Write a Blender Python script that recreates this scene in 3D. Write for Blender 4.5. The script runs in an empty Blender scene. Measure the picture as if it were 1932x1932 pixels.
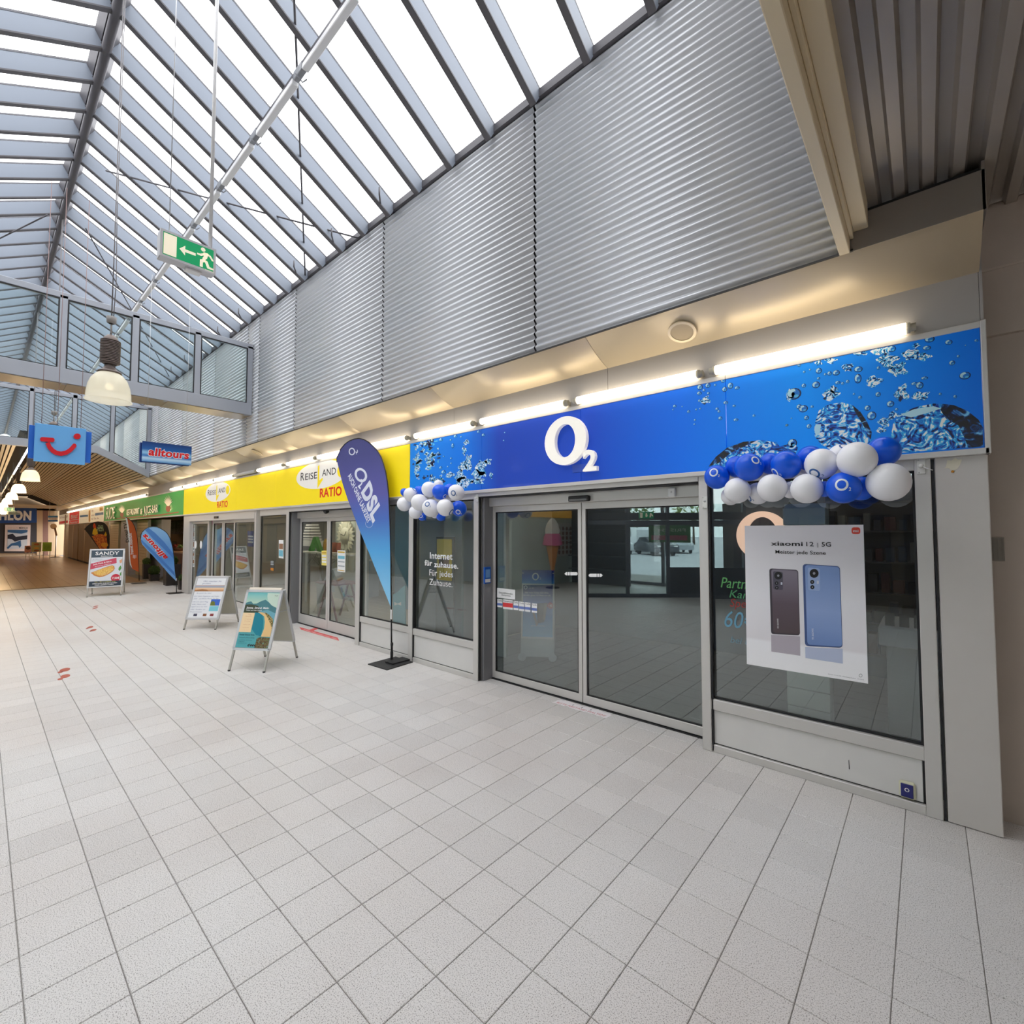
import bpy, math, random
import numpy as np
random.seed(7)
S = bpy.context.scene
COL = S.collection

# ------------------------------------------------------------------ camera, world, exposure
FPX = 885.6; CXY = 966.0
PIT = math.atan(37/885.6); YAW = math.atan(781/885.6)
CAM = np.array([0.0, -4.027, 1.8])
FW = np.array([-math.sin(YAW)*math.cos(PIT), math.cos(YAW)*math.cos(PIT), math.sin(PIT)])
RT = np.array([math.cos(YAW), math.sin(YAW), 0.0]); UP = np.cross(RT, FW)
cd = bpy.data.cameras.new('camera'); cam = bpy.data.objects.new('camera', cd); COL.objects.link(cam)
cd.sensor_width = 36; cd.lens = FPX/1932*36; cd.clip_start = 0.05; cd.clip_end = 400
from mathutils import Matrix, Vector
cam.matrix_world = Matrix(((RT[0], UP[0], -FW[0], CAM[0]), (RT[1], UP[1], -FW[1], CAM[1]), (RT[2], UP[2], -FW[2], CAM[2]), (0, 0, 0, 1)))
S.camera = cam
S.view_settings.view_transform = 'Standard'; S.view_settings.look = 'None'
S.view_settings.gamma = 1; S.view_settings.use_curve_mapping = False
S.view_settings.exposure = 0.35
w = bpy.data.worlds.new('overcast'); S.world = w; w.use_nodes = True
bg = w.node_tree.nodes['Background']; bg.inputs[0].default_value = (0.985, 0.985, 1.0, 1); bg.inputs[1].default_value = 3.5
S.cycles.max_bounces = 8; S.cycles.diffuse_bounces = 4; S.cycles.glossy_bounces = 4
S.cycles.transparent_max_bounces = 16; S.cycles.transmission_bounces = 4
S.cycles.caustics_reflective = False; S.cycles.caustics_refractive = False
S.cycles.sample_clamp_indirect = 6

# points of the photograph on planes of the place
def ray(u, v): return FW*FPX+RT*(u-CXY)+UP*(CXY-v)
def W(u, v, y=0.0): r = ray(u, v); return CAM+r*((y-CAM[1])/r[1])
def X(u, v, x): r = ray(u, v); return CAM+r*((x-CAM[0])/r[0])
def F(u, v, z=0.0): r = ray(u, v); return CAM+r*((z-CAM[2])/r[2])
def PR(p):
    d = np.array(p)-CAM; k = d@FW
    return CXY+FPX*(d@RT)/k, CXY-FPX*(d@UP)/k, k
def ZAT(x, y, v):                       # height at which the upright over (x, y) meets picture row v
    lo, hi = -1.0, 12.0
    for _ in range(40):
        m = (lo+hi)/2
        if PR((x, y, m))[1] > v: lo = m
        else: hi = m
    return lo

# ------------------------------------------------------------------ materials
def C8(r, g, b):
    return tuple(((v/255)/12.92 if v/255 <= .04045 else ((v/255+.055)/1.055)**2.4) for v in (r, g, b))+(1.0,)
MATS = {}
def M(name, rgb=(200, 200, 200), rough=.5, metal=0.0, emit=0.0, coat=0.0, bump=None, var=0.0, spec=None):
    if name in MATS: return MATS[name]
    m = bpy.data.materials.new(name); m.use_nodes = True; MATS[name] = m
    N = m.node_tree.nodes; L = m.node_tree.links; b = N['Principled BSDF']
    col = C8(*rgb); b.inputs['Base Color'].default_value = col
    b.inputs['Roughness'].default_value = rough; b.inputs['Metallic'].default_value = metal
    if spec is not None: b.inputs['Specular IOR Level'].default_value = spec
    if coat: b.inputs['Coat Weight'].default_value = coat; b.inputs['Coat Roughness'].default_value = .02
    if emit: b.inputs['Emission Color'].default_value = col; b.inputs['Emission Strength'].default_value = emit
    if var:
        t = N.new('ShaderNodeTexCoord'); n = N.new('ShaderNodeTexNoise'); n.inputs['Scale'].default_value = 3.0; n.inputs['Detail'].default_value = 5
        r = N.new('ShaderNodeValToRGB'); L.new(t.outputs['Object'], n.inputs['Vector']); L.new(n.outputs['Fac'], r.inputs['Fac'])
        e = r.color_ramp.elements; e[0].position = .3; e[1].position = .7
        e[0].color = tuple(c*(1-var) for c in col[:3])+(1,); e[1].color = tuple(min(1, c*(1+var)) for c in col[:3])+(1,)
        L.new(r.outputs['Color'], b.inputs['Base Color'])
    if bump:
        t = N.new('ShaderNodeTexCoord'); n = N.new('ShaderNodeTexNoise'); n.inputs['Scale'].default_value = bump[0]
        q = N.new('ShaderNodeBump'); q.inputs['Strength'].default_value = bump[1]; q.inputs['Distance'].default_value = .01
        L.new(t.outputs['Object'], n.inputs['Vector']); L.new(n.outputs['Fac'], q.inputs['Height']); L.new(q.outputs['Normal'], b.inputs['Normal'])
    return m
def nodes(m): return m.node_tree.nodes, m.node_tree.links, m.node_tree.nodes['Principled BSDF']

def glass(name, tint, base, mul=1.0):
    m = bpy.data.materials.new(name); m.use_nodes = True; N = m.node_tree.nodes; L = m.node_tree.links
    N.remove(N['Principled BSDF']); out = N['Material Output']
    t = N.new('ShaderNodeBsdfTransparent'); t.inputs[0].default_value = tint
    g = N.new('ShaderNodeBsdfGlossy'); g.inputs['Roughness'].default_value = 0.0; g.inputs['Color'].default_value = (.97, 1, 1, 1)
    ge = N.new('ShaderNodeNewGeometry'); dp = N.new('ShaderNodeVectorMath'); dp.operation = 'DOT_PRODUCT'
    L.new(ge.outputs['Incoming'], dp.inputs[0]); L.new(ge.outputs['Normal'], dp.inputs[1])
    ab = N.new('ShaderNodeMath'); ab.operation = 'ABSOLUTE'; L.new(dp.outputs['Value'], ab.inputs[0])
    om = N.new('ShaderNodeMath'); om.operation = 'SUBTRACT'; om.inputs[0].default_value = 1; L.new(ab.outputs[0], om.inputs[1])
    pw = N.new('ShaderNodeMath'); pw.operation = 'POWER'; pw.inputs[1].default_value = 5; L.new(om.outputs[0], pw.inputs[0])
    a = N.new('ShaderNodeMath'); a.operation = 'MULTIPLY_ADD'; a.use_clamp = True
    a.inputs[1].default_value = mul; a.inputs[2].default_value = base
    L.new(pw.outputs[0], a.inputs[0]); x = N.new('ShaderNodeMixShader')
    L.new(a.outputs[0], x.inputs[0]); L.new(t.outputs[0], x.inputs[1]); L.new(g.outputs[0], x.inputs[2]); L.new(x.outputs[0], out.inputs[0])
    MATS[name] = m; return m
G_SHOP = glass('shop_glass', (.86, .90, .89, 1), .13, .75)
G_ROOF = glass('roof_glass', (.95, .955, .96, 1), .03, .6)
G_SCREEN = glass('screen_glass', (.88, .94, .94, 1), .05, .7)

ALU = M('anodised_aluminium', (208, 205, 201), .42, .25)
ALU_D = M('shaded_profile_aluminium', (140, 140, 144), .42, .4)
GASK = M('black_rubber', (28, 28, 30), .6)
PANEL = M('pale_grey_panel', (218, 216, 213), .45, 0, 0, 0, None, .03)
RAFT = M('blue_grey_powder_coat', (132, 140, 152), .5, .1)
RAFT_D = M('dark_grey_powder_coat', (92, 90, 94), .5, .2)
CORR = M('galvanised_sheet', (214, 217, 222), .32, .25)
SOFF = M('beige_sheet_metal', (222, 206, 176), .36, .25)
STRIP = M('warm_grey_fascia', (176, 172, 168), .5)
BEAM = M('cream_steel', (222, 206, 172), .45)
DARKS = M('taupe_sheet', (128, 120, 112), .5)
LOWC = M('trapezoid_sheet', (168, 160, 150), .4, .3)
PLAST = M('painted_plaster', (188, 174, 162), .8, 0, 0, 0, (40, .08), .03)
WHITE = M('white_paint', (236, 236, 236), .45)
WPAPER = M('white_paper', (240, 240, 240), .7)
BLACK = M('black_plastic', (22, 22, 24), .45)
TUBE = M('fluorescent_tube', (255, 240, 214), .4, 0, 4.5)
TUBEOFF = M('unlit_tube', (205, 205, 205), .3)
CAP = M('tube_socket', (196, 190, 170), .5)
STEEL = M('brushed_steel', (190, 190, 190), .32, .7)
INK = M('black_ink', (24, 24, 26), .6)
TXTW = M('white_vinyl', (246, 246, 246), .5)

# terrazzo tile
def tile_mat(name, base, dark, rough, warm):
    m = M(name, base, rough, spec=.4); N, L, b = nodes(m)
    t = N.new('ShaderNodeTexCoord'); gm = N.new('ShaderNodeNewGeometry')
    v = N.new('ShaderNodeTexNoise'); v.inputs['Scale'].default_value = 210; v.inputs['Detail'].default_value = 2; v.inputs['Roughness'].default_value = .7
    L.new(gm.outputs['Position'], v.inputs['Vector'])
    r = N.new('ShaderNodeValToRGB'); e = r.color_ramp.elements
    e[0].position = .36; e[0].color = C8(*dark); e[1].position = .47; e[1].color = C8(*base)
    L.new(v.outputs['Fac'], r.inputs['Fac'])
    n = N.new('ShaderNodeTexNoise'); n.inputs['Scale'].default_value = .5; n.inputs['Detail'].default_value = 4
    L.new(gm.outputs['Position'], n.inputs['Vector'])
    oi = N.new('ShaderNodeObjectInfo'); mp = N.new('ShaderNodeMapRange'); mp.inputs[3].default_value = .95; mp.inputs[4].default_value = 1.04
    L.new(oi.outputs['Random'], mp.inputs[0])
    mx = N.new('ShaderNodeMix'); mx.data_type = 'RGBA'; mx.blend_type = 'MULTIPLY'; mx.inputs[0].default_value = 1
    L.new(r.outputs['Color'], mx.inputs[6]); L.new(mp.outputs[0], mx.inputs[7])
    r2 = N.new('ShaderNodeValToRGB'); r2.color_ramp.elements[0].color = C8(*warm); r2.color_ramp.elements[1].color = (1, 1, 1, 1)
    r2.color_ramp.elements[0].position = .35; r2.color_ramp.elements[1].position = .6
    L.new(n.outputs['Fac'], r2.inputs['Fac'])
    m2 = N.new('ShaderNodeMix'); m2.data_type = 'RGBA'; m2.blend_type = 'MULTIPLY'; m2.inputs[0].default_value = 1
    L.new(mx.outputs[2], m2.inputs[6]); L.new(r2.outputs['Color'], m2.inputs[7]); L.new(m2.outputs[2], b.inputs['Base Color'])
    return m
TILE = tile_mat('speckled_terrazzo', (222, 220, 218), (138, 134, 130), .46, (244, 240, 238))
TILEB = tile_mat('brown_floor_tile', (176, 138, 96), (150, 112, 74), .3, (240, 236, 230))
GROUT = M('grey_grout', (150, 146, 142), .9)

def gradient(name, stops, axis, lo, hi, rough=.5, coat=0.0, emit=0.0):
    """printed colour run along a world axis"""
    m = M(name, (128, 128, 128), rough, 0, 0, coat); N, L, b = nodes(m)
    g = N.new('ShaderNodeNewGeometry'); s = N.new('ShaderNodeSeparateXYZ'); L.new(g.outputs['Position'], s.inputs[0])
    mp = N.new('ShaderNodeMapRange'); mp.inputs[1].default_value = lo; mp.inputs[2].default_value = hi
    L.new(s.outputs[axis], mp.inputs[0]); r = N.new('ShaderNodeValToRGB'); e = r.color_ramp.elements
    while len(e) < len(stops): e.new(.5)
    for k, (p, c) in enumerate(stops): e[k].position = p; e[k].color = C8(*c)
    L.new(mp.outputs[0], r.inputs['Fac']); L.new(r.outputs['Color'], b.inputs['Base Color'])
    if emit: L.new(r.outputs['Color'], b.inputs['Emission Color']); b.inputs['Emission Strength'].default_value = emit
    return m
def splash(name, scale, stops, dist=2.0, rough=.4, coat=.6):
    m = M(name, (0, 90, 200), rough, 0, 0, coat); N, L, b = nodes(m)
    g = N.new('ShaderNodeNewGeometry'); n = N.new('ShaderNodeTexNoise'); n.inputs['Scale'].default_value = scale
    n.inputs['Detail'].default_value = 4; n.inputs['Distortion'].default_value = dist
    L.new(g.outputs['Position'], n.inputs['Vector']); r = N.new('ShaderNodeValToRGB'); e = r.color_ramp.elements
    while len(e) < len(stops): e.new(.5)
    for k, (p, c) in enumerate(stops): e[k].position = p; e[k].color = C8(*c)
    L.new(n.outputs['Fac'], r.inputs['Fac']); L.new(r.outputs['Color'], b.inputs['Base Color'])
    return m

# ------------------------------------------------------------------ mesh builder
ORG = {}
def V(*a): return np.array(a, float)
def unit(a): a = np.array(a, float); return a/np.linalg.norm(a)
GLY = {}
def glyphs(s, bold, shear):
    k = (s, bold, shear)
    if k not in GLY:
        c = bpy.data.curves.new('t', 'FONT'); c.body = s; c.size = 1; c.offset = bold; c.shear = shear; c.resolution_u = 3
        c.space_character = 1+bold*1.5
        o = bpy.data.objects.new('t', c); me = bpy.data.meshes.new_from_object(o)
        v = np.array([p.co[:2] for p in me.vertices]) if len(me.vertices) else np.zeros((1, 2))
        GLY[k] = (v, [tuple(p.vertices) for p in me.polygons])
        bpy.data.objects.remove(o); bpy.data.curves.remove(c); bpy.data.meshes.remove(me)
    return GLY[k]
class MB:
    def __init__(s): s.v = []; s.f = []; s.m = []; s.sm = []
    def add(s, vs, fs, mi=0, smooth=False):
        o = len(s.v); s.v += [tuple(map(float, p)) for p in vs]
        for f in fs: s.f.append(tuple(i+o for i in f)); s.m.append(mi); s.sm.append(smooth)
        return s
    def box(s, a, b, mi=0):
        x0, y0, z0 = np.minimum(a, b); x1, y1, z1 = np.maximum(a, b)
        return s.add([(x0,y0,z0),(x1,y0,z0),(x1,y1,z0),(x0,y1,z0),(x0,y0,z1),(x1,y0,z1),(x1,y1,z1),(x0,y1,z1)],
                     [(0,3,2,1),(4,5,6,7),(0,1,5,4),(1,2,6,5),(2,3,7,6),(3,0,4,7)], mi)
    def bbox(s, a, b, r=.006, mi=0):
        """box with chamfered edges"""
        a, b = np.minimum(a, b), np.maximum(a, b); r = min(r, *(np.abs(b-a)/2.01))
        lo = a+r; hi = b-r; vs = []; idx = {}
        for ax in range(3):
            for c in range(8):
                q = [hi[i] if c >> i & 1 else lo[i] for i in range(3)]; q[ax] = b[ax] if c >> ax & 1 else a[ax]
                idx[(ax, c)] = len(vs); vs.append(q)
        fs = []
        for ax in range(3):
            o1, o2 = (ax+1) % 3, (ax+2) % 3
            for sd in (0, 1):
                k = [sd << ax | p << o1 | q << o2 for p, q in ((0,0),(1,0),(1,1),(0,1))]
                f = tuple(idx[(ax, c)] for c in k); fs.append(f if sd else f[::-1])
            for p in (0, 1):
                for q in (0, 1):
                    c0 = p << o1 | q << o2; c1 = c0 | 1 << ax
                    fs.append((idx[(o1, c0)], idx[(o1, c1)], idx[(o2, c1)], idx[(o2, c0)]))
        for c in range(8): fs.append((idx[(0, c)], idx[(1, c)], idx[(2, c)]))
        return s.add(vs, fs, mi)
    def obox(s, c, ax, ay, az, mi=0):
        c, ax, ay, az = map(np.array, (c, ax, ay, az))
        return s.add([c-ax-ay-az, c+ax-ay-az, c+ax+ay-az, c-ax+ay-az, c-ax-ay+az, c+ax-ay+az, c+ax+ay+az, c-ax+ay+az],
                     [(0,3,2,1),(4,5,6,7),(0,1,5,4),(1,2,6,5),(2,3,7,6),(3,0,4,7)], mi)
    def bar(s, p, q, w, h, up=(0,0,1), mi=0):
        p = np.array(p, float); q = np.array(q, float); d = unit(q-p); a = unit(np.cross(d, up)); b = np.cross(a, d)
        return s.obox((p+q)/2, (q-p)/2, a*w/2, b*h/2, mi)
    def prism(s, pts, ext, mi=0, mi2=None):
        n = len(pts); e = np.array(ext, float); P = [np.array(p, float) for p in pts]
        s.add(P+[p+e for p in P], [tuple(range(n))[::-1]], mi)
        o = len(s.v)-2*n
        s.f.append(tuple(range(o+n, o+2*n))); s.m.append(mi if mi2 is None else mi2); s.sm.append(False)
        for i in range(n): s.f.append((o+i, o+(i+1) % n, o+n+(i+1) % n, o+n+i)); s.m.append(mi); s.sm.append(False)
        return s
    def poly(s, pts, mi=0): return s.add(pts, [tuple(range(len(pts)))], mi)
    def tube(s, pts, r, n=8, mi=0, cap=True):
        P = [np.array(p, float) for p in pts]; vs = []; prev = None
        for i, p in enumerate(P):
            d = unit(P[min(i+1, len(P)-1)]-P[max(i-1, 0)])
            if prev is None: a = unit(np.cross(d, (0,0,1) if abs(d[2]) < .9 else (1,0,0)))
            else: a = unit(prev-d*(prev@d))
            prev = a; b = np.cross(d, a); rr = r[i] if hasattr(r, '__len__') else r
            vs += [p+rr*(a*math.cos(t)+b*math.sin(t)) for t in np.linspace(0, 2*math.pi, n, endpoint=False)]
        fs = [(i*n+j, i*n+(j+1) % n, (i+1)*n+(j+1) % n, (i+1)*n+j) for i in range(len(P)-1) for j in range(n)]
        s.add(vs, fs, mi, True); o = len(s.v)-len(vs)
        if cap:
            s.f += [tuple(range(o, o+n))[::-1], tuple(range(o+len(vs)-n, o+len(vs)))]; s.m += [mi]*2; s.sm += [False]*2
        return s
    def lathe(s, prof, o=(0,0,0), n=24, mi=0, smooth=True, axis=2):
        vs = []
        for r, z in prof:
            for t in np.linspace(0, 2*math.pi, n, endpoint=False):
                p = [r*math.cos(t), r*math.sin(t), z]
                if axis == 1: p = [p[0], p[2], p[1]]
                if axis == 0: p = [p[2], p[0], p[1]]
                vs.append(np.array(p)+o)
        fs = [(i*n+j, i*n+(j+1) % n, (i+1)*n+(j+1) % n, (i+1)*n+j) for i in range(len(prof)-1) for j in range(n)]
        return s.add(vs, fs, mi, smooth)
    def ball(s, c, r, n=24, k=12, mi=0, sz=1.0):
        prof = [(max(1e-4, r*math.sin(a)), -r*sz*math.cos(a)) for a in np.linspace(0, math.pi, k+1)]
        return s.lathe(prof, c, n, mi)
    def ring(s, outer, inner, ext, mi=0):
        n = len(outer); e = np.array(ext, float)
        O = [np.array(p, float) for p in outer]; I = [np.array(p, float) for p in inner]
        vs = O+I+[p+e for p in O]+[p+e for p in I]; fs = []
        for i in range(n):
            j = (i+1) % n
            fs += [(i, j, n+j, n+i), (2*n+i, 3*n+i, 3*n+j, 2*n+j), (i, 2*n+i, 2*n+j, j), (n+i, n+j, 3*n+j, 3*n+i)]
        return s.add(vs, fs, mi)
    def text(s, body, o, ux, uy, h, w=None, align='C', bold=0.0, shear=0.0, depth=0.0, mi=0):
        """flat (or raised) lettering; o is the baseline point, h the cap height, w the total width"""
        v, fs = glyphs(body, bold, shear); ux = unit(ux); uy = unit(uy); o = np.array(o, float)
        x0, x1 = v[:, 0].min(), v[:, 0].max(); k = h/.72; kx = w/(x1-x0) if w else k
        dx = {'L': 0, 'C': -(x1-x0)/2, 'R': -(x1-x0)}[align]
        P = [o+ux*((p[0]-x0+dx)*kx)+uy*p[1]*k for p in v]
        if not depth: return s.add(P, fs, mi)
        nn = np.cross(ux, uy)*depth; n = len(P); edges = {}
        for f in fs:
            for a, b in zip(f, f[1:]+f[:1]): edges[(a, b)] = edges.get((a, b), 0)+1
        sd = [(a, b, b+n, a+n) for (a, b) in edges if (b, a) not in edges]
        return s.add(P+[p+nn for p in P], [tuple(i+n for i in f) for f in fs]+sd, mi)
    def build(s, name, mats, parent=None, local=False, stuff=False, label=None):
        me = bpy.data.meshes.new(name); off = ORG.get(parent.name, V(0,0,0)) if (parent and not local) else V(0,0,0)
        me.from_pydata([tuple(np.array(p)-off) for p in s.v], [], s.f)
        mats = mats if isinstance(mats, (list, tuple)) else [mats]
        for m in mats: me.materials.append(m)
        if len(mats) > 1: me.polygons.foreach_set('material_index', s.m)
        me.polygons.foreach_set('use_smooth', s.sm)
        me.update(); o = bpy.data.objects.new(name, me); COL.objects.link(o)
        if parent: o.parent = parent; ORG[o.name] = ORG.get(parent.name, V(0,0,0))
        if stuff: o['kind'] = 'stuff'
        if label: o['label'] = label
        return o
def tag(o, label, cat, group=None):
    o['label'] = label; o['category'] = cat
    if group: o['group'] = group
    return o
def thing(name, label, cat, loc, group=None, rotz=0.0):
    o = bpy.data.objects.new(name, None); COL.objects.link(o); o.location = tuple(map(float, loc)); o.rotation_euler = (0, 0, rotz)
    o.empty_display_size = .1; ORG[o.name] = np.array(loc, float); return tag(o, label, cat, group)
def struct(name, loc=(0,0,0)):
    o = bpy.data.objects.new(name, None); COL.objects.link(o); o.location = loc; o['kind'] = 'structure'; ORG[o.name] = np.array(loc, float); return o
def structm(o): o['kind'] = 'structure'; return o
def share(src, parent, loc):
    o = src.copy(); COL.objects.link(o); o.parent = parent; o.location = tuple(map(float, loc)); return o
def ell(c, ux, uy, rx, ry, n=32, a0=0.0, a1=2*math.pi):
    c = np.array(c, float); ux = np.array(ux, float); uy = np.array(uy, float)
    return [c+ux*rx*math.cos(t)+uy*ry*math.sin(t) for t in np.linspace(a0, a1, n, endpoint=(a1-a0) < 6.28)]
EX, EY, EZ = V(1,0,0), V(0,1,0), V(0,0,1)
#BODY
# ------------------------------------------------------------------ floor
TILE_D = tile_mat('shop_floor_tile', (132, 132, 132), (90, 90, 90), .3, (244, 244, 244)); TILE_A = tile_mat('agency_floor_tile', (190, 180, 166), (160, 150, 136), .3, (244, 244, 244))
floor = struct('floor'); T = .2783; X0 = -.149; Y0 = -3.859
MB().box((-60, -14, -.03), (8, 7, -.006)).build('screed', GROUT, floor)
def tile_at(mb, x, y, w_, d_, g=.0016, b=.0024):
    x0, x1, y0, y1 = x+g, x+w_-g, y+g, y+d_-g
    mb.add([(x0,y0,-.008),(x1,y0,-.008),(x1,y1,-.008),(x0,y1,-.008),(x0,y0,-b),(x1,y0,-b),(x1,y1,-b),(x0,y1,-b),
            (x0+b,y0+b,0),(x1-b,y0+b,0),(x1-b,y1-b,0),(x0+b,y1-b,0)],
           [(0,1,5,4),(1,2,6,5),(2,3,7,6),(3,0,4,7),(4,5,9,8),(5,6,10,9),(6,7,11,10),(7,4,8,11),(8,9,10,11)])
cells = []
for i in range(-76, 30):
    for j in range(-16, 15):
        x, y = X0+i*T, Y0+j*T
        d_ = T
        if d_ < .05: continue
        if x+T < -21.05: continue
        u, v, k = PR((x+T/2, y+d_/2, 0)); a = 0
        if k > .6 and -60 < u < 1990 and v < 1640: a = 1/k**3
        cells.append((a, x, y, d_))
cells.sort(reverse=True)
protos = {}
rest = MB()
for n, (a, x, y, d_) in enumerate(cells):
    if n < 300:
        key = round(d_, 3)
        if key not in protos:
            mb = MB(); tile_at(mb, -T/2, -d_/2, T, d_); protos[key] = mb.build('tile', TILE, floor)
            protos[key].location = (x+T/2, y+d_/2, 0)
        else: share(protos[key], floor, (x+T/2, y+d_/2, 0))
    else: tile_at(rest, x, y, T, d_)
for i in range(-36, 30):
    for j in range(-24, -16): tile_at(rest, X0+i*T, Y0+j*T, T, T)
rest.build('tiling', TILE, floor, stuff=True)
ins = MB(); ina = MB()
for i in range(-59, 12):                      # inside the shops
    for j in range(0, 14): tile_at(ins if i >= -19 else ina, X0+i*T, Y0+(15+j)*T, T, T)
ins.build('shop_tiling', TILE_D, floor, stuff=True); ina.build('agency_tiling', TILE_A, floor, stuff=True)
brown = MB()
for i in range(-104, 0):
    for j in range(-14, 14): tile_at(brown, -21.08+i*T, Y0+j*T, T, T)
brown.build('brown_tiling', TILEB, floor, stuff=True)
MB().box((-21.09, -7.7, -.005), (-21.05, 0, .002)).build('threshold_strip', M('brass_strip', (206, 178, 140), .4, .4), floor)

# ------------------------------------------------------------------ corrugated upper wall, soffit, fascia strip
PITCH = .0695
def corr_profile(z0, z1, y, amp=.0135):
    n = int(round((z1-z0)/PITCH*8)); return [(y+amp*math.sin(2*math.pi*k/8), z0+(z1-z0)*k/n) for k in range(n+1)]
JOINTS = [-.37, -2.89, -5.60, -8.36, -10.0, -10.62, -12.7, -15.4, -18.1, -20.8, -23.5, -26.2, -29, -34, -40, -48]
def corr_wall(name, y, sgn, joints, z0=3.590, z1=6.23):
    wl = struct(name)
    pr = corr_profile(z0, z1, 0)
    for a, b in zip(joints, joints[1:]):
        vs = []; n = len(pr)
        for xx in (b+.012, a-.012):
            vs += [(xx, y+sgn*q[0], q[1]) for q in pr]
        vs += [(a-.012, y+sgn*(q[0]+.006), q[1]) for q in pr]+[(b+.012, y+sgn*(q[0]+.006), q[1]) for q in pr]
        fs = [(k, k+1, n+k+1, n+k) for k in range(n-1)]+[(n+k, n+k+1, 2*n+k+1, 2*n+k) for k in range(n-1)]+[(3*n+k, 3*n+k+1, k+1, k) for k in range(n-1)]
        MB().add(vs, fs, 0, True).build('corrugated_sheet', CORR, wl)
    MB().box((joints[-1], y+sgn*.024, z0-.01), (joints[0]+.14, y+sgn*.05, z1+.1)).build('backing', M('dark_backing', (40, 40, 42), .8), wl)  # backing runs on past the sheets to stop light leaking in
    return wl
corr_wall('wall_right', -.40, 1, JOINTS)
# little folded cleats that hold the sheet joints (the dashed dark line)
soff = struct('trim_1')
def soffit(y0, y1, xs, par, z0=3.40, z1=3.587):
    for a, b in zip(xs, xs[1:]):
        pts = []
        for k in range(9):
            t = k/8; pts.append((y0+(y1-y0)*t, z0+(z1-z0)*t-.020*math.sin(math.pi*t)))
        vs = [(xx, p[0], p[1]) for xx in (b+.0025, a-.0025) for p in pts]; n = 9
        vs += [(xx, p[0], p[1]+.006) for xx in (b+.0025, a-.0025) for p in pts]
        fs = [(k, n+k, n+k+1, k+1) for k in range(n-1)]+[(2*n+k, 2*n+k+1, 3*n+k+1, 3*n+k) for k in range(n-1)]
        fs += [(k, k+1, 2*n+k+1, 2*n+k) for k in range(n-1)]+[(n+k, 3*n+k, 3*n+k+1, n+k+1) for k in range(n-1)]
        MB().add(vs, fs, 0, True).build('soffit_sheet', SOFF, par)
soffit(0.0, -.405, [.29, -2.30, -4.55, -6.8, -9.05, -11.3, -13.55, -15.8, -18.05, -20.3, -24, -30, -36, -42, -50], soff)
MB().box((-50, -.38, 3.80), (.28, .10, 3.84)).box((-50, .06, 2.9), (.28, .10, 3.84)).build('void_lining', M('dark_backing'), soff)  # added backing, blocks outside light at the soffit joints
MB().box((-50, -.415, 3.583), (-.30, -.395, 3.594)).build('drip_edge', GASK, soff)
strip = struct('trim_2')
xs = [.285, -2.30, -4.55, -6.8, -9.05, -11.3, -13.55, -15.8, -20.3, -30, -40, -50]
for a, b in zip(xs, xs[1:]): MB().box((b+.002, 0, 3.06), (a-.002, .05, 3.405)).build('fascia_sheet', STRIP, strip)

# ------------------------------------------------------------------ pillar and recessed wall on the right
pil = struct('trim_3')
MB().bbox((.052, 0, .004), (.292, .24, 2.285), .004).build('pillar_cladding', M('pillar_cladding_grey', (208, 203, 198), .5, .1, 0, 0, None, .02), pil)
rw = struct('wall_recess')
MB().box((.20, .25, 0), (7, .40, 3.05)).build('plaster', PLAST, rw)
MB().box((.20, .21, 3.05), (7, .40, 3.47)).build('plaster_band', PLAST, rw)
MB().bbox((.20, .19, 3.47), (7, .40, 3.90), .01).build('cornice', PLAST, rw)
MB().box((.285, .0, 2.28), (.30, .25, 3.9)).build('end_sheet', STRIP, rw)

# ------------------------------------------------------------------ low sheet ceiling at the right and its edge beam
low = struct('ceiling_low')
zc = 3.86; vs = []; prof = []; x = -.22; n = 0
while x < 7: prof += [(x, zc), (x+.05, zc), (x+.065, zc+.05), (x+.115, zc+.05)]; x += .13
for yy in (-10.5, .26): vs += [(p[0], yy, p[1]) for p in prof]
n = len(prof); MB().add(vs, [(k, n+k, n+k+1, k+1) for k in range(n-1)]).build('trapezoid_sheet', LOWC, low)
MB().box((-.34, -10.5, 3.925), (7, .26, 3.97)).build('roof_deck', DARKS, low)
MB().box((-.315, -.405, 3.585), (.297, -.395, 3.80)).box((-.315, -.405, 3.80), (.297, -.33, 3.81)).build('edge_sheet', DARKS, low)  # taupe colour stands in for the shade on this strip
MB().box((.285, -.405, 3.585), (.30, .0, 3.86)).build('side_sheet', DARKS, low)
beam = struct('trim_4')
MB().bbox((-.372, -10.5, 3.575), (-.315, -.41, 3.93), .004).build('beam_flange', BEAM, beam)
MB().bbox((-.315, -10.5, 3.66), (-.295, -.41, 3.93), .003).build('beam_web', BEAM, beam)
MB().bbox((-.295, -10.5, 3.70), (-.22, -.41, 3.93), .003).build('beam_cheek', BEAM, beam)
MB().box((-.36, -6.0, 3.93), (-.32, -.4, 7.85)).build('gable_sheet', STRIP, beam)

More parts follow.
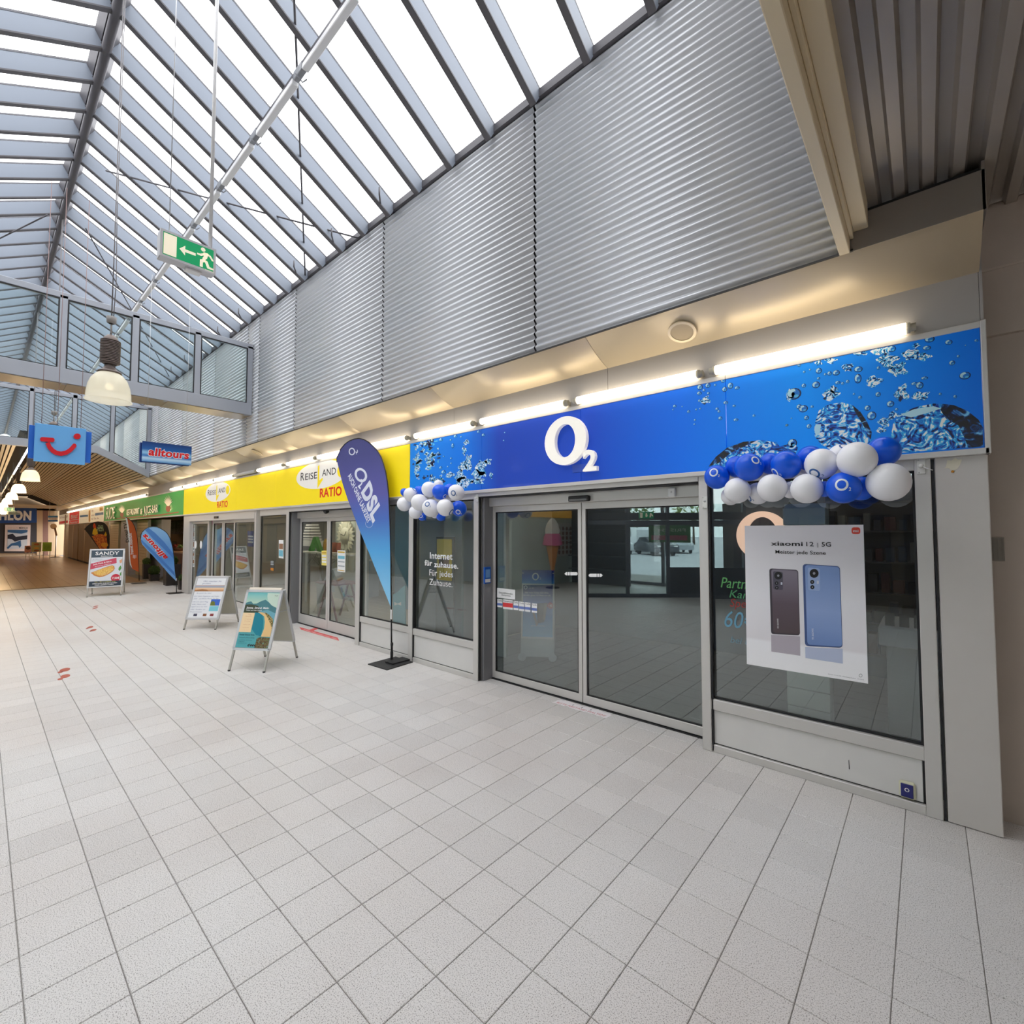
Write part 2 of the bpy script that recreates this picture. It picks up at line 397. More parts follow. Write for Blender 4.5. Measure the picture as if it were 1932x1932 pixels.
# ------------------------------------------------------------------ glazed ridge roof
roof = struct('ceiling_glazed')
EV = V(0, -.40, 6.23); RI = V(0, -3.2, 7.80); EL = V(0, -6.0, 6.23)
rx = [-4.71+.628*j for j in range(7, -58, -1)]
def rafter(a, b):
    d = unit(b-a); nrm = unit(np.cross(EX, d)); nrm = nrm if nrm[2] > 0 else -nrm
    mb = MB(); L = np.linalg.norm(b-a)/2
    mb.obox((a+b)/2-nrm*.095, d*L, EX*.029, nrm*.095); mb.obox((a+b)/2-nrm*.196, d*L, EX*.034, nrm*.008, 1)
    mb.obox((a+b)/2+nrm*.012, d*L, EX*.03, nrm*.010, 1)
    return mb, d, nrm
for side, (a, b) in enumerate(((EV, RI), (EL, RI))):
    mb, d, nrm = rafter(a, b-(b-a)*.015); r0 = mb.build('rafter', [RAFT, RAFT_D], roof)
    gm = MB(); L = np.linalg.norm(b-a)
    gm.obox((a+b)/2+EX*.314+nrm*.0, d*(L/2-.06), EX*.285, nrm*.006); g0 = gm.build('glass_pane', G_ROOF, roof)
    rm = MB().obox(b-d*.10-nrm*.07+EX*.314, d*.035, EX*.284, nrm*.06); c0 = rm.build('ridge_block', RAFT_D, roof)
    for k, xx in enumerate(rx):
        o = r0 if k == 0 else share(r0, roof, (xx, 0, 0)); o.location = (xx, 0, 0)
        if k < len(rx)-1:
            xg = rx[k+1]
            o = g0 if k == 0 else share(g0, roof, (xg, 0, 0)); o.location = (xg, 0, 0)
            o = c0 if k == 0 else share(c0, roof, (xg, 0, 0)); o.location = (xg, 0, 0)
MB().tube([(-.36, -3.2, 7.57), (-40.5, -3.2, 7.57)], .05, 10).build('ridge_pipe', RAFT_D, roof)
MB().box((-40.5, -3.29, 7.70), (-.36, -3.11, 7.86)).build('ridge_beam', RAFT_D, roof)
for y in (-.40, -6.0):
    MB().box((-40.5, y-.05, 6.16), (-.36, y+.05, 6.245)).build('eave_gutter', RAFT_D, roof)
# wind bracing rods and the small fixing hooks near the eave
for a, b in (((-7.9, -.45, 6.15), (-3.4, -2.7, 7.3)), ((-6.2, -.45, 6.15), (-9.4, -2.9, 7.4)), ((-16.2, -.5, 6.15), (-11.5, -2.9, 7.4)), ((-16, -5.9, 6.15), (-11.5, -3.4, 7.4))):
    MB().tube([a, b], .012, 6).build('bracing_rod', RAFT_D, roof)
h0 = None
for k in (8, 10, 12, 16, 18, 20, 22, 24):
    xx = rx[k]
    mb = MB().tube([(0, -.42, 6.16), (.0, -.62, 6.14), (.12, -.72, 6.18), (.12, -.72, 6.28)], .012, 5)
    h0 = mb.build('fixing_hook', RAFT_D, roof) if h0 is None else share(h0, roof, (0, 0, 0)); h0.location = (xx, 0, 0)
# smoke vent opener track under the right slope
s = .53; TY, TZ = EV[1]+(RI[1]-EV[1])*s, EV[2]+(RI[2]-EV[2])*s-.33
ot = thing('vent_opener_track', 'white segmented vent opener track running under the right glass slope', 'opener track', (-14, TY, TZ))
x = -1.3
while x > -30:
    MB().bbox((x-1.02, TY-.035, TZ-.03), (x, TY+.035, TZ+.03), .006).build('cover', WHITE, ot)
    MB().bbox((x-1.24, TY-.03, TZ-.005), (x-1.04, TY+.03, TZ+.09), .006).tube([(x-1.14, TY-.05, TZ-.01), (x-1.14, TY+.03, TZ-.05), (x-1.1, TY+.06, TZ-.02)], .008, 5).build('motor', M('motor_grey', (150, 152, 156), .5, .3), ot)
    x -= 1.256
MB().bbox((-30.5, TY-.02, TZ+.03), (-1.0, TY+.02, TZ+.10), .004).build('carrier_rail', RAFT_D, ot)

# ------------------------------------------------------------------ glazed smoke screens across the mall
SCR = M('screen_frame_grey', (170, 174, 182), .45, .2)
UND = M('screen_underside', (172, 156, 130), .3, .3)
def screen(x, label, zb, zt, posts, poly=None):
    sc = thing('smoke_screen', label, 'glazed screen', (x, -3.2, zb))
    y0, y1 = posts[0], posts[-1]
    if poly is None:
        MB().bbox((x-.06, y1-.05, zb+.012), (x+.06, y0+.05, zb+.25), .005).build('bottom_beam', SCR, sc)
        MB().bbox((x-.52, y1-.05, zb+.012), (x-.06, y0+.05, zb+.06), .005).build('soffit_box', UND, sc)
        ys = [y0-.06-k*(y0-y1-.12)/4 for k in range(5)]
        for a, b in zip(ys, ys[1:]): MB().bbox((x-.50, b+.03, zb), (x+.045, a-.03, zb+.012), .003).build('soffit_panel', UND, sc)
        bz = lambda y: zb+.25
    else:
        for a, b in zip(poly, poly[1:]):
            MB().prism([(x+.06, a[0], a[1]), (x+.06, b[0], b[1]), (x+.06, b[0], b[1]+.22), (x+.06, a[0], a[1]+.22)], (-.12, 0, 0)).build('bottom_beam', SCR, sc)
        bz = lambda y: np.interp(-y, [-p[0] for p in poly], [p[1] for p in poly])+.22
    MB().bbox((x-.05, y1-.05, zt-.05), (x+.05, y0+.05, zt+.05), .005).build('top_rail', SCR, sc)
    for y in posts: MB().bbox((x-.05, y-.05, bz(y)-.01), (x+.05, y+.05, zt+(.55 if poly and y not in (y0, y1) else 0)), .005).build('post', SCR, sc)
    for a, b in zip(posts, posts[1:]):
        MB().prism([(x, a-.05, bz(a)), (x, b+.05, bz(b)), (x, b+.05, zt-.05), (x, a-.05, zt-.05)], (-.008, 0, 0)).build('glass_pane', G_SCREEN, sc)
        q = [(x+.052, a-.05, bz(a)), (x+.052, b+.05, bz(b)), (x+.052, b+.05, zt-.05), (x+.052, a-.05, zt-.05)]
        q2 = [(x+.052, a-.065, bz(a)+.015), (x+.052, b+.065, bz(b)+.015), (x+.052, b+.065, zt-.065), (x+.052, a-.065, zt-.065)]
        MB().ring(q, q2, (-.02, 0, 0)).build('gasket', GASK, sc)
    return sc
screen(-10.35, 'near glazed smoke screen crossing the mall beside the dome lamp', 4.165, 5.60, [-.46, -1.38, -2.32, -3.24, -4.16, -5.08, -5.94])
p2 = [X(u, 800, -19.0)[1] for u in (280, 212, 140, 58)]
P2 = [(-.42, 3.56), (-1.73, 4.20), (-4.67, 4.20), (-5.98, 3.56)]
screen(-19.0, 'far glazed smoke screen standing over the slatted brown ceiling', 4.2, 5.83, [-.46, p2[1], p2[2], p2[3], -4.2, -5.1, -5.94], P2)

# ------------------------------------------------------------------ slatted ceiling beyond the second screen
slat = struct('ceiling_slatted'); SLAT = M('beige_ceiling_slat', (232, 208, 170), .42, .1)
def slat_at(y, z, ang, x0=-19.12, x1=-45.1):
    dy, dz = math.cos(ang)*.034, math.sin(ang)*.034
    MB().prism([(x0, y-dy, z-dz), (x0, y+dy, z+dz), (x0, y+dy*.7, z+dz+.02), (x0, y-dy*.7, z-dz+.02)], (x1-x0, 0, 0)).build('ceiling_slat', SLAT, slat)
for sg in (1, -1):
    m = lambda y: y if sg == 1 else -6.4-y
    for k in range(15): t = (k+.5)/15; slat_at(m(-.42-1.31*t), 3.60+.66*t, -sg*.467)
    for k in range(13): slat_at(m(-1.78-.098*k), 4.27, 0)
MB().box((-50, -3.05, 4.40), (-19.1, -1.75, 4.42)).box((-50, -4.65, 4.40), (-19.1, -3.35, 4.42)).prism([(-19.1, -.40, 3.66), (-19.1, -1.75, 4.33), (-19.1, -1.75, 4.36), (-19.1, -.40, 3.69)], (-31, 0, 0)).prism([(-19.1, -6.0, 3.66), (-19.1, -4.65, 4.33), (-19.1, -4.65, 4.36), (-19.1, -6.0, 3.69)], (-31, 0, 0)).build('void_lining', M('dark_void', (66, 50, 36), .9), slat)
MB().prism([(-19.1, -.40, 3.70), (-19.1, -1.75, 4.425), (-19.1, -3.0, 4.46), (-19.1, -3.0, 4.49), (-19.1, -1.75, 4.44), (-19.1, -.40, 3.73)], (-31, 0, 0)).build('top_board', M('void_top', (170, 164, 154), .9), slat)
MB().box((-50, -3.36, 4.62), (-19.1, -3.04, 4.66)).build('lamp_channel', M('channel_dark', (46, 38, 30), .8), slat)
for x in (-27, -35): MB().box((x-.012, -.42, 3.58), (x+.012, -.43, 3.60)).build('joint_cover', DARKS, slat)
# ------------------------------------------------------------------ shop front framing (plane y = 0)
def bar_(mb, x0, x1, z0, z1, y0=0.0, y1=.07, r=.003): mb.bbox((x0, y0, z0), (x1, y1, z1), r); return mb
def window(name, x0, x1, sill, zt=2.20, rail=.085, plinth=True, yg=.045, zb0=.06):
    """frame rails, black gasket, pane and the panel under it"""
    wn = struct(name)
    bar_(MB(), x0, x1, zt, 2.285).build('head_rail', ALU, wn)
    if plinth:
        bar_(MB(), x0, x1, sill-rail, sill).build('sill_rail', ALU, wn)
        bar_(MB(), x0, x1, .0, zb0).build('base_rail', ALU, wn)
        MB().box((x0, .028, zb0), (x1, .04, sill-rail)).build('gasket', GASK, wn)
        MB().bbox((x0+.012, .02, zb0+.008), (x1-.012, .034, sill-rail-.006), .003).build('infill_panel', PANEL, wn)
    else: bar_(MB(), x0, x1, .0, sill).build('base_rail', ALU, wn)
    q = lambda i: [(x0+i, .03, sill+i), (x1-i, .03, sill+i), (x1-i, .03, zt-i), (x0+i, .03, zt-i)]
    MB().ring(q(0), q(.014), (0, .02, 0)).build('gasket', GASK, wn)
    MB().box((x0+.012, yg, sill+.012), (x1-.012, yg+.008, zt-.012)).build('glass_pane', G_SHOP, wn)
    return wn
posts = struct('trim_5')
for a, b in ((-.048, .032), (-1.440, -1.366), (-4.180, -4.095), (-5.497, -5.400), (-6.905, -6.780), (-9.525, -9.405), (-11.150, -11.055), (-16.60, -16.07), (-16.07, -16.0)):
    mb = MB(); bar_(mb, a, b, .0, 2.285, -.006, .09, .004); mb.build('mullion', ALU, posts)
for a in (.036, -1.362, -4.092, -5.396, -6.776, -9.40): MB().box((a, .0, .01), (a+.012, .03, 2.26)).build('post_gasket', GASK, posts)
window('window_1', -1.366, -.048, .425)
window('window_2', -5.400, -4.180, .455)
window('window_3', -6.780, -5.497, .46)
window('window_4', -10.86, -9.525, .12, 2.14, plinth=False)

def sliding_door(name, x0, x1, split, yd, zt, zh, reveal_l=True, reveal_r=False, leaf=.045, foot=.095):
    """two recessed sliding leaves below an operator box"""
    d = struct(name)
    bar_(MB(), x0, x1, zh, 2.285, -.012, .10).build('head_beam', ALU, d)
    MB().bbox((x0, yd-.06, zt), (x1, yd+.10, zh), .006).build('operator_box', ALU, d)
    MB().box((x0, 0, zh-.012), (x1, yd-.05, zh)).build('shadow_gap', GASK, d)
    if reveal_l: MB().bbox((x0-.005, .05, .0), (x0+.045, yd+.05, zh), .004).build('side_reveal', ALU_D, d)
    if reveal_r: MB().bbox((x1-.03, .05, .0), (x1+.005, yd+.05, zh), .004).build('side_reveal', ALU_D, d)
    MB().box((x0, yd-.02, -.005), (x1, yd+.05, .008)).build('floor_track', GASK, d)
    for a, b in ((x0+.045, split-.004), (split+.004, x1)):
        lf = MB(); bar_(lf, a, b, .014, foot, yd, yd+.04); bar_(lf, a, b, zt-.07, zt, yd, yd+.04)
        bar_(lf, a, a+leaf, foot, zt-.07, yd, yd+.04); bar_(lf, b-leaf, b, foot, zt-.07, yd, yd+.04)
        lo = lf.build('door_leaf', ALU, d)
        q = lambda i: [(a+leaf+i, yd+.01, foot+i), (b-leaf-i, yd+.01, foot+i), (b-leaf-i, yd+.01, zt-.07-i), (a+leaf+i, yd+.01, zt-.07-i)]
        MB().ring(q(0), q(.012), (0, .02, 0)).build('gasket', GASK, lo)
        MB().box((a+leaf+.01, yd+.016, foot+.01), (b-leaf-.01, yd+.024, zt-.08)).build('glass_pane', G_SHOP, lo)
    return d
YD = .20
xs_ = W(1098, 1100, YD)[0]
sliding_door('door_1', -4.095, -1.440, xs_, YD, 2.11, 2.225)
xs2 = W(620, 1000, YD)[0]
sliding_door('door_2', -9.405, -6.905, xs2, YD, 2.06, 2.19, leaf=.06, foot=.19)
# left entrance of the travel agency: side light, two leaves, fixed light
d3 = struct('door_3')
bar_(MB(), -16.07, -11.15, 2.09, 2.285, -.012, .10).build('head_beam', ALU, d3)
for a, b, st in ((-16.0, -14.50, .10), (-14.48, -13.63, .09), (-13.61, -12.64, .09), (-12.62, -11.16, .07)):
    lf = MB(); yy = .06 if st > .095 or b > -11.2 else .14
    bar_(lf, a, b, .0, .14, yy, yy+.04); bar_(lf, a, b, 2.02, 2.09, yy, yy+.04); bar_(lf, a, a+st, .14, 2.02, yy, yy+.04); bar_(lf, b-st, b, .14, 2.02, yy, yy+.04)
    lo = lf.build('door_leaf', ALU, d3)
    MB().box((a+st, yy+.018, .14), (b-st, yy+.026, 2.02)).build('glass_pane', G_SHOP, lo)
    q = lambda i: [(a+st+i, yy+.01, .14+i), (b-st-i, yy+.01, .14+i), (b-st-i, yy+.01, 2.02-i), (a+st+i, yy+.01, 2.02-i)]
    MB().ring(q(0), q(.014), (0, .02, 0)).build('gasket', GASK, lo)
lt = struct('trim_6')                          # the long shelf rail under all the signs
for a, b in ((-1.2, .30), (-5.47, -1.2), (-9.5, -5.47), (-16.6, -9.5), (-30.4, -16.6), (-46, -30.4)):
    bar_(MB(), a+.001, b-.001, 2.268, 2.305, -.045, .05).build('sign_rail', ALU, lt)
    bar_(MB(), a+.001, b-.001, 3.045, 3.085, -.03, .03).build('top_rail', ALU, lt)
MB().bbox((.28, -.045, 2.268), (.305, .05, 3.085), .003).build('end_rail', ALU, lt)

# ------------------------------------------------------------------ rooms behind the panes
room = struct('wall_shop')
DG = M('shop_wall_slate', (84, 94, 108), .7); MG = M('shop_wall_grey', (168, 176, 176), .7)
MB().box((-5.6, 3.4, 0), (.2, 3.5, 3.0)).build('back_wall', DG, room)
MB().box((.10, .30, 0), (.2, 3.4, 3.0)).build('side_wall', MG, room)
MB().box((-5.60, .10, 0), (-5.50, 3.4, 3.0)).build('partition', MG, room)
MB().box((-5.6, .10, 2.55), (.2, 3.5, 2.62)).build('room_ceiling', M('room_ceiling_grey', (150, 150, 150), .8), room)
room2 = struct('wall_agency'); AW = M('agency_wall', (176, 178, 180), .7); AW2 = M('agency_blue_wall', (120, 156, 190), .7)
MB().box((-16.6, 4.2, 0), (-5.6, 4.3, 3.0)).build('back_wall', AW, room2)
MB().box((-9.6, 2.6, 0), (-8.3, 2.68, 2.5)).build('blue_partition', AW2, room2)
MB().box((-16.75, .1, 0), (-16.6, 4.2, 3.0)).build('side_wall', AW, room2)
MB().box((-16.6, .10, 2.55), (-5.6, 4.3, 2.62)).build('room_ceiling', M('agency_ceiling', (200, 196, 186), .8), room2)
# ------------------------------------------------------------------ signs over the shops
YS = -.025
def tpx(mb, s, u0, v0, u1, vt, y=YS-.002, bold=0.0, shear=0.0, depth=0.0, mi=0):
    """lettering on the shop plane from its baseline ends and cap height in the photograph"""
    a = W(u0, v0, y); b = W(u1, v0, y); h = W(u0, vt, y)[2]-a[2]
    return mb.text(s, a, EX, EZ, h, b[0]-a[0], 'L', bold, shear, depth, mi)
def shp(mb, pts, y=YS-.001, th=.001, mi=0): return mb.prism([W(u, v, y) for u, v in pts], (0, th, 0), mi)
def sign(name, label, x0, x1, joints, mat, z0=2.305, z1=3.046, cat='shop sign'):
    t = thing(name, label, cat, ((x0+x1)/2, 0, z0))
    xs = [x0]+joints+[x1]
    for a, b in zip(xs, xs[1:]): MB().bbox((a+.002, YS, z0), (b-.002, .0, z1), .002).build('sign_panel', mat, t)
    return t
OBLUE = gradient('blue_underwater_print', [(0, (0, 122, 214)), (.2, (0, 106, 208)), (.30, (16, 58, 164)), (.52, (10, 64, 178)), (.68, (0, 100, 214)), (.84, (0, 130, 224)), (1, (0, 88, 180))], 0, -5.46, .28, .4, .12, .26)  # faint emission added so the blue print looks brighter
nodes(OBLUE)[2].inputs['Specular IOR Level'].default_value = .35
o2s = sign('fascia_sign', 'long blue phone shop sign with underwater bubbles and raised white letters', -5.455, .28, [-4.02, -2.60, -1.20], OBLUE)
BUBL = M('bubble_highlight', (190, 236, 250), .35, 0, 0, .5); BUBD = M('bubble_shadow', (4, 26, 78), .35, 0, 0, .5)
BUBM = M('bubble_blue', (20, 122, 214), .35, 0, 0, .5); BUBC = M('bubble_cyan', (86, 190, 236), .35, 0, 0, .5)
SPL = splash('splash_print', 26, [(.38, (4, 14, 44)), (.43, (0, 70, 170)), (.47, (0, 150, 230)), (.525, (90, 212, 250)), (.57, (252, 252, 250))], 2.6)
SPL2 = splash('big_bubble_print', 11, [(.37, (2, 20, 70)), (.43, (0, 78, 196)), (.49, (0, 140, 230)), (.55, (60, 205, 250)), (.61, (254, 254, 250))], 3.4)
SPLD = splash('dark_bubble_print', 13, [(.4, (4, 8, 20)), (.52, (8, 24, 60)), (.59, (20, 90, 170)), (.66, (120, 200, 240))], 2.0)
bub = MB()
def sheet(mb, pts, layer, mi): mb.poly([W(u, v, YS-.0006*layer) for u, v in pts], mi)
def pell(cx, cy, rx, ry, n=14, a0=0, a1=2*math.pi, sl=-.12):
    return [(cx+rx*math.cos(t), cy+ry*math.sin(t)+sl*rx*math.cos(t)) for t in np.linspace(a0, a1, n, endpoint=(a1-a0) < 6.28)]
def bubble(cx, cy, rx, ry=None):
    ry = ry or rx*.9
    sheet(bub, pell(cx, cy, rx, ry), 1, 1)                                     # rim
    sheet(bub, pell(cx-.06*rx, cy, rx*.84, ry*.84), 2, 2)                      # body
    sheet(bub, pell(cx-.1*rx, cy-.1*ry, rx*.78, ry*.78, 10, 2.3, 4.9)+pell(cx+.12*rx, cy+.06*ry, rx*.5, ry*.5, 8, 2.3, 4.9)[::-1], 3, 0)
    sheet(bub, pell(cx+.28*rx, cy+.36*ry, rx*.34, ry*.26, 8), 3, 3)
def blob(cx, cy, rx, ry, mi, layer=2):
    sheet(bub, [(cx+(1+.28*math.sin(3*t+cx)+.18*math.sin(5*t+cy))*rx*math.cos(t), cy+(1+.24*math.sin(4*t+cx))*ry*math.sin(t)-.1*rx*math.cos(t)) for t in np.linspace(0, 2*math.pi, 26, endpoint=False)], layer, mi)
def loc(o, k, L): return [(o[0]+a[0]/k, o[1]+a[1]/k, a[2]/k, (a[3] if len(a) > 3 else a[2]*.9)/k) for a in L]
A = loc((1460, 620), 4.712, [(270,385,12),(322,365,10),(400,375,28),(398,443,14),(457,406,12),(495,398,20),(555,393,32,24),(375,500,36,30),(266,507,20),(568,480,24,14),(612,487,14),(656,470,16),(748,445,32,42),(752,362,38,26),(180,580,65,52),(262,712,42,32),(225,695,24),(340,695,14),(290,793,22),(312,868,22),(118,858,12),(157,798,7),(712,582,11),(767,612,17),(927,585,24),(1037,670,34,28),(833,706,28,24),(870,775,42,38),(1092,718,14),(930,350,16),(1340,440,32,14),(1297,505,34,32),(1250,490,30,14),(1480,582,14),(1612,605,16),(1640,247,14),(1585,305,28,22),(1700,418,52,34),(1385,95,46,28),(1555,122,34,22),(1360,172,38,20),(1800,107,18,12),(1705,150,8),(225,320,16,20),(330,290,20),(620,235,8),(1050,180,36,28),(165,1020,42,40)])
A += loc((1240, 600), 7.43, [(600,970,40,38),(710,945,36,34),(813,940,18),(925,878,34,28),(945,1000,36,34),(1025,950,40,44),(1120,980,36,22),(655,1015,20),(590,1055,34,26),(718,1055,20),(595,1160,22),(245,1235,24,20),(222,1285,12),(350,1242,10),(440,1312,22),(548,1283,16),(602,1272,14),(960,1187,34,22),(838,1275,22),(865,1310,20),(885,1405,28),(1078,1232,24,16),(1103,1428,34,20),(1355,1370,20),(530,1430,16),(522,1490,14),(1815,1505,20)])
A += loc((760, 780), 4.83, [(690,168,14),(735,197,16),(930,175,8),(920,247,8),(480,208,16),(532,214,8),(437,242,10),(455,295,12,22),(325,360,12),(373,392,8),(440,410,10),(440,455,8),(345,495,14),(410,485,8),(348,240,16),(370,535,20),(140,455,10),(120,400,8),(150,520,10)])
for a in A: bubble(*a)
for a in loc((1460, 620), 4.712, [(505,285,48,26),(660,345,48,36),(400,300,30,26),(780,215,56,26),(960,200,84,34),(1010,290,84,64),(1110,360,74,62),(1225,230,74,50),(1330,250,60,34),(885,470,72,46),(500,590,76,46),(530,540,34,30),(1140,570,56,76),(1310,600,74,40),(985,830,50,44),(1060,770,46,32),(960,900,42,28),(1265,150,36,20)])+loc((1240, 600), 7.43, [(680,1150,62,56),(1860,1080,60,76)])+loc((760, 780), 4.83, [(580,262,28,22),(558,340,18,42),(545,480,34,44),(600,450,30,80),(520,570,44,50),(560,630,80,46),(680,560,54,44),(720,500,46,80),(780,440,26,28),(690,620,54,26),(805,565,16,28),(430,560,42,24)]): blob(*a, 4)
rl = random.Random(4)
for k in range(150):                                                            # fizz at the left end of the print
    c = rl.choice([(200, 270, 120, 60), (250, 430, 70, 110), (320, 600, 120, 40), (130, 470, 26, 160)])
    x, y = rl.gauss(c[0], c[2]*.5), rl.gauss(c[1], c[3]*.5)
    if 86 < x < 470 and 262-.18*(x-80) < y < 668: blob(760+x/4.83, 780+y/4.83, rl.uniform(.8, 4.2), rl.uniform(.8, 3.4), rl.choice([4, 4, 0, 3, 1]), rl.choice([2, 3]))
E1 = lambda o, k, L: [(o[0]+a/k, o[1]+b/k) for a, b in L]
sheet(bub, E1((1460, 620), 4.712, [(360,900),(370,820),(400,730),(470,680),(600,655),(700,680),(770,740),(830,830),(870,920),(862,1000),(780,1080),(520,1085),(420,1030),(365,960)]), 2, 5)
sheet(bub, E1((1460, 620), 4.712, [(700,680),(770,740),(830,830),(870,920),(862,990),(820,900),(760,800),(720,740)]), 3, 6)
sheet(bub, E1((1460, 620), 4.712, [(360,900),(372,850),(420,850),(410,930),(375,960)]), 3, 0)
sheet(bub, E1((1460, 620), 4.712, [(1040,960),(1060,850),(1120,760),(1250,700),(1420,665),(1600,680),(1720,730),(1820,810),(1858,880),(1862,1045),(1110,1106),(1060,1020)]), 2, 5)
sheet(bub, E1((1460, 620), 4.712, [(1500,670),(1600,680),(1720,730),(1820,810),(1858,880),(1862,1045),(1730,1062),(1690,960),(1640,860),(1530,800),(1480,720)]), 3, 6)
sheet(bub, E1((1460, 620), 4.712, [(1130,765),(1250,715),(1420,690),(1490,710),(1380,745),(1220,790)]), 3, 0)
sheet(bub, E1((1320, 820), 4.83, [(80,290),(150,200),(250,120),(400,65),(560,50),(700,70),(730,110),(860,70),(895,120),(870,190),(700,240),(300,290)]), 2, 5)
sheet(bub, E1((1320, 820), 4.83, [(80,290),(150,200),(250,120),(400,65),(520,56),(400,110),(280,170),(170,260)]), 3, 6)
bub.build('bubble_print', [BUBL, BUBD, BUBM, BUBC, SPL, SPL2, SPLD], o2s, stuff=True)
LW = M('white_letter_acrylic', (255, 250, 240), .35, 0, .2)  # white acrylic with a weak emission
def oring(u0, u1, v0, v1, th, y, d, par, mat, name='letter'):
    """the O of the phone shop: an outer near circle and an inner upright oval"""
    a, b = W(u0, (v0+v1)/2, y), W(u1, (v0+v1)/2, y); cx = (a[0]+b[0])/2; rx = (b[0]-a[0])/2
    um = (u0+u1)/2; zt, zb = W(um, v0, y)[2], W(um, v1, y)[2]; c = V(cx, y, (zt+zb)/2); rz = (zt-zb)/2
    return MB().ring(ell(c, EX, EZ, rx, rz, 48), ell(c, EX, EZ, rx*(1-th*1.68), rz*(1-th*1.05), 48), (0, -d, 0)).build(name, mat, par)
oring(1033, 1111, 787, 878, .30, -.03, .05, o2s, LW)
a = W(1104, 889, -.03); b = W(1130, 889, -.03)
MB().text('2', a, EX, EZ, W(1104, 851, -.03)[2]-a[2], b[0]-a[0], 'L', .03, 0, .045).build('letter', LW, o2s)
MB().bbox((-2.70, -.03, 2.40), (-2.43, -.024, 2.48), .001).build('letter_bracket', M('sign_bracket_blue', (40, 80, 190), .3), o2s)

# travel agency sign
YEL = M('yellow_acrylic', (250, 222, 0), .55, 0, .14)
ys = sign('fascia_sign', 'long yellow travel agency sign with two white ovals and red lettering', -16.58, -5.462, [-14.4, -12.2, -10.0, -7.75], YEL)
WOV = M('oval_white', (250, 246, 238), .5, 0, .05); SER = M('serif_black', (36, 32, 34), .6); REDL = M('sign_red', (232, 36, 20), .5)
for ce, cl, le, ri, tp, bt, tx, rat in (((411, 929), None, 388.0, 434.5, 912, 947, (393, 939, 431, 924), (411, 957, 428, 947)),
                                      ((602, 897), None, 559.3, 654, 871.5, 922, (568, 912, 631, 893), (605.5, 938.6, 642.5, 925.5))):
    a, b = W(le, ce[1], YS), W(ri, ce[1], YS); cx = (a[0]+b[0])/2; rx_ = (b[0]-a[0])/2; uc = PR((cx, 0, 2.7))[0]
    zt = W(uc, ce[1], YS)[2]+.265; zb = zt-.50
    c = V(cx, YS-.001, (zt+zb)/2)
    MB().prism(ell(c, EX, EZ, rx_, .25, 40), (0, .001, 0)).build('oval', WOV, ys)
    L = MB(); hs = .15
    for s_, dx, dz, h_, w2 in (('R', -.80, -.055, .16, .16), ('EISE', -.60, -.055, .125, .50), ('AND', .10, -.035, .125, .52)):
        MB().text(s_, c+V(rx_*dx, -.001, dz), EX, EZ, h_, rx_*w2, 'L', .002).build('lettering', SER, ys)
    q = [(.0, .16), (.05, .18), (.05, -.10), (.16, -.06), (.16, -.10), (.0, -.24)]
    MB().prism([c+V((-.06+p[0]*1.0)*rx_/.8, -.002, p[1]) for p in q], (0, .001, 0)).build('tall_letter', YEL, ys)
    MB().prism(ell(c+V(rx_*.80, -.0015, .01), EX, EZ, rx_*.13, .11, 18), (0, .001, 0)).build('leaf_mark', YEL, ys)
    MB().text('RATIO', V(cx+rx_*.02, YS-.002, zb-.155), EX, EZ, .155, rx_*.82, 'L', .028).build('lettering', REDL, ys)

# juice bar sign and the row of small signs
GRN = gradient('green_acrylic', [(0, (20, 150, 60)), (.5, (28, 140, 40)), (.8, (10, 160, 70)), (1, (30, 150, 60))], 0, -30.4, -16.6, .5, .1, .2)  # slight glow added to keep the green saturated
gs = sign('fascia_sign', 'green juice bar sign with silver letters and two pineapples', -30.1, -16.61, [-27.9, -24.9, -21.9, -18.9], GRN)
SIL = M('silver_letter', (206, 206, 196), .3, .5)
k = 7.43; g = lambda x, y: (100+x/k, 930+y/k)
for s_, x0_, x1_, vb, vt in (('SUDE', 750, 872, 372, 205), ('RESTAURANT', 1042, 1222, 316, 232), ('&', 1236, 1262, 300, 215), ('JUICE-BAR', 1285, 1480, 292, 186)):
    tpx(MB(), s_, *g(x0_, vb), g(x1_, 0)[0], g(x0_, vt)[1], YS-.03, .0, 0, .03).build('lettering', SIL, gs)
for cx, y0, y1 in ((965, 150, 345), (1614, 12, 272)):
    mb = MB(); h = y1-y0
    for q in range(9):
        an = (q-4)*.26; L = h*(.58-.03*abs(q-4)); bx, by = cx, y0+h*.62
        tip = (bx+math.sin(an)*L*.62, by-math.cos(an)*L); pr = (math.cos(an)*h*.055, math.sin(an)*h*.08)
        shp(mb, [g(bx-pr[0], by-pr[1]), g(tip[0], tip[1]), g(bx+pr[0], by+pr[1])], YS-.002-.0008*q, .0008)
    mb.build('pineapple_crown', SIL, gs)
    mb = MB(); shp(mb, [g(cx-.13*h*math.cos(t)-0, y0+h*.80+h*.19*math.sin(t)) for t in np.linspace(0, 6.28, 14, endpoint=False)], YS-.002)
    mb.build('pineapple_body', M('pineapple_red', (196, 92, 60), .5), gs)
mb = MB(); shp(mb, [g(880, 352), g(1500, 300), g(1760, 262), g(1765, 276), g(1500, 322), g(880, 366)], YS-.002)
mb.build('swoosh', M('swoosh_orange', (186, 96, 40), .5), gs)
IV = M('ivory_acrylic', (250, 236, 206), .45, 0, .18); BAR = M('bar_blue', (40, 130, 214), .5); ORG_ = M('sign_orange', (236, 176, 40), .5); REDS = M('blitz_red', (226, 44, 40), .45, 0, .12)  # ivory given a faint added glow to lift its colour
